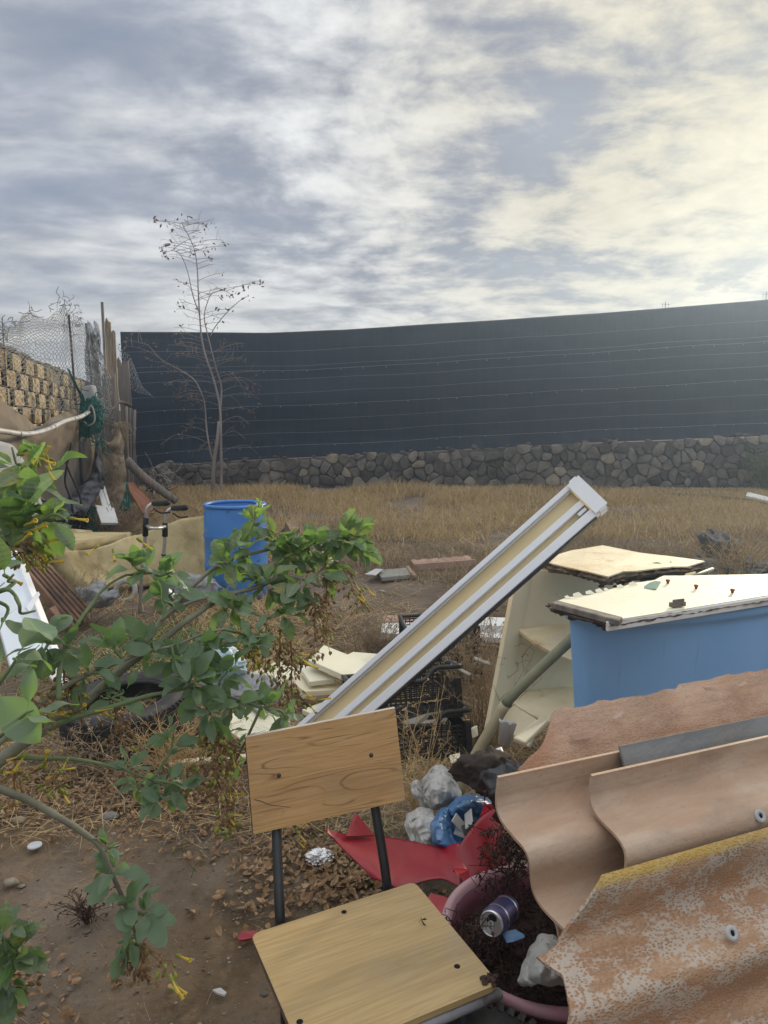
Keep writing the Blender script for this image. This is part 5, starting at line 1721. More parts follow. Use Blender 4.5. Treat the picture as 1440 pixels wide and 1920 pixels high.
# ================================================================== WOODEN CHAIR
SB = [PZ(470, 1752, .45), PZ(777, 1653, .45), PZ(914, 1853, .45)]
sx_ = (SB[1] - SB[0]).normalized()
sy_ = Vector((sx_.y, -sx_.x, 0))                 # towards the front of the chair
SWD, SDP = (SB[1] - SB[0]).length, (SB[2] - SB[1]).dot(sy_)
CF = Matrix((sx_, -sy_, Vector((0, 0, 1)))).transposed().to_4x4()
CF.translation = Vector((SB[0].x, SB[0].y, 0))
chair = thing('chair', 'old chair with wood print seat and backrest on black tube legs', 'chair', fr=CF)
d0 = 1.79
BK = [Pd(460, 1383, d0), Pd(741, 1328, d0 * 1.0515), Pd(760, 1500, d0 * 1.034), Pd(475, 1565, d0 * .9825)]
bx_ = (BK[1] - BK[0]).normalized()
bnv = bx_.cross(BK[3] - BK[0]).normalized()
if bnv.dot(CAM - BK[0]) < 0:
    bnv = -bnv
by_ = bnv.cross(bx_)


def round_poly(P_, r):
    out = []
    for a, b, c in zip(P_[-1:] + P_[:-1], P_, P_[1:] + P_[:1]):
        u1, u2 = (a - b).normalized(), (c - b).normalized()
        for k in range(5):
            t = k / 4
            p0, p1 = b + u1 * r, b + u2 * r
            out.append(p0 * (1 - t) ** 2 + b * 2 * t * (1 - t) + p1 * t ** 2)
    return out


BFm = frame(sum(BK, Vector()) / 4, bx_, by_)
back = build('backrest', MB().prism(round_poly(BK, .006), -bnv * .016), M['wood_back'], chair, fr=BFm)
M['lam_edge'] = pmat('pale_laminate_edge', [(.55, .47, .4), (.66, .58, .52)], 12, bump=.1)
M['dark_edge'] = pmat('dark_ply_edge', [(.1, .065, .045), (.17, .11, .08)], 30, bump=.2)
q = bnv * .0165
e0, e1, e2, e3 = BK
panel('edge_band', [e0 + by_ * .0008 - bnv * .001, e1 + by_ * .0008 - bnv * .001, e1 + by_ * .0022 - q, e0 + by_ * .0022 - q], .0015, M['lam_edge'], chair, 0)
panel('edge_band', [e0 - bx_ * .0008 - bnv * .001, e3 - bx_ * .0008 - bnv * .001, e3 - bx_ * .002 - q, e0 - bx_ * .002 - q], .0015, M['dark_edge'], chair, 0)


def screw(px, py, p0, n, parent, r=.0055, dome=True):
    c_ = PP(px, py, p0, n)
    F_ = frame(c_, n.orthogonal(), n.cross(n.orthogonal()))
    if dome:
        build('screw', MB().lathe([(0, .0035), (r * .5, .003), (r, .0008), (r * 1.1, -.001)], 14, F_), M['blackpaint'], parent, smooth=True)
    else:
        build('screw', MB().lathe([(0, .0006), (r * .8, .0006), (r, .0014), (r * 1.25, .0003)], 14, F_), M['dark'], parent)


build('crack', MB().tube([PP(x, y, BK[0] + bnv * .0002, bnv) for x, y in ((477, 1499), (492, 1503), (505, 1509), (522, 1511), (545, 1514))], [.0009, .0004], 5), M['dark'], back)
screw(523, 1454, BK[0], bnv, back)
screw(696, 1416, BK[0], bnv, back)
sn = Vector((0, 0, 1))
FL = SB[0] + sy_ * SDP
FRt = SB[1] + sy_ * SDP
seat_pts = [SB[0], SB[1], FRt, FL]
SFm = frame(sum(seat_pts, Vector()) / 4, sx_, -sy_)
seat = build('seat', MB().prism(round_poly(seat_pts, .022), -sn * .014), M['wood_seat'], chair, fr=SFm)
panel('edge_band', [SB[0] - sx_ * .0005 + sy_ * .02 - sn * .001, FL - sx_ * .0005 - sy_ * .02 - sn * .001, FL - sx_ * .0005 - sy_ * .02 - sn * .015, SB[0] - sx_ * .0005 + sy_ * .02 - sn * .015], .0015, M['dark_edge'], chair, 0)
for px, py in ((645, 1710), (857, 1812), (562, 1916)):
    screw(px, py, SB[0], sn, seat, .0055, False)

tube_r = .0125
for px0, py0, dd, px1, py1, foot in ((518, 1545, .014, 526, 1740, (.03, .06)), (700, 1490, .014, 728, 1690, (-.03, .06))):
    top = PP(px0, py0 - 60, BK[0] - bnv * .030, bnv)
    mid_ = PP(px0, py0, BK[0] - bnv * .030, bnv)
    low_ = PP(px1, py1, SB[0] - sy_ * .035 * 1, sy_)
    foot_ = Vector((low_.x, low_.y, gz(low_.x, low_.y) - .01)) + sx_ * foot[0] - sy_ * foot[1]
    build('rear_leg', MB().tube(spline([top, mid_, low_, low_.lerp(foot_, .5), foot_], 6), tube_r, 12), M['blackpaint'], chair, smooth=True)
zf = Vector((0, 0, -.030))
for s_ in (.08, SWD - .08):
    a = SB[0] + sx_ * s_ + zf - sy_ * .03
    b = SB[0] + sx_ * s_ + zf + sy_ * (SDP - .02)
    build('seat_rail', MB().tube([a, b], tube_r, 10), M['blackpaint'], chair, smooth=True)
    f_leg = b + Vector((0, 0, -.42)) + sy_ * .05
    build('front_leg', MB().tube(spline([b - sy_ * .01, b + Vector((0, 0, -.03)) + sy_ * .008, f_leg], 5), tube_r, 10), M['blackpaint'], chair, smooth=True)
M['steelgrey'] = pmat('worn_grey_tube', [(.2, .2, .22), (.33, .33, .35)], 7, rough=.45, bump=.1, spots=[((.1, .09, .08), 8, .55, .7)])
build('front_rail', MB().tube([FRt + zf * .95 + sx_ * .006 - sy_ * .004, FL + zf * .95 - sx_ * .0 - sy_ * .004], .0115, 10), M['steelgrey'], chair, smooth=True)
mb = MB()
for k in range(26):
    p = FRt + sx_ * -.016 - sy_ * .018 + Vector((R.gauss(0, .008), R.gauss(0, .008), R.uniform(-.004, .006)))
    mb.blob(p, (.006, .006, .004), 1, .5, 2, k)
build('dirt_clump', mb, M['debris'], seat, kind='stuff')

# ================================================================== MAROON BASIN WITH RUBBISH
BC = Pd(1022, 1742, 1.80)
BR = .262
bz = BC.z
BC0 = Vector((BC.x, BC.y, 0))
basin = thing('basin', 'faded maroon plastic basin full of dry plant rubbish beside the chair', 'basin', BC0)
BM = Matrix.Translation(BC0)
build('bowl', MB().lathe([(0, .0), (.19, .0), (.2, .01), (.245, bz - .04), (.25, bz - .012), (.238, bz - .012), (.232, bz - .05), (.19, .025), (0, .02)], 64, BM), M['basin'], basin, smooth=True)
build('rim', MB().lathe([(.238, bz - .012), (.243, bz + .002), (.252, bz + .006), (BR, bz + .002), (BR + .003, bz - .01), (BR - .001, bz - .024), (.252, bz - .02)], 64, BM, False), M['basin_rim'], basin, smooth=True)
fillz = bz - .106
mb = MB()
G_ = []
for i in range(12):
    r_ = .225 * i / 11
    G_.append([BC0 + Vector((r_ * math.cos(a), r_ * math.sin(a), fillz + .035 * noise.noise(Vector((r_ * math.cos(a) * 9, r_ * math.sin(a) * 9, 1))) + .03 * (1 if math.sin(a) > .3 else 0) * (i / 11))) for a in np.linspace(0, 2 * math.pi, 28)])
mb.sheet(G_)
for k in range(700):
    a, r_ = R.random() * 6.283, .215 * R.random() ** .5
    p = BC0 + Vector((r_ * math.cos(a), r_ * math.sin(a), fillz + R.uniform(.0, .05)))
    d_ = Vector((R.gauss(0, 1), R.gauss(0, 1), R.gauss(.2, .5))).normalized()
    L_ = R.uniform(.02, .07)
    mb.tube([p, p + d_ * L_ * .5 + Vector((0, 0, R.uniform(-.006, .012))), p + d_ * L_], [.0022, .001], 3, False)
    for q in range(3):
        dleaf(mb, p + d_ * L_ * R.random(), R.uniform(.008, .022), R)
tag(build('dry_plant_debris', mb, M['debris'], kind='stuff'), 'dark dry plant debris filling the maroon basin', 'debris')
mb = MB()
for k in range(210):     # dead plant standing up at the back of the basin and hanging over its left rim
    if k < 185:
        p = Pd(R.gauss(955, 24), R.gauss(1600, 40), 1.93 + R.gauss(0, .04))
    else:
        p = Pd(R.gauss(868, 22), R.gauss(1745, 10) + (0), 1.72 + R.gauss(0, .02))
    pts = [p]
    for q in range(3):
        pts.append(pts[-1] + Vector((R.gauss(0, .018), R.gauss(0, .018), R.gauss(0, .018))))
    mb.tube(pts, [.0018, .001], 3, False)
    for q in range(4):
        dleaf(mb, R.choice(pts), R.uniform(.008, .02), R)
tag(build('dead_plant', mb, M['debris'], kind='stuff'), 'dead dark plant matter between the red plastic and roof sheets', 'dead plant')

# drinks can
cc = Pd(921, 1732, 1.70)
cax = (Pd(955, 1700, 1.80) - cc).normalized()
F_ = frame(cc, cax.orthogonal(), cax.cross(cax.orthogonal()))
if F_.col[2].to_3d().dot(cax) < 0:
    F_ = F_ @ Matrix.Rotation(math.pi, 4, 'X')
tag_up = (Vector((0, 0, 1)) - cax * cax.z).normalized()
cx_ = tag_up.cross(cax).normalized()
F_ = Matrix((cx_, tag_up, cax)).transposed().to_4x4()
F_.translation = cc
can = thing('drinks_can', 'opened silver topped drinks can with purple print lying in the basin', 'can', fr=F_)
cr = .033
build('body', MB().lathe([(cr * .86, .0), (cr * .9, .004), (cr, .014), (cr, .105), (cr * .86, .115), (0, .112)], 32, F_), M['can'], can, smooth=True)
build('rim', MB().lathe([(cr * .80, .003), (cr * .80, -.002), (cr * .86, -.003), (cr * .9, .002), (cr * .9, .006)], 32, F_), M['canlid'], can, smooth=True)
build('lid', MB().lathe([(0, .004), (cr * .8, .004)], 28, F_), M['canlid'], can)
mb = MB()
hole = [(math.cos(t) * .0115, .012 + math.sin(t) * .0085, .0032) for t in np.linspace(0, 2 * math.pi, 18, endpoint=False)]
mb.prism([F_ @ Vector(p) for p in hole], cax * .0006)
build('mouth', mb, M['dark'], can)


def ring_plate(c, ro, ri, sq, z_):
    mb_ = MB()
    o = [Vector((math.cos(t) * ro, c + math.sin(t) * ro * sq, z_)) for t in np.linspace(0, 2 * math.pi, 20, endpoint=False)]
    i_ = [Vector((math.cos(t) * ri, c + math.sin(t) * ri * sq, z_)) for t in np.linspace(0, 2 * math.pi, 20, endpoint=False)]
    vs = [F_ @ p for p in o + i_ + [p + Vector((0, 0, -.0016)) for p in o + i_]]
    fs = []
    for k in range(20):
        k2 = (k + 1) % 20
        fs += [(k, k2, 20 + k2, 20 + k), (40 + k, 60 + k, 60 + k2, 40 + k2), (k, 40 + k, 40 + k2, k2), (20 + k, 20 + k2, 60 + k2, 60 + k)]
    return mb_.add(vs, fs)


mb = ring_plate(-.0105, .0085, .0045, 1.0, .0005)
m2 = ring_plate(.0015, .0065, .003, .9, .0004)
mb.add(m2.v, m2.f)
build('tab', mb, M['paper'], can)
# bands and lettering stand-ins on the can are print: pale ring lines
for z_ in (.03, .088):
    build('pale_band', MB().lathe([(cr + .0003, z_), (cr + .0003, z_ + .006)], 32, F_), M['canlid'], can, smooth=True)


def bag(name, label, px, py, d, size, mat, seed, amp=.45, freq=1.6, cat='plastic bag', sub=4, rotz=0):
    p = Pd(px, py, d)
    return tag(build(name, crumple(p, size, 13, seed, 5 if sub > 3 else 4, amp * .55), mat, smooth=True), label, cat)


tag(build('plastic_scrap', MB().prism([Pd(942, 1752, 1.70), Pd(968, 1748, 1.72), Pd(984, 1758, 1.71), Pd(962, 1766, 1.69), Pd(950, 1768, 1.69)], Vector((0, .006, .003))), M['bluebag']), 'blue plastic wrapper scrap beside the can in the basin', 'wrapper')

# ================================================================== RED BROKEN PLASTIC
rd = thing('red_plastic_shell', 'broken red plastic shell lying behind the chair legs', 'plastic shell', PZ(800, 1680))
G_ = drape([[(610, 1557, 2.30), (650, 1566, 2.36), (700, 1568, 2.42), (760, 1577, 2.44), (820, 1588, 2.42), (862, 1582, 2.32)],
            [(640, 1590, 2.26), (680, 1600, 2.28), (725, 1606, 2.32), (770, 1612, 2.34), (820, 1622, 2.30), (862, 1622, 2.24)],
            [(700, 1648, 2.20), (725, 1658, 2.18), (755, 1668, 2.18), (790, 1655, 2.2), (830, 1650, 2.2), (866, 1668, 2.14)]], 8, 8, .004, 6, 3)
build('long_wall', MB().sheet(G_, .004), M['red'], rd, smooth=True)
G_ = drape([[(858, 1592, 2.26), (880, 1560, 2.30), (905, 1530, 2.34), (938, 1508, 2.38)], [(862, 1640, 2.2), (890, 1610, 2.24), (915, 1580, 2.28), (945, 1560, 2.32)], [(870, 1690, 2.12), (900, 1670, 2.16), (925, 1650, 2.2), (950, 1620, 2.26)]], 7, 7, .004, 6, 4)
build('right_wall', MB().sheet(G_, .004), M['red'], rd, smooth=True)
panel('fin', [(648, 1568, 2.30), (665, 1525, 2.42), (672, 1528, 2.42), (702, 1566, 2.40)], .004, M['red'], rd, 0)
panel('fin', [(900, 1530, 2.34), (908, 1508, 2.4), (936, 1506, 2.4), (915, 1530, 2.36)], .004, M['red'], rd, 0)
panel('inner_rib', [(858, 1602, 2.22), (879, 1636, 2.14), (882, 1644, 2.12), (850, 1632, 2.14)], .004, M['red'], rd, 0)
panel('inner_rib', [(848, 1627, 2.15), (880, 1630, 2.13), (884, 1660, 2.1), (858, 1640, 2.1)], .004, M['red'], rd, 0)
panel('lower_flap', [(802, 1684, 2.10), (808, 1674, 2.12), (850, 1686, 2.1), (846, 1732, 2.0), (815, 1705, 2.05)], .004, M['red'], rd, 0)
panel('foot', [(615, 1555, 2.3), (632, 1560, 2.31), (628, 1572, 2.28), (614, 1562, 2.28)], .004, M['red'], rd, 0)
mb = MB()
p = PZ(457, 1760, .02)
mb.prism([p + Vector((-.02, 0, 0)), p + Vector((-.01, .015, .01)), p + Vector((.04, .012, .015)), p + Vector((.04, -.012, .01)), p + Vector((-.012, -.012, 0))], Vector((0, 0, .004)))
tag(build('red_plastic_scrap', mb, M['red']), 'small pointed red plastic scrap at the left edge of the seat', 'plastic scrap')



def crease(G_, seed, a1=.020, a2=.009):
    for r in G_:
        for p in r:
            q = Vector((p.x * 1.3 + p.z * .5, p.y, p.z * .8 - p.x * .4)) + Vector((seed * 3.1, 0, seed))
            a = a1 * (.35 - abs(noise.noise(q * 21))) * 1.6 + a2 * (.3 - abs(noise.noise(q * 47 + Vector((4, 0, 0))))) * 1.6
            p -= (p - CAM).normalized() * a
            p += noise.noise_vector(q * 26) * .006


def film(name, label, rows, mat, fold, freq, seed, cat='plastic bag', k=16):
    """thin crushed film: a bulging sheet with sharp little creases"""
    G_ = drape(rows, k, k, fold, freq, seed, True)
    crease(G_, seed)
    return tag(build(name, MB().sheet(G_, .0012), mat, auto=.6), label, cat)


film('plastic_bag', 'white crumpled bag standing highest right of the chair back',
     [[(800, 1452, 2.8), (815, 1436, 2.78), (828, 1434, 2.78), (842, 1446, 2.8)], [(786, 1470, 2.78), (806, 1462, 2.68), (832, 1462, 2.66), (858, 1470, 2.76)],
      [(784, 1498, 2.72), (804, 1492, 2.62), (830, 1490, 2.6), (862, 1492, 2.7)], [(792, 1524, 2.7), (808, 1520, 2.66), (826, 1518, 2.66), (850, 1512, 2.7)]], M['whitebag'], .02, 9, 3)
film('plastic_bag', 'white flattened bag under the tall crumpled one behind red plastic',
     [[(762, 1528, 2.66), (785, 1515, 2.64), (812, 1516, 2.64)], [(758, 1550, 2.58), (785, 1540, 2.52), (818, 1540, 2.54)], [(766, 1572, 2.54), (790, 1566, 2.48), (815, 1566, 2.5)], [(776, 1586, 2.5), (795, 1584, 2.46), (812, 1586, 2.48)]], M['whitebag'], .02, 12, 5)
film('plastic_bag', 'crumpled translucent white bag inside the maroon basin',
     [[(998, 1772, 1.7), (1014, 1754, 1.72), (1036, 1752, 1.74), (1056, 1770, 1.76)], [(980, 1806, 1.64), (1006, 1790, 1.58), (1036, 1788, 1.58), (1064, 1800, 1.66)], [(970, 1836, 1.6), (1002, 1826, 1.52), (1036, 1824, 1.52), (1066, 1830, 1.58)], [(976, 1846, 1.6), (1004, 1848, 1.56), (1036, 1848, 1.55), (1064, 1850, 1.58)]], M['whitebag'], .014, 11, 9)
film('plastic_bag', 'small white bag scrap left of the tall crumpled bag', [[(768, 1466, 2.74), (782, 1462, 2.72), (792, 1470, 2.74)], [(770, 1482, 2.7), (782, 1480, 2.66), (794, 1484, 2.7)], [(776, 1496, 2.68), (786, 1496, 2.66), (794, 1498, 2.68)]], M['whitebag'], .012, 14, 7, k=12)
bb = thing('blue_bag', 'shiny blue plastic bag spilling rubbish behind the red plastic', 'plastic bag', Pd(860, 1580, 2.5))
for nm, rows_, sd_ in (('upper_fold', [[(838, 1516, 2.66), (858, 1496, 2.68), (888, 1490, 2.70), (922, 1500, 2.72)], [(836, 1522, 2.55), (860, 1504, 2.54), (890, 1498, 2.56), (925, 1508, 2.62)], [(840, 1534, 2.52), (862, 1518, 2.5), (892, 1514, 2.53), (926, 1520, 2.6)], [(842, 1550, 2.56), (866, 1540, 2.58), (896, 1536, 2.60), (928, 1538, 2.66)]], 5),
                       ('lower_fold', [[(822, 1520, 2.58), (836, 1514, 2.52), (850, 1522, 2.56)], [(808, 1550, 2.52), (824, 1548, 2.43), (846, 1550, 2.5)], [(806, 1576, 2.48), (826, 1578, 2.38), (850, 1574, 2.45)], [(815, 1592, 2.46), (840, 1596, 2.4), (866, 1588, 2.42)]], 6),
                       ('side_fold', [[(842, 1528, 2.58), (868, 1532, 2.56), (904, 1528, 2.6)], [(840, 1556, 2.54), (868, 1560, 2.5), (900, 1556, 2.54)], [(850, 1594, 2.46), (868, 1596, 2.42), (888, 1590, 2.46)]], 7)):
    G_ = drape(rows_, 14, 13, .012, 13, sd_, True)
    crease(G_, sd_)
    build(nm, MB().sheet(G_, .0012), M['bluebag'], bb, auto=.6)
rr_ = random.Random(31)
for k, (px, py, mt, lab) in enumerate(((862, 1545, 'paper', 'white folded paper scrap inside the blue bag'), (884, 1552, 'rubber', 'grey rubber piece inside the blue bag'), (878, 1535, 'paper', 'torn white label in the blue bag'), (870, 1562, 'steelgrey', 'dull metal piece lowest in the blue bag'))):
    p = Pd(px, py, 2.46)
    a = Vector((rr_.gauss(0, 1), rr_.gauss(0, 1), rr_.gauss(0, .6))).normalized()
    b = a.orthogonal().normalized()
    tag(build('rubbish_scrap', MB().prism([p - a * .035 - b * .015, p + a * .03 - b * .02, p + a * .038 + b * .012, p - a * .03 + b * .018], a.cross(b) * .006), M[mt], bevel=.002), lab, 'scrap')
tag(build('green_scrap', MB().prism([Pd(845, 1485, 2.7), Pd(853, 1480, 2.7), Pd(854, 1492, 2.68), Pd(846, 1494, 2.68)], Vector((0, .02, 0))), flat('bright_green_plastic', (.15, .6, .12))), 'bright green plastic bit at the foot of the prop pole', 'plastic scrap')
bag('black_lump', 'black lump added for the dark void below the red broken roof sheet', 966, 1488, 2.2, (.085, .07, .085), M['bag_void_black'], 22, .3, 1.5, 'sack')  # black lump stands for the shade in an empty gap
bag('brown_cloth', 'dark brown cloth heap left of the dark void lump', 915, 1450, 2.5, (.09, .08, .06), flat('dark_brown_cloth', (.045, .034, .028), .9), 23, .4, 1.6, 'cloth')
slab('white_trim', 'white trim piece sloping under the red broken sheet', 'trim', [(962, 1382, 2.55), (1018, 1340, 2.66), (1030, 1350, 2.66), (985, 1392, 2.52)], .02, M['cream'])
slab('white_trim', 'white moulded trim lying left of the dark void lump', 'trim', [(892, 1418, 2.6), (940, 1398, 2.62), (945, 1412, 2.58), (896, 1430, 2.56)], .02, M['white_board'])
slab('white_trim', 'narrow white trim lower left of the moulded one', 'trim', [(885, 1436, 2.58), (905, 1430, 2.6), (902, 1446, 2.56), (884, 1448, 2.55)], .02, M['cream'])
Fc = frame(Pd(945, 1396, 2.43), (.5, .3, .8), (-.3, 1, 0)) @ Matrix.Rotation(1.2, 4, 'Y')
mb = MB().lathe([(0, .0), (.022, .0), (.034, .075), (.036, .077), (.034, .079), (.032, .075), (.02, .004), (0, .004)], 40)
mb.v = [tuple(Fc @ Vector((x * (1 + .35 * noise.noise(Vector((x * 40, y * 40, z_ * 22)))), y * (.62 + .3 * noise.noise(Vector((z_ * 30, 4, x * 30)))), z_ + .008 * noise.noise(Vector((x * 60, y * 60, 2)))))) for x, y, z_ in mb.v]
tag(build('plastic_cup', mb, M['whitebag'], smooth=True), 'crushed white plastic cup perched beside the red broken sheet', 'cup')
slab('cream_strip', 'cream strip standing upright between crates and pole', 'strip', [(885, 1365, 3.2), (896, 1360, 3.22), (898, 1380, 3.2), (887, 1385, 3.2)], .01, M['cream'])
slab('paper_card', 'small beige card lying below the crates', 'card', [(842, 1415, 3.0), (862, 1410, 3.02), (864, 1424, 2.98), (846, 1430, 2.95)], .008, M['cream'])
for k, (px, py, s_) in enumerate(((0, 0, 0),)):
    tag(build('foil_scrap', MB().blob(PZ(600, 1607, .03), (.045, .03, .025), 4, .5, 2.6, 33, True), M['foil']), 'crumpled silver foil on dead leaves between chair and red plastic', 'foil')
p = PZ(65, 1586, .012)
tag(build('plastic_disc', MB().lathe([(0, .006), (.022, .006), (.026, .004), (.026, 0), (0, 0)], 24, Matrix.Translation(p)), flat('pale_blue_white', (.45, .48, .51))), 'small pale plastic disc on the bare soil at the left', 'disc')
p = PZ(412, 1863, .012)
tag(build('shell_shard', MB().prism([p + Vector(v) for v in ((-.022, .008, 0), (.0, .01, .004), (.02, -.002, .0), (.016, -.012, 0), (-.004, -.008, .004))], Vector((0, 0, .006))), M['paper']), 'pointed white shard on the dark soil left of the seat', 'shard')
pot = thing('yellow_pot', 'dull yellow plastic pot on bare soil at the left edge', 'pot', PZ(-46, 1790))
pm_ = Matrix.Translation(PZ(-46, 1790)) 
build('bowl', MB().lathe([(0, 0), (.05, 0), (.068, .1), (.072, .1), (.072, .112), (.064, .112), (.06, .1), (.045, .02), (0, .02)], 32, pm_), M['yellowpot'], pot, smooth=True)

# ================================================================== TYRES
def tyre(name, label, c, Ro, Wd, tilt=(0, 0), ribs=4):
    F_ = Matrix.Translation(c) @ Matrix.Rotation(tilt[0], 4, 'X') @ Matrix.Rotation(tilt[1], 4, 'Y')
    t = thing(name, label, 'tyre', fr=F_)
    h = Wd / 2
    ri = Ro * .62
    prof = [(ri, -h * .7), (ri + .01, -h * .86), (Ro * .82, -h), (Ro * .93, -h * .92), (Ro * .975, -h * .78)]
    out = []
    for k in range(ribs):
        a, b = -h * .72 + 1.44 * h * k / ribs, -h * .72 + 1.44 * h * (k + .78) / ribs
        out += [(Ro, a), (Ro + .001, b), (Ro - .009, b + .003), (Ro - .009, -h * .72 + 1.44 * h * (k + 1) / ribs - .003)]
    prof += out + [(Ro * .975, h * .78), (Ro * .93, h * .92), (Ro * .82, h), (ri + .01, h * .86), (ri, h * .7), (ri + .02, h * .6), (Ro * .86, h * .55), (Ro * .88, 0), (Ro * .86, -h * .55), (ri + .02, -h * .6)]
    build('casing', MB().lathe(prof, 72, F_, True), M['rubber'], t, auto=.6)
    mb = MB()
    for k in range(72):
        a = 2 * math.pi * k / 72
        for s_ in (-1, 1):
            Mk = F_ @ Matrix.Rotation(a, 4, 'Z') @ Matrix.Translation((Ro * .965, 0, s_ * h * .82)) @ Matrix.Rotation(s_ * .35, 4, 'X')
            mb.box((0, 0, 0), (.018, .011, h * .26), Mk)
    build('tread_blocks', mb, M['rubber'], t, kind='stuff')
    build('bead', MB().lathe([(ri + .012 * math.cos(a), h * .72 + .012 * math.sin(a)) for a in np.linspace(0, 2 * math.pi, 8, endpoint=False)], 64, F_, True), M['rubber'], t, smooth=True)
    return t


tyre('tyre', 'worn tyre lying on its side half hidden under the shrub', PZ(232, 1392, 0) + Vector((.0, .08, .13)), .33, .2, (rad(4), rad(-3)))
tyre('tyre', 'tyre with curved ribs lying under the front edge of the chair', PZ(868, 1893, .3) + Vector((-.02, -.27, -.105)), .28, .19, (rad(19), 0), 4)

# ================================================================== WHITE PANEL AND BROWN SLATS AT THE LEFT
wp = thing('appliance_panel', 'white enamelled appliance panel leaning at the left edge', 'panel', Pd(60, 1230, 4.1))
panel('sheet', [(-40, 1040, 4.5), (26, 1032, 4.7), (104, 1232, 4.2), (20, 1250, 4.0)], .02, pmat('blue_white_enamel', [(.55, .62, .7), (.68, .74, .8)], 2, 5, rough=.35, bump=.05, spots=[((.4, .36, .3), 6, .64, .8)]), wp)
panel('right_flange', [(26, 1030, 4.69), (40, 1036, 4.75), (116, 1230, 4.26), (104, 1234, 4.18)], .025, M['lampwhite'], wp)
panel('cross_fold', [(48, 1138, 4.3), (72, 1108, 4.42), (76, 1114, 4.42), (56, 1148, 4.28)], .02, M['lampwhite'], wp)
slab('plastic_piece', 'curved white plastic piece under the leaves near the tyre', 'panel', [(88, 1262, 3.6), (108, 1250, 3.65), (142, 1290, 3.5), (136, 1304, 3.45), (120, 1300, 3.45)], .01, M['white_board'])
slt = thing('clay_slat_rack', 'rack of brown slats with cross pieces leaning by the foam slab', 'rack', PZ(130, 1165))
qa, qb, qc, qd_ = Pd(44, 1058, 5.3), Pd(66, 1030, 5.6), Pd(168, 1140, 5.5), Pd(140, 1172, 5.1)
nrm = (qb - qa).cross(qd_ - qa).normalized()
if nrm.dot(CAM - qa) < 0:
    nrm = -nrm
for k in range(6):
    t = k / 5
    a, b = qa.lerp(qb, t), qd_.lerp(qc, t)
    wv = (qb - qa).normalized() * .022
    build('slat', MB().prism([a - wv, a + wv, b + wv, b - wv], -nrm * .05), M['terracotta'], slt, bevel=.004, bseg=1)
for k in range(5):
    t = .12 + k * .19
    a, b = qa.lerp(qd_, t) - nrm * .03, qb.lerp(qc, t) - nrm * .03
    wv = (qd_ - qa).normalized() * .02
    build('cross_piece', MB().prism([a - wv, a + wv, b + wv, b - wv], -nrm * .03), M['terracotta'], slt, bevel=.003, bseg=1)
slab('clay_brick', 'broken orange brown brick at the foot of the slat rack', 'brick', [(92, 1140, 4.7), (104, 1134, 4.8), (114, 1150, 4.7), (108, 1160, 4.6)], .08, M['terracotta'])
bag('plastic_bag', 'grey white bag on the ground before the foam slab', 178, 1118, 5.7, (.13, .1, .09), M['tarp_pale'], 41, .4, 1.5)
bag('plastic_bag', 'pale grey crumpled film lying left of the blue drum', 350, 1102, 6.1, (.2, .14, .09), M['tarp_pale'], 42, .5, 1.9)
bag('plastic_bag', 'pale blue plastic bag seen through the middle of the shrub', 412, 1248, 3.3, (.09, .07, .07), M['palebluebag'], 43, .5, 1.6)
bag('plastic_bag', 'grey torn film under the shrub beside the pale boards', 470, 1290, 3.3, (.12, .09, .05), M['tarp_pale'], 44, .6, 2.0)
tag(build('pipe_ring', MB().lathe([(.09 + .025 * math.cos(a), .025 * math.sin(a)) for a in np.linspace(0, 2 * math.pi, 10, endpoint=False)], 28, Matrix.Translation(PZ(235, 1108, .09)) @ Matrix.Rotation(rad(70), 4, 'X'), True), M['conduit'], smooth=True), 'grey plastic ring standing in the straw by the foam slab', 'ring')

# ================================================================== TREE TOBACCO SHRUBS
rl = random.Random(17)


def leaf_mesh(k, bend, cup, wide, mat):
    me = bpy.data.meshes.new('leaf')
    vs, fs = [], []
    N_ = 9
    for i in range(N_ + 1):
        t = 1 - (1 - i / N_) ** 1.25
        x = t
        if t < .2:
            w_ = .012
        else:
            q = (t - .2) / .8
            w_ = wide * (math.sin(math.pi * min(1, q ** .9)) ** .62) * (1 - .1 * q) + .004
        z_ = -bend * (t - .1) ** 2 + .04 * math.sin(t * 9 + k)
        wav = .018 * math.sin(t * 14 + k * 2) * (t > .25)
        for s_ in (-1, -.5, 0, .5, 1):
            vs.append((x - .12 * bend * t * t, s_ * w_, z_ + cup * abs(s_) * w_ + wav * s_ * abs(s_)))
    for i in range(N_):
        for j in range(4):
            a = i * 5 + j
            fs.append((a, a + 1, a + 6, a + 5))
    me.from_pydata(vs, [], fs)
    for p in me.polygons:
        p.use_smooth = True
    me.materials.append(mat)
    return me


LEAVES = [leaf_mesh(k, b, c, w_, M['leaf']) for k, (b, c, w_) in enumerate(((.12, .25, .26), (.35, .4, .23), (-.05, .15, .28), (.55, .3, .25), (.2, .7, .22), (.0, .1, .25)))]
YOUNG = [leaf_mesh(9 + k, b, c, w_, M['leaf_young']) for k, (b, c, w_) in enumerate(((.1, .4, .2), (-.15, .5, .18), (.3, .3, .22)))]
fb = MB().lathe([(.0, -.004), (.0028, -.003), (.0036, .004), (.003, .009)], 8)
fm_me = None


def flower_mesh():
    me = bpy.data.meshes.new('flower')
    mb_ = MB().lathe([(.0014, 0), (.0017, .012), (.0026, .027), (.0034, .031), (.003, .034), (.0047, .0345), (.0028, .0335), (.0, .028)], 8)
    n0 = len(mb_.f)
    mb_.lathe([(.0, -.004), (.003, -.003), (.0036, .004), (.0028, .010)], 8)
    me.from_pydata(mb_.v, [], mb_.f)
    me.materials.append(M['flower'])
    me.materials.append(M['pod_green'])
    for i, p in enumerate(me.polygons):
        p.use_smooth = True
        p.material_index = 1 if i >= n0 else 0
    return me


FLOWER = flower_mesh()


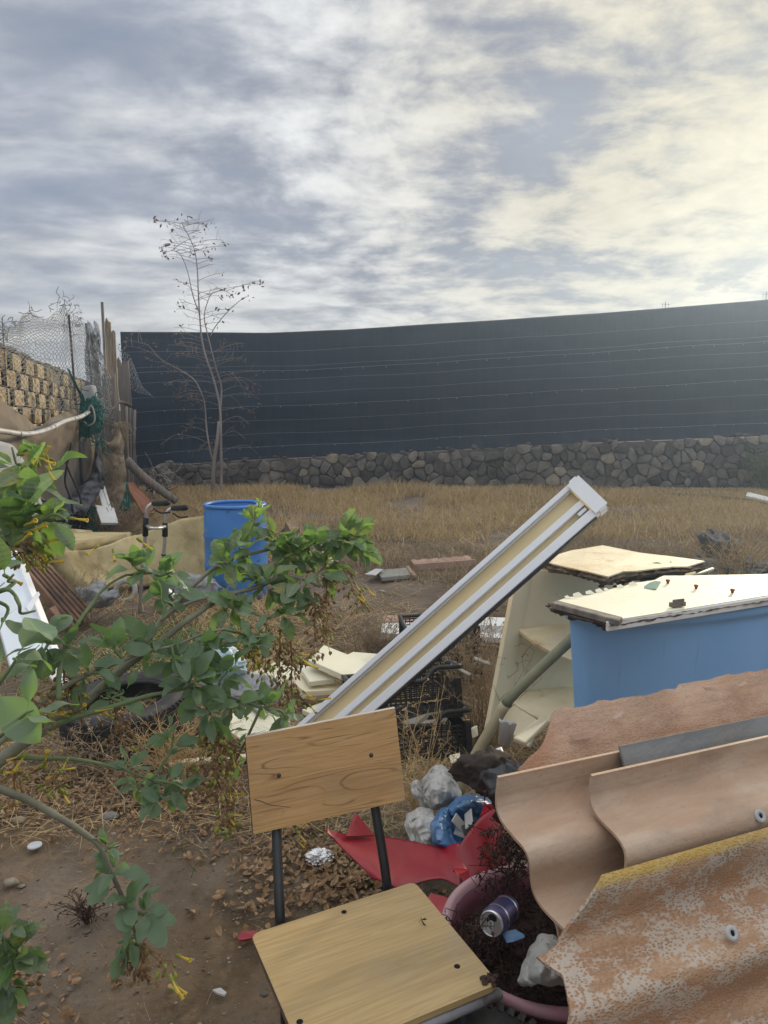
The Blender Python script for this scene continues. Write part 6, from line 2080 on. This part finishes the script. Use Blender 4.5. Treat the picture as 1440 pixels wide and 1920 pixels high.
class Shrub:
    cap, every, mul, big = 300, 1, 1.8, 1.02

    def __init__(s, name, label, base):
        s.root = thing(name, label, 'shrub', base, group='tree tobacco shrubs')
        s.br, s.nl, s.extra = [], 0, MB()

    def branch(s, pts, r0, r1, mat='stem', k=6):
        P_ = spline([Pd(*p) for p in pts], k)
        for i, p in enumerate(P_):
            if 0 < i < len(P_) - 1:
                P_[i] = p + Vector((noise.noise(p * 9), noise.noise(p * 9 + Vector((5, 0, 0))), noise.noise(p * 9 + Vector((0, 7, 0))))) * .008
        n_ = len(P_)
        build('branch', MB().tube(P_, [lerp(r0, r1, i / (n_ - 1)) * (1 + .12 * noise.noise(P_[i] * 25)) for i in range(n_)], 8), M[mat], s.root, smooth=True)
        s.br.append((P_, r1))
        return P_

    def leaf(s, p, d_, up_, size, young=False):
        d_ = d_.normalized()
        y_ = up_.cross(d_)
        if y_.length < .05:
            y_ = d_.orthogonal()
        y_.normalize()
        z_ = d_.cross(y_)
        Mx = Matrix((d_ * size, y_ * size, z_ * size)).transposed().to_4x4()
        Mx.translation = p
        me = rl.choice(YOUNG if young else LEAVES)
        s.nl += 1
        if s.nl <= s.cap and (s.nl % s.every or s.every == 1):
            put(me, 'leaf', s.root, Mx)
        else:
            s.extra.add([Mx @ v.co for v in me.vertices], [tuple(f.vertices) for f in me.polygons])

    def cluster(s, px, py, d, n_, rad_, size, young=.18, dirb=(0, 0, 0)):
        n_ = int(n_ * s.mul + .5)
        size *= s.big
        c_ = Pd(px, py, d)
        rm = rad_ * d / FPX
        best = min(((p - c_).length, i, j) for i, (P_, r_) in enumerate(s.br) for j, p in enumerate(P_))
        src = s.br[best[1]][0][best[2]]
        tip = c_ + Vector(dirb) * rm + Vector((0, 0, rm * .25))
        tw = spline([src, src.lerp(c_, .55) + Vector((rl.gauss(0, .01), rl.gauss(0, .01), rm * .1)), c_, tip], 5)
        build('twig', MB().tube(tw, [.0042, .002], 6), M['stem_green'], s.root, smooth=True)
        for i in range(n_):
            t = rl.uniform(.3, 1.0)
            k = min(len(tw) - 2, int(t * (len(tw) - 1)))
            p = tw[k]
            tg = (tw[k + 1] - tw[k]).normalized()
            ang = i * 2.4 + rl.uniform(-.5, .5)
            o1 = tg.orthogonal().normalized()
            o2 = tg.cross(o1)
            rd_ = o1 * math.cos(ang) + o2 * math.sin(ang)
            isy = rl.random() < young * (2 if t > .8 else .6)
            dr_ = rd_ * rl.uniform(.7, 1.1) + tg * rl.uniform(.1, .8) * (1.6 if t > .85 else 1) + Vector((0, 0, rl.uniform(-.55, .2) + (.45 if isy else 0))) + Vector(dirb) * .35
            off = rd_ * rl.random() * rm * .35
            if off.length > .02:
                build('leaf_stalk', MB().tube([p, p + off], .0015, 4), M['stem_green'], s.root)
            upv = Vector((rl.gauss(0, .45), rl.gauss(-.35, .45), 1))
            s.leaf(p + off, dr_, upv, size * rl.choice((.55, .75, .9, 1.0, 1.1, 1.25)) * (.8 if isy else 1), isy)

    def panicle(s, px, py, d, length, n_, green=.15, lean=0.0, name='seed_cluster'):
        """hanging spray of seed capsules, length in px"""
        p0 = Pd(px, py, d)
        L_ = length * d / FPX
        ax = spline([p0, p0 + Vector((lean * L_ * .4, rl.gauss(0, .02), -L_ * .4)), p0 + Vector((lean * L_, rl.gauss(0, .03), -L_))], 6)
        br_, gr_ = MB(), MB()
        br_.tube(ax, [.0028, .0012], 5, False)
        for k in range(int(n_ * .7)):
            t = rl.random() ** .8
            b = ax[min(len(ax) - 1, int(t * len(ax)))]
            a = Vector((rl.gauss(0, 1), rl.gauss(0, 1), rl.gauss(-.7, .5))).normalized()
            ln = rl.uniform(.012, .042)
            e = b + a * ln
            tgt = gr_ if rl.random() < green + (.25 if t > .8 else 0) * (green > .05) else br_
            br_.tube([b, e], .0008, 3, False)
            a2 = (a + Vector((0, 0, -.8))).normalized()
            o1 = a2.orthogonal().normalized()
            o2 = a2.cross(o1)
            sz = rl.uniform(.8, 1.2)
            rings_ = [(.0012, 0), (.0042, .0035), (.0040, .008), (.0014, .0125)]
            vs = [e + a2 * z_ * sz + (o1 * math.cos(q * 1.2566) + o2 * math.sin(q * 1.2566)) * r_ * sz for r_, z_ in rings_ for q in range(5)]
            tgt.add(vs, [(i * 5 + j, i * 5 + (j + 1) % 5, (i + 1) * 5 + (j + 1) % 5, (i + 1) * 5 + j) for i in range(3) for j in range(5)] + [(15, 16, 17, 18, 19)])
            if tgt is br_ and rl.random() < .5:
                dleaf(br_, e, rl.uniform(.012, .03), rl)
        build(name, br_, M['pod_brown'], s.root, kind='stuff')
        if gr_.v:
            build('green_capsules', gr_, M['pod_green'], s.root, kind='stuff', smooth=True)

    def flowers(s, px, py, d, n_, rad_, bias=(0, 0, 0)):
        for k in range(n_):
            p = Pd(px + rl.gauss(0, rad_), py + rl.gauss(0, rad_), d + rl.gauss(0, .02))
            a = (Vector((rl.gauss(0, .6), rl.gauss(-.3, .5), rl.gauss(-.25, .5))) + Vector(bias)).normalized()
            x_ = a.orthogonal().normalized()
            y_ = a.cross(x_)
            sc = rl.uniform(.85, 1.2)
            Mx = Matrix((x_ * sc, y_ * sc, a * sc)).transposed().to_4x4()
            Mx.translation = p
            put(FLOWER, 'flower', s.root, Mx)

    def done(s):
        if s.extra.v:
            build('extra_leaves', s.extra, M['leaf'], s.root, kind='stuff', smooth=True)


S1 = Shrub('tree_tobacco_shrub', 'large green shrub arching from the left across to the blue drum', PZ(-120, 1620))
S1.branch([(-140, 1600, 1.5), (-70, 1490, 1.5), (0, 1425, 1.52), (100, 1352, 1.6), (165, 1310, 1.66), (230, 1256, 1.74), (325, 1182, 1.86), (425, 1118, 2.0), (540, 1086, 2.1), (600, 1100, 2.14)], .0165, .0045)
S1.branch([(165, 1310, 1.66), (240, 1240, 1.76), (300, 1165, 1.86), (368, 1092, 1.98), (450, 1044, 2.1), (545, 1024, 2.2), (612, 1012, 2.24), (645, 1008, 2.25)], .009, .003)
S1.branch([(-60, 1440, 1.42), (0, 1388, 1.46), (65, 1330, 1.52), (135, 1280, 1.58), (200, 1250, 1.64), (265, 1228, 1.7), (335, 1206, 1.76), (420, 1180, 1.82)], .0075, .003)
S1.branch([(110, 1312, 1.52), (112, 1270, 1.54), (122, 1225, 1.57), (140, 1180, 1.6), (165, 1138, 1.64), (200, 1100, 1.68), (246, 1078, 1.72)], .0062, .0026, 'stem_green')
S1.branch([(44, 1350, 1.48), (52, 1300, 1.48), (64, 1255, 1.5), (92, 1205, 1.53)], .0055, .003, 'stem_green')
S1.branch([(85, 1368, 1.58), (140, 1345, 1.6), (200, 1325, 1.64), (250, 1312, 1.68), (300, 1300, 1.72), (370, 1290, 1.78), (430, 1310, 1.82), (500, 1330, 1.86)], .0075, .0028, 'stem_green')
S1.branch([(20, 1418, 1.54), (80, 1422, 1.56), (150, 1428, 1.6), (215, 1438, 1.64), (285, 1462, 1.68)], .006, .0028, 'stem_green')
S1.branch([(-90, 1440, 1.3), (0, 1480, 1.36), (70, 1512, 1.4), (140, 1552, 1.42), (190, 1590, 1.44), (214, 1640, 1.46), (245, 1720, 1.48), (260, 1790, 1.5)], .0085, .0028)
S1.branch([(300, 1165, 1.86), (345, 1135, 1.9), (395, 1120, 1.95), (435, 1132, 2.0), (470, 1148, 2.04), (500, 1160, 2.06)], .005, .0024)
S1.branch([(455, 1046, 2.1), (466, 1010, 2.1), (478, 975, 2.12), (490, 945, 2.14)], .0035, .0018, 'stem_green')
for a in ((640, 1012, 2.24, 20, 42, .078, .2, (.9, 0, .1)), (668, 1030, 2.24, 9, 22, .075, .3, (1, 0, 0)), (585, 1022, 2.2, 16, 40, .072), (548, 1040, 2.16, 16, 38, .07), (520, 1012, 2.16, 9, 26, .066), (610, 1062, 2.18, 16, 36, .072),
          (478, 985, 2.12, 7, 22, .066, .5, (0, 0, 1)), (486, 950, 2.13, 3, 8, .04, 1, (0, 0, 1)), (450, 1030, 2.1, 9, 34, .078), (425, 1060, 2.06, 9, 30, .075), (500, 1095, 2.06, 16, 40, .07), (560, 1110, 2.1, 12, 36, .07), (545, 1150, 2.06, 11, 30, .064),
          (440, 1150, 1.96, 12, 36, .066), (480, 1200, 1.9, 10, 32, .064), (405, 1215, 1.84, 11, 36, .068), (425, 1262, 1.82, 10, 34, .066), (362, 1285, 1.74, 13, 34, .068), (395, 1340, 1.76, 11, 32, .062), (330, 1240, 1.74, 9, 30, .064),
          (440, 1325, 1.84, 9, 28, .062), (505, 1325, 1.86, 11, 28, .062), (535, 1345, 1.88, 8, 18, .055, .5), (258, 1068, 1.72, 8, 26, .066, .3, (-.3, 0, .3)), (300, 1080, 1.75, 8, 34, .075, .2, (.7, 0, 0)), (325, 1110, 1.8, 6, 26, .065),
          (80, 1200, 1.52, 5, 40, .075), (130, 1215, 1.56, 7, 30, .062), (25, 1245, 1.2, 3, 44, .1, .05), (45, 1340, 1.2, 2, 36, .085, .05, (.5, 0, 0)), (165, 1260, 1.62, 7, 34, .062), (215, 1215, 1.68, 6, 32, .068), (285, 1205, 1.76, 6, 30, .068), (230, 1300, 1.68, 6, 30, .06),
          (265, 1480, 1.68, 8, 26, .05), (300, 1500, 1.7, 8, 30, .06), (240, 1440, 1.66, 5, 20, .05, .5), (335, 1475, 1.72, 6, 28, .055), (325, 1385, 1.72, 6, 32, .06), (440, 1430, 1.86, 5, 22, .05),
          (214, 1640, 1.46, 6, 24, .058, .12), (245, 1690, 1.47, 4, 22, .058, .15), (268, 1715, 1.48, 6, 26, .062, .12, (.3, 0, 0)), (240, 1760, 1.49, 4, 18, .06, 0, (0, 0, -1.4)), (205, 1590, 1.45, 4, 12, .045, .3)):
    S1.cluster(*a)
for a in ((612, 1075, 2.18, 125, 110, .1), (640, 1060, 2.2, 80, 60, .5, .5), (590, 1110, 2.12, 110, 80, .2), (525, 1180, 2.02, 120, 120, .25), (545, 1200, 2.02, 120, 110, .3), (500, 1160, 2.0, 90, 60, .5), (470, 1185, 1.95, 70, 55, .85), (410, 1370, 1.8, 85, 100, .45), (430, 1385, 1.82, 75, 70, .35), (385, 1360, 1.78, 60, 50, .5),
          (120, 1250, 1.6, 90, 70, .35), (60, 1290, 1.5, 80, 60, .45), (215, 1330, 1.66, 80, 45, .05), (400, 1450, 1.8, 120, 60, .08, .3), (30, 1420, 1.55, 80, 60, .3), (100, 1420, 1.6, 60, 40, .2), (255, 1770, 1.49, 70, 55, .02), (240, 1775, 1.49, 55, 35, .02), (420, 1515, 1.8, 50, 35, .6), (300, 1790, 1.5, 32, 16, .8, .5), (350, 1440, 1.74, 60, 40, .3)):
    S1.panicle(*a)
for a in ((680, 1108, 2.2, 4, 10, (.9, 0, -.2)), (650, 1100, 2.2, 3, 12, (.4, 0, 0)), (440, 1205, 1.92, 4, 14, (.8, 0, -.3)), (470, 1232, 1.92, 4, 14, (.9, 0, .3)), (575, 1240, 2.0, 3, 10, (.9, 0, 0)), (585, 1310, 2.0, 4, 10, (.9, 0, .2)), (428, 1500, 1.8, 2, 7, (1, 0, .3)), (425, 1530, 1.8, 2, 6, (1, 0, -.3)), (555, 1560, 1.95, 3, 8, (1, 0, .2)), (318, 1845, 1.5, 4, 6, (1, 0, -.5)), (330, 1785, 1.5, 1, 3, (.8, 0, .8)),
          (40, 1400, 1.5, 8, 26), (100, 1450, 1.6, 5, 20), (230, 1045, 1.7, 3, 20), (130, 1300, 1.6, 7, 26), (440, 1430, 1.85, 2, 8, (1, 0, -.8)), (210, 1330, 1.66, 2, 8)):
    S1.flowers(*a)
S1.done()

S2 = Shrub('tree_tobacco_shrub', 'upright shrub with large fresh leaves at the left above the white panel', PZ(-140, 1350))
S2.mul, S2.big = .95, .95
S2.branch([(-110, 1230, 1.5), (-60, 1120, 1.5), (-25, 1040, 1.5), (5, 965, 1.5), (30, 915, 1.5), (62, 868, 1.5), (78, 845, 1.5)], .0095, .0024, 'stem_green')
S2.branch([(-60, 1120, 1.5), (-10, 1060, 1.46), (30, 1010, 1.44), (60, 985, 1.42), (95, 965, 1.42), (125, 980, 1.42)], .006, .0024, 'stem_green')
S2.branch([(-80, 1180, 1.35), (-30, 1130, 1.3), (10, 1105, 1.28), (30, 1120, 1.28)], .006, .003, 'stem_green')
for a in ((30, 868, 1.5, 6, 28, .1, .1, (-.2, 0, .8)), (70, 868, 1.5, 5, 14, .06, .8, (.3, 0, .6)), (60, 905, 1.5, 7, 30, .1, .2, (.7, 0, 0)), (25, 930, 1.48, 8, 34, .095, .2), (55, 955, 1.46, 9, 40, .1, .15, (.5, 0, 0)), (15, 980, 1.44, 8, 36, .095), (85, 975, 1.43, 8, 30, .085, .2, (.7, 0, -.2)), (35, 1000, 1.44, 8, 32, .09), (-10, 950, 1.45, 5, 30, .1),
          (15, 1090, 1.28, 2, 30, .1, .5, (.4, 0, .2)), (40, 1150, 1.28, 2, 34, .11, .35, (.8, 0, -.1)), (5, 1165, 1.3, 2, 30, .09), (-20, 1060, 1.3, 2, 30, .1)):
    S2.cluster(*a)
for a in ((78, 862, 1.48, 6, 12, (.7, 0, .2)), (88, 876, 1.46, 4, 8, (1, 0, 0)), (60, 1005, 1.42, 10, 16, (.9, 0, .3)), (50, 1030, 1.42, 12, 18, (.7, 0, -.2)), (130, 975, 1.42, 1, 2, (1, 0, .1)), (52, 868, 1.5, 3, 8, (0, 0, 1))):
    S2.flowers(a[0], a[1], a[2], max(1, int(a[3] * .6)), *a[4:])
for a in ((62, 1000, 1.43, 45, 40, .8), (35, 1015, 1.43, 40, 30, .6), (70, 850, 1.5, 14, 12, .9)):
    S2.panicle(*a)
S2.done()

S3 = Shrub('tree_tobacco_shrub', 'small leafy shoot close to the ground at the lower left corner', PZ(-120, 1960))
S3.branch([(-160, 1720, 1.3), (-80, 1730, 1.34), (-20, 1750, 1.38), (20, 1775, 1.4), (40, 1810, 1.4)], .006, .0025, 'stem_green')
for a in ((0, 1755, 1.38, 7, 26, .07, .05), (30, 1790, 1.4, 9, 26, .062, .15, (.6, 0, 0)), (12, 1835, 1.4, 8, 24, .062, .05, (0, 0, -.8)), (-15, 1800, 1.38, 7, 24, .065)):
    S3.cluster(*a)
S3.panicle(10, 1850, 1.4, 60, 40, .15)
S3.done()

# ================================================================== DRY GRASS, STRAW, LITTER (uncountable)
rng = np.random.default_rng(11)


def gzv(x, y):
    return np.array([gz(a, b) for a, b in zip(x, y)])


def blades(name, x, y, h, lean, width, mat, z=None, curve=.35, seg_up=1.0):
    n_ = len(x)
    z = gzv(x, y) if z is None else z
    a = rng.uniform(0, 2 * np.pi, n_)
    b = rng.uniform(0, 2 * np.pi, n_)
    ln = lean * rng.uniform(.3, 1.0, n_)
    base = np.stack([x, y, z - .005], 1)
    d_ = np.stack([np.cos(a) * ln, np.sin(a) * ln, np.full(n_, seg_up)], 1)
    d_ /= np.linalg.norm(d_, axis=1, keepdims=True)
    side = np.stack([np.cos(b), np.sin(b), np.zeros(n_)], 1) * (width * rng.uniform(.6, 1.3, n_))[:, None]
    midp = base + d_ * (h * .55)[:, None]
    tip = base + d_ * h[:, None] + np.stack([np.cos(a) * h * curve * rng.uniform(0, 1, n_), np.sin(a) * h * curve * rng.uniform(0, 1, n_), -h * curve * .35 * rng.uniform(0, 1, n_)], 1)
    V = np.stack([base - side, base + side, midp + side * .7, midp - side * .7, tip], 1).reshape(-1, 3)
    V[:, 2] = np.maximum(V[:, 2], .001 - .03)
    i = np.arange(n_)[:, None] * 5
    F_ = np.concatenate([i + [[0, 1, 2]], i + [[0, 2, 3]], i + [[3, 2, 4]]], 1).reshape(-1, 3)
    return np_mesh(name, V, F_, mat, 'stuff')


def clumpy(n_, x0, x1, y0, y1, thr, fq, seed):
    """scatter thinned by noise so growth comes in patches"""
    X = rng.uniform(x0, x1, n_ * 2)
    Y = rng.uniform(y0, y1, n_ * 2)
    k = np.array([noise.noise(Vector((a * fq, b * fq, seed))) + rng.uniform(-.3, .3) > thr for a, b in zip(X, Y)])
    return X[k][:n_], Y[k][:n_]


# tall golden band before the wall (left two thirds), lower to the right
X, Y = clumpy(26000, -6.6, 11, 13.6, 17.5, -.06, .9, 2)
hh = np.interp(Y, [13.6, 15.2, 16.3, 17.5], [.26, .36, .27, .12]) * rng.uniform(.45, 1.15, len(X)) * np.where(X > 5.5, .55, 1.0)
hh *= np.array([.9 + .75 * noise.noise(Vector((a * .6, b * .6, 8))) for a, b in zip(X, Y)])
blades('tall_dry_grass', X, Y, hh, .55, .0075, M['straw'], curve=.4)
X, Y = clumpy(32000, -5, 11, 9.6, 15.2, -.08, .8, 5)
blades('dry_stubble', X, Y, rng.uniform(.07, .26, len(X)), .7, .006, M['straw'])
X, Y = clumpy(19000, -2, 9, 7.0, 10.6, -.02, .9, 15)
blades('dry_stubble', X, Y, rng.uniform(.05, .2, len(X)), .8, .0045, M['stubble'])
X, Y = clumpy(5000, 1.5, 6, 5.5, 9.0, -.1, .9, 25)
blades('dry_stubble', X, Y, rng.uniform(.08, .28, len(X)), .7, .004, M['stubble'])
X, Y = clumpy(9000, -4, 10, 8.0, 13.5, -.05, .7, 55)
blades('fallen_straw', X, Y, rng.uniform(.1, .35, len(X)), 4.0, .0045, M['straw'], z=gzv(X, Y) + rng.uniform(0, .04, len(X)), curve=.5)
# straw lying flat
X, Y = clumpy(12000, -2.5, 6, 4.0, 9.5, -.04, 1.1, 6)
blades('fallen_straw', X, Y, rng.uniform(.08, .28, len(X)), 9.0, .0028, M['straw'], z=gzv(X, Y) + rng.uniform(.0, .03, len(X)), curve=.5)
X, Y = clumpy(7000, -2.2, .9, 2.5, 4.6, -.1, 1.5, 39)
blades('fallen_straw', X, Y, rng.uniform(.04, .16, len(X)), 8.0, .0016, M['stubble'], z=gzv(X, Y) + rng.uniform(.0, .04, len(X)), curve=.5)
X, Y = clumpy(6500, -2.2, .9, 2.6, 4.6, -.1, 1.5, 9)
blades('fallen_straw', X, Y, rng.uniform(.05, .2, len(X)), 8.0, .0018, M['straw'], z=gzv(X, Y) + rng.uniform(.0, .05, len(X)), curve=.5)
X, Y = clumpy(3500, -3.2, -.6, 4.2, 6.4, -.15, 1.2, 19)
blades('fallen_straw', X, Y, rng.uniform(.08, .3, len(X)), 3.0, .0028, M['straw'], z=gzv(X, Y) + rng.uniform(.0, .06, len(X)), curve=.5)
X, Y = clumpy(2500, -3.6, -1.9, 8, 12.5, -.15, 1.0, 29)
blades('fallen_straw', X, Y, rng.uniform(.1, .4, len(X)), 1.6, .005, M['stubble'], curve=.5)
X = rng.normal(-1.55, .3, 1500)
Y = rng.normal(4.75, .35, 1500)
blades('green_weeds', X, Y, rng.uniform(.04, .2, len(X)), .9, .006, M['weed_green'])
X = rng.normal(.02, .12, 700)
Y = rng.normal(2.35, .16, 700)
blades('green_weeds', X, Y, rng.uniform(.02, .07, len(X)), 1.2, .0018, M['weed_green'])
X = rng.normal(-.35, .25, 500)
Y = rng.normal(2.75, .2, 500)
blades('green_weeds', X, Y, rng.uniform(.02, .09, len(X)), 1.2, .0018, M['weed_green'])


def litter(name, x, y, size, mat, zup, z0=0.0):
    n_ = len(x)
    z = z0 + gzv(x, y) + rng.uniform(.003, zup, n_)
    a = rng.uniform(0, 2 * np.pi, n_)
    tx = rng.normal(0, .35, n_)
    D_ = np.stack([np.cos(a), np.sin(a), tx], 1)
    S_ = np.stack([-np.sin(a), np.cos(a), rng.normal(0, .35, n_)], 1)
    c_ = np.stack([x, y, z], 1)
    sz = (size * rng.uniform(.5, 1.3, n_))[:, None]
    w_ = sz * rng.uniform(.12, .38, n_)[:, None]
    curl = (size * rng.uniform(-.25, .35, n_))
    up3 = np.stack([np.zeros(n_), np.zeros(n_), curl], 1)
    V = np.stack([c_ - D_ * sz * .5 + up3, c_ - D_ * sz * .15 - S_ * w_, c_, c_ - D_ * sz * .15 + S_ * w_, c_ + D_ * sz * .2 - S_ * w_ * .9 + up3 * .2, c_ + D_ * sz * .2 + S_ * w_ * .9 + up3 * .2, c_ + D_ * sz * .5 + up3 * 1.1], 1)
    V[:, [1, 3, 4, 5], 2] += np.abs(curl)[:, None] * .5
    V = V.reshape(-1, 3)
    i = np.arange(n_)[:, None] * 7
    F_ = np.concatenate([i + [[0, 1, 2]], i + [[0, 2, 3]], i + [[1, 4, 2]], i + [[2, 5, 3]], i + [[4, 6, 2]], i + [[2, 6, 5]]], 1).reshape(-1, 3)
    return np_mesh(name, V, F_, mat, 'stuff')


def around(px, py, n_, sx, sy):
    p = PZ(px, py)
    return rng.normal(p.x, sx, n_), rng.normal(p.y, sy, n_)


for px, py, n_, sx, sy, sz in ((620, 1650, 420, .16, .14, .034), (560, 1600, 260, .14, .16, .032), (700, 1660, 160, .1, .08, .032), (470, 1560, 300, .18, .14, .024), (250, 1480, 1300, .34, .16, .022), (90, 1500, 1000, .28, .14, .022), (380, 1520, 600, .2, .12, .022), (560, 1700, 70, .16, .1, .03), (40, 1440, 260, .3, .2, .035), (420, 1440, 300, .3, .2, .024), (300, 1400, 260, .5, .3, .035)):
    X, Y = around(px, py, n_, sx, sy)
    litter('leaf_litter', X, Y, sz, M['litter'], .03)
tc_ = PZ(232, 1392, 0)
X, Y = rng.normal(tc_.x, .11, 260), rng.normal(tc_.y + .08, .11, 260)
litter('leaf_litter', X, Y, .035, M['litter'], .08, .04)
blades('fallen_straw', X, Y, rng.uniform(.06, .2, len(X)), 3.0, .0018, M['straw'], z=gzv(X, Y) + rng.uniform(.04, .12, len(X)), curve=.5)
X, Y = around(20, 1850, 120, .16, .1)
litter('leaf_litter', X, Y, .028, M['litter'], .03)
X = rng.uniform(-1.3, .6, 900)
Y = rng.uniform(1.3, 2.9, 900)
litter('leaf_crumbs', X, Y, .0055, M['litter'], .005)
X = rng.uniform(-1.4, .5, 260)
Y = rng.uniform(1.35, 2.9, 260)
blades('soil_twigs', X, Y, rng.uniform(.02, .09, len(X)), 12.0, .0011, M['stubble'], z=gzv(X, Y) + .006)

# pebbles on the bare soil
mb = MB()
for k in range(1500):
    x, y = R.uniform(-1.3, .7), R.uniform(1.25, 3.0)
    s_ = R.uniform(.0015, .0048) * (1 if R.random() < .93 else 2.4)
    mb.blob((x, y, gz(x, y) + s_ * .3), (s_ * 1.3, s_, s_ * .7), 1, .4, 2, k)
for k in range(300):
    x, y = R.uniform(-2, 6), R.uniform(4, 13)
    s_ = R.uniform(.008, .025)
    mb.blob((x, y, gz(x, y) + s_ * .3), (s_ * 1.3, s_, s_ * .7), 1, .4, 2, k)
o = build('pebbles', mb, M['pebble'], kind='stuff')
for k, (px, py, s_, lab) in enumerate(((20, 1655, .02, 'buff stone on the bare soil beside the yellow pot'), (205, 1532, .03, 'flat grey stone half sunk where litter meets bare soil'), (35, 1538, .022, 'pinkish stone in dead leaves at the far left'), (470, 1290, .04, 'grey stone under the shrub by the tyre'))):
    tag(build('stone', MB().blob(PZ(px, py, .01), (s_ * 1.4, s_, s_ * .6), 2, .4, 1.4, 80 + k), M['rock'] if k % 2 else M['pale_stone'], smooth=True), lab, 'stone', 'loose stones on the soil')


def weed(name, label, base, h, n_, spread, mat, seed, leafn=2, r_=.0016):
    q = random.Random(seed)
    t_ = MB()
    for k in range(n_):
        p = base + Vector((q.gauss(0, spread * .35), q.gauss(0, spread * .35), 0))
        e = p + Vector((q.gauss(0, spread), q.gauss(0, spread * .7), h * q.uniform(.45, 1.05)))
        sp2 = spline([p, p.lerp(e, .5) + Vector((q.gauss(0, .03), q.gauss(0, .03), .03)), e], 4)
        t_.tube(sp2, [r_ * 1.3, r_ * .7], 3, False)
        for b in range(5):
            s0 = sp2[q.randint(2, len(sp2) - 1)]
            s1 = s0 + Vector((q.gauss(0, .035), q.gauss(0, .03), q.gauss(.025, .03)))
            t_.tube([s0, s0.lerp(s1, .5) + Vector((0, 0, .006)), s1], r_ * .7, 3, False)
            for c in range(leafn):
                dleaf(t_, s1, q.uniform(.008, .018), q)
    return tag(build(name, t_, mat, kind='stuff'), label, 'dry weed', 'dry weeds')


weed('dry_weed', 'dry straw coloured weed growing before the black crates', PZ(770, 1480), .5, 12, .1, M['straw'], 2)
weed('dry_weed', 'thin dry weed at the right edge of the chair back', PZ(800, 1520), .42, 9, .08, M['straw'], 3)
weed('dry_weed', 'brown dead weed between the crates and the shelf unit', PZ(905, 1400), .6, 60, .1, M['stubble'], 4, 3)
weed('dry_weed', 'tall brown dead weed behind the crates by the white boards', PZ(880, 1300), .6, 80, .16, M['stubble'], 5, 3)
weed('dry_weed', 'dead weed by the white board left of the lamp housing', PZ(700, 1230), .35, 70, .16, M['stubble'], 6, 3, .002)
weed('dry_weed', 'dead weeds draped over the foot of the brown slat rack', PZ(130, 1175), .4, 120, .2, M['stubble'], 7, 3, .0022)
weed('dry_weed', 'grey green weeds below the burlap beside the white panel', PZ(225, 1010), .5, 110, .35, M['stubble'], 8, 4, .004)
weed('dry_weed', 'dry grass clump over the far rocks at the right', PZ(1375, 1085), .5, 80, .22, M['straw'], 9, 0, .003)
weed('dry_weed', 'wispy dry weed between white bag and blue bag', PZ(790, 1560), .3, 30, .08, M['straw'], 10)
weed('dry_weed', 'pale straw stems leaning over the tyre under the shrub', PZ(330, 1440), .22, 90, .2, M['straw'], 11, 0)
weed('dry_weed', 'dry stems standing close before the left side of the tyre', PZ(170, 1445), .22, 60, .2, M['stubble'], 21, 2)
weed('dry_weed', 'small dark tuft of dead weed alone on the bare soil', PZ(165, 1730), .028, 14, .016, M['debris'], 12, 2)
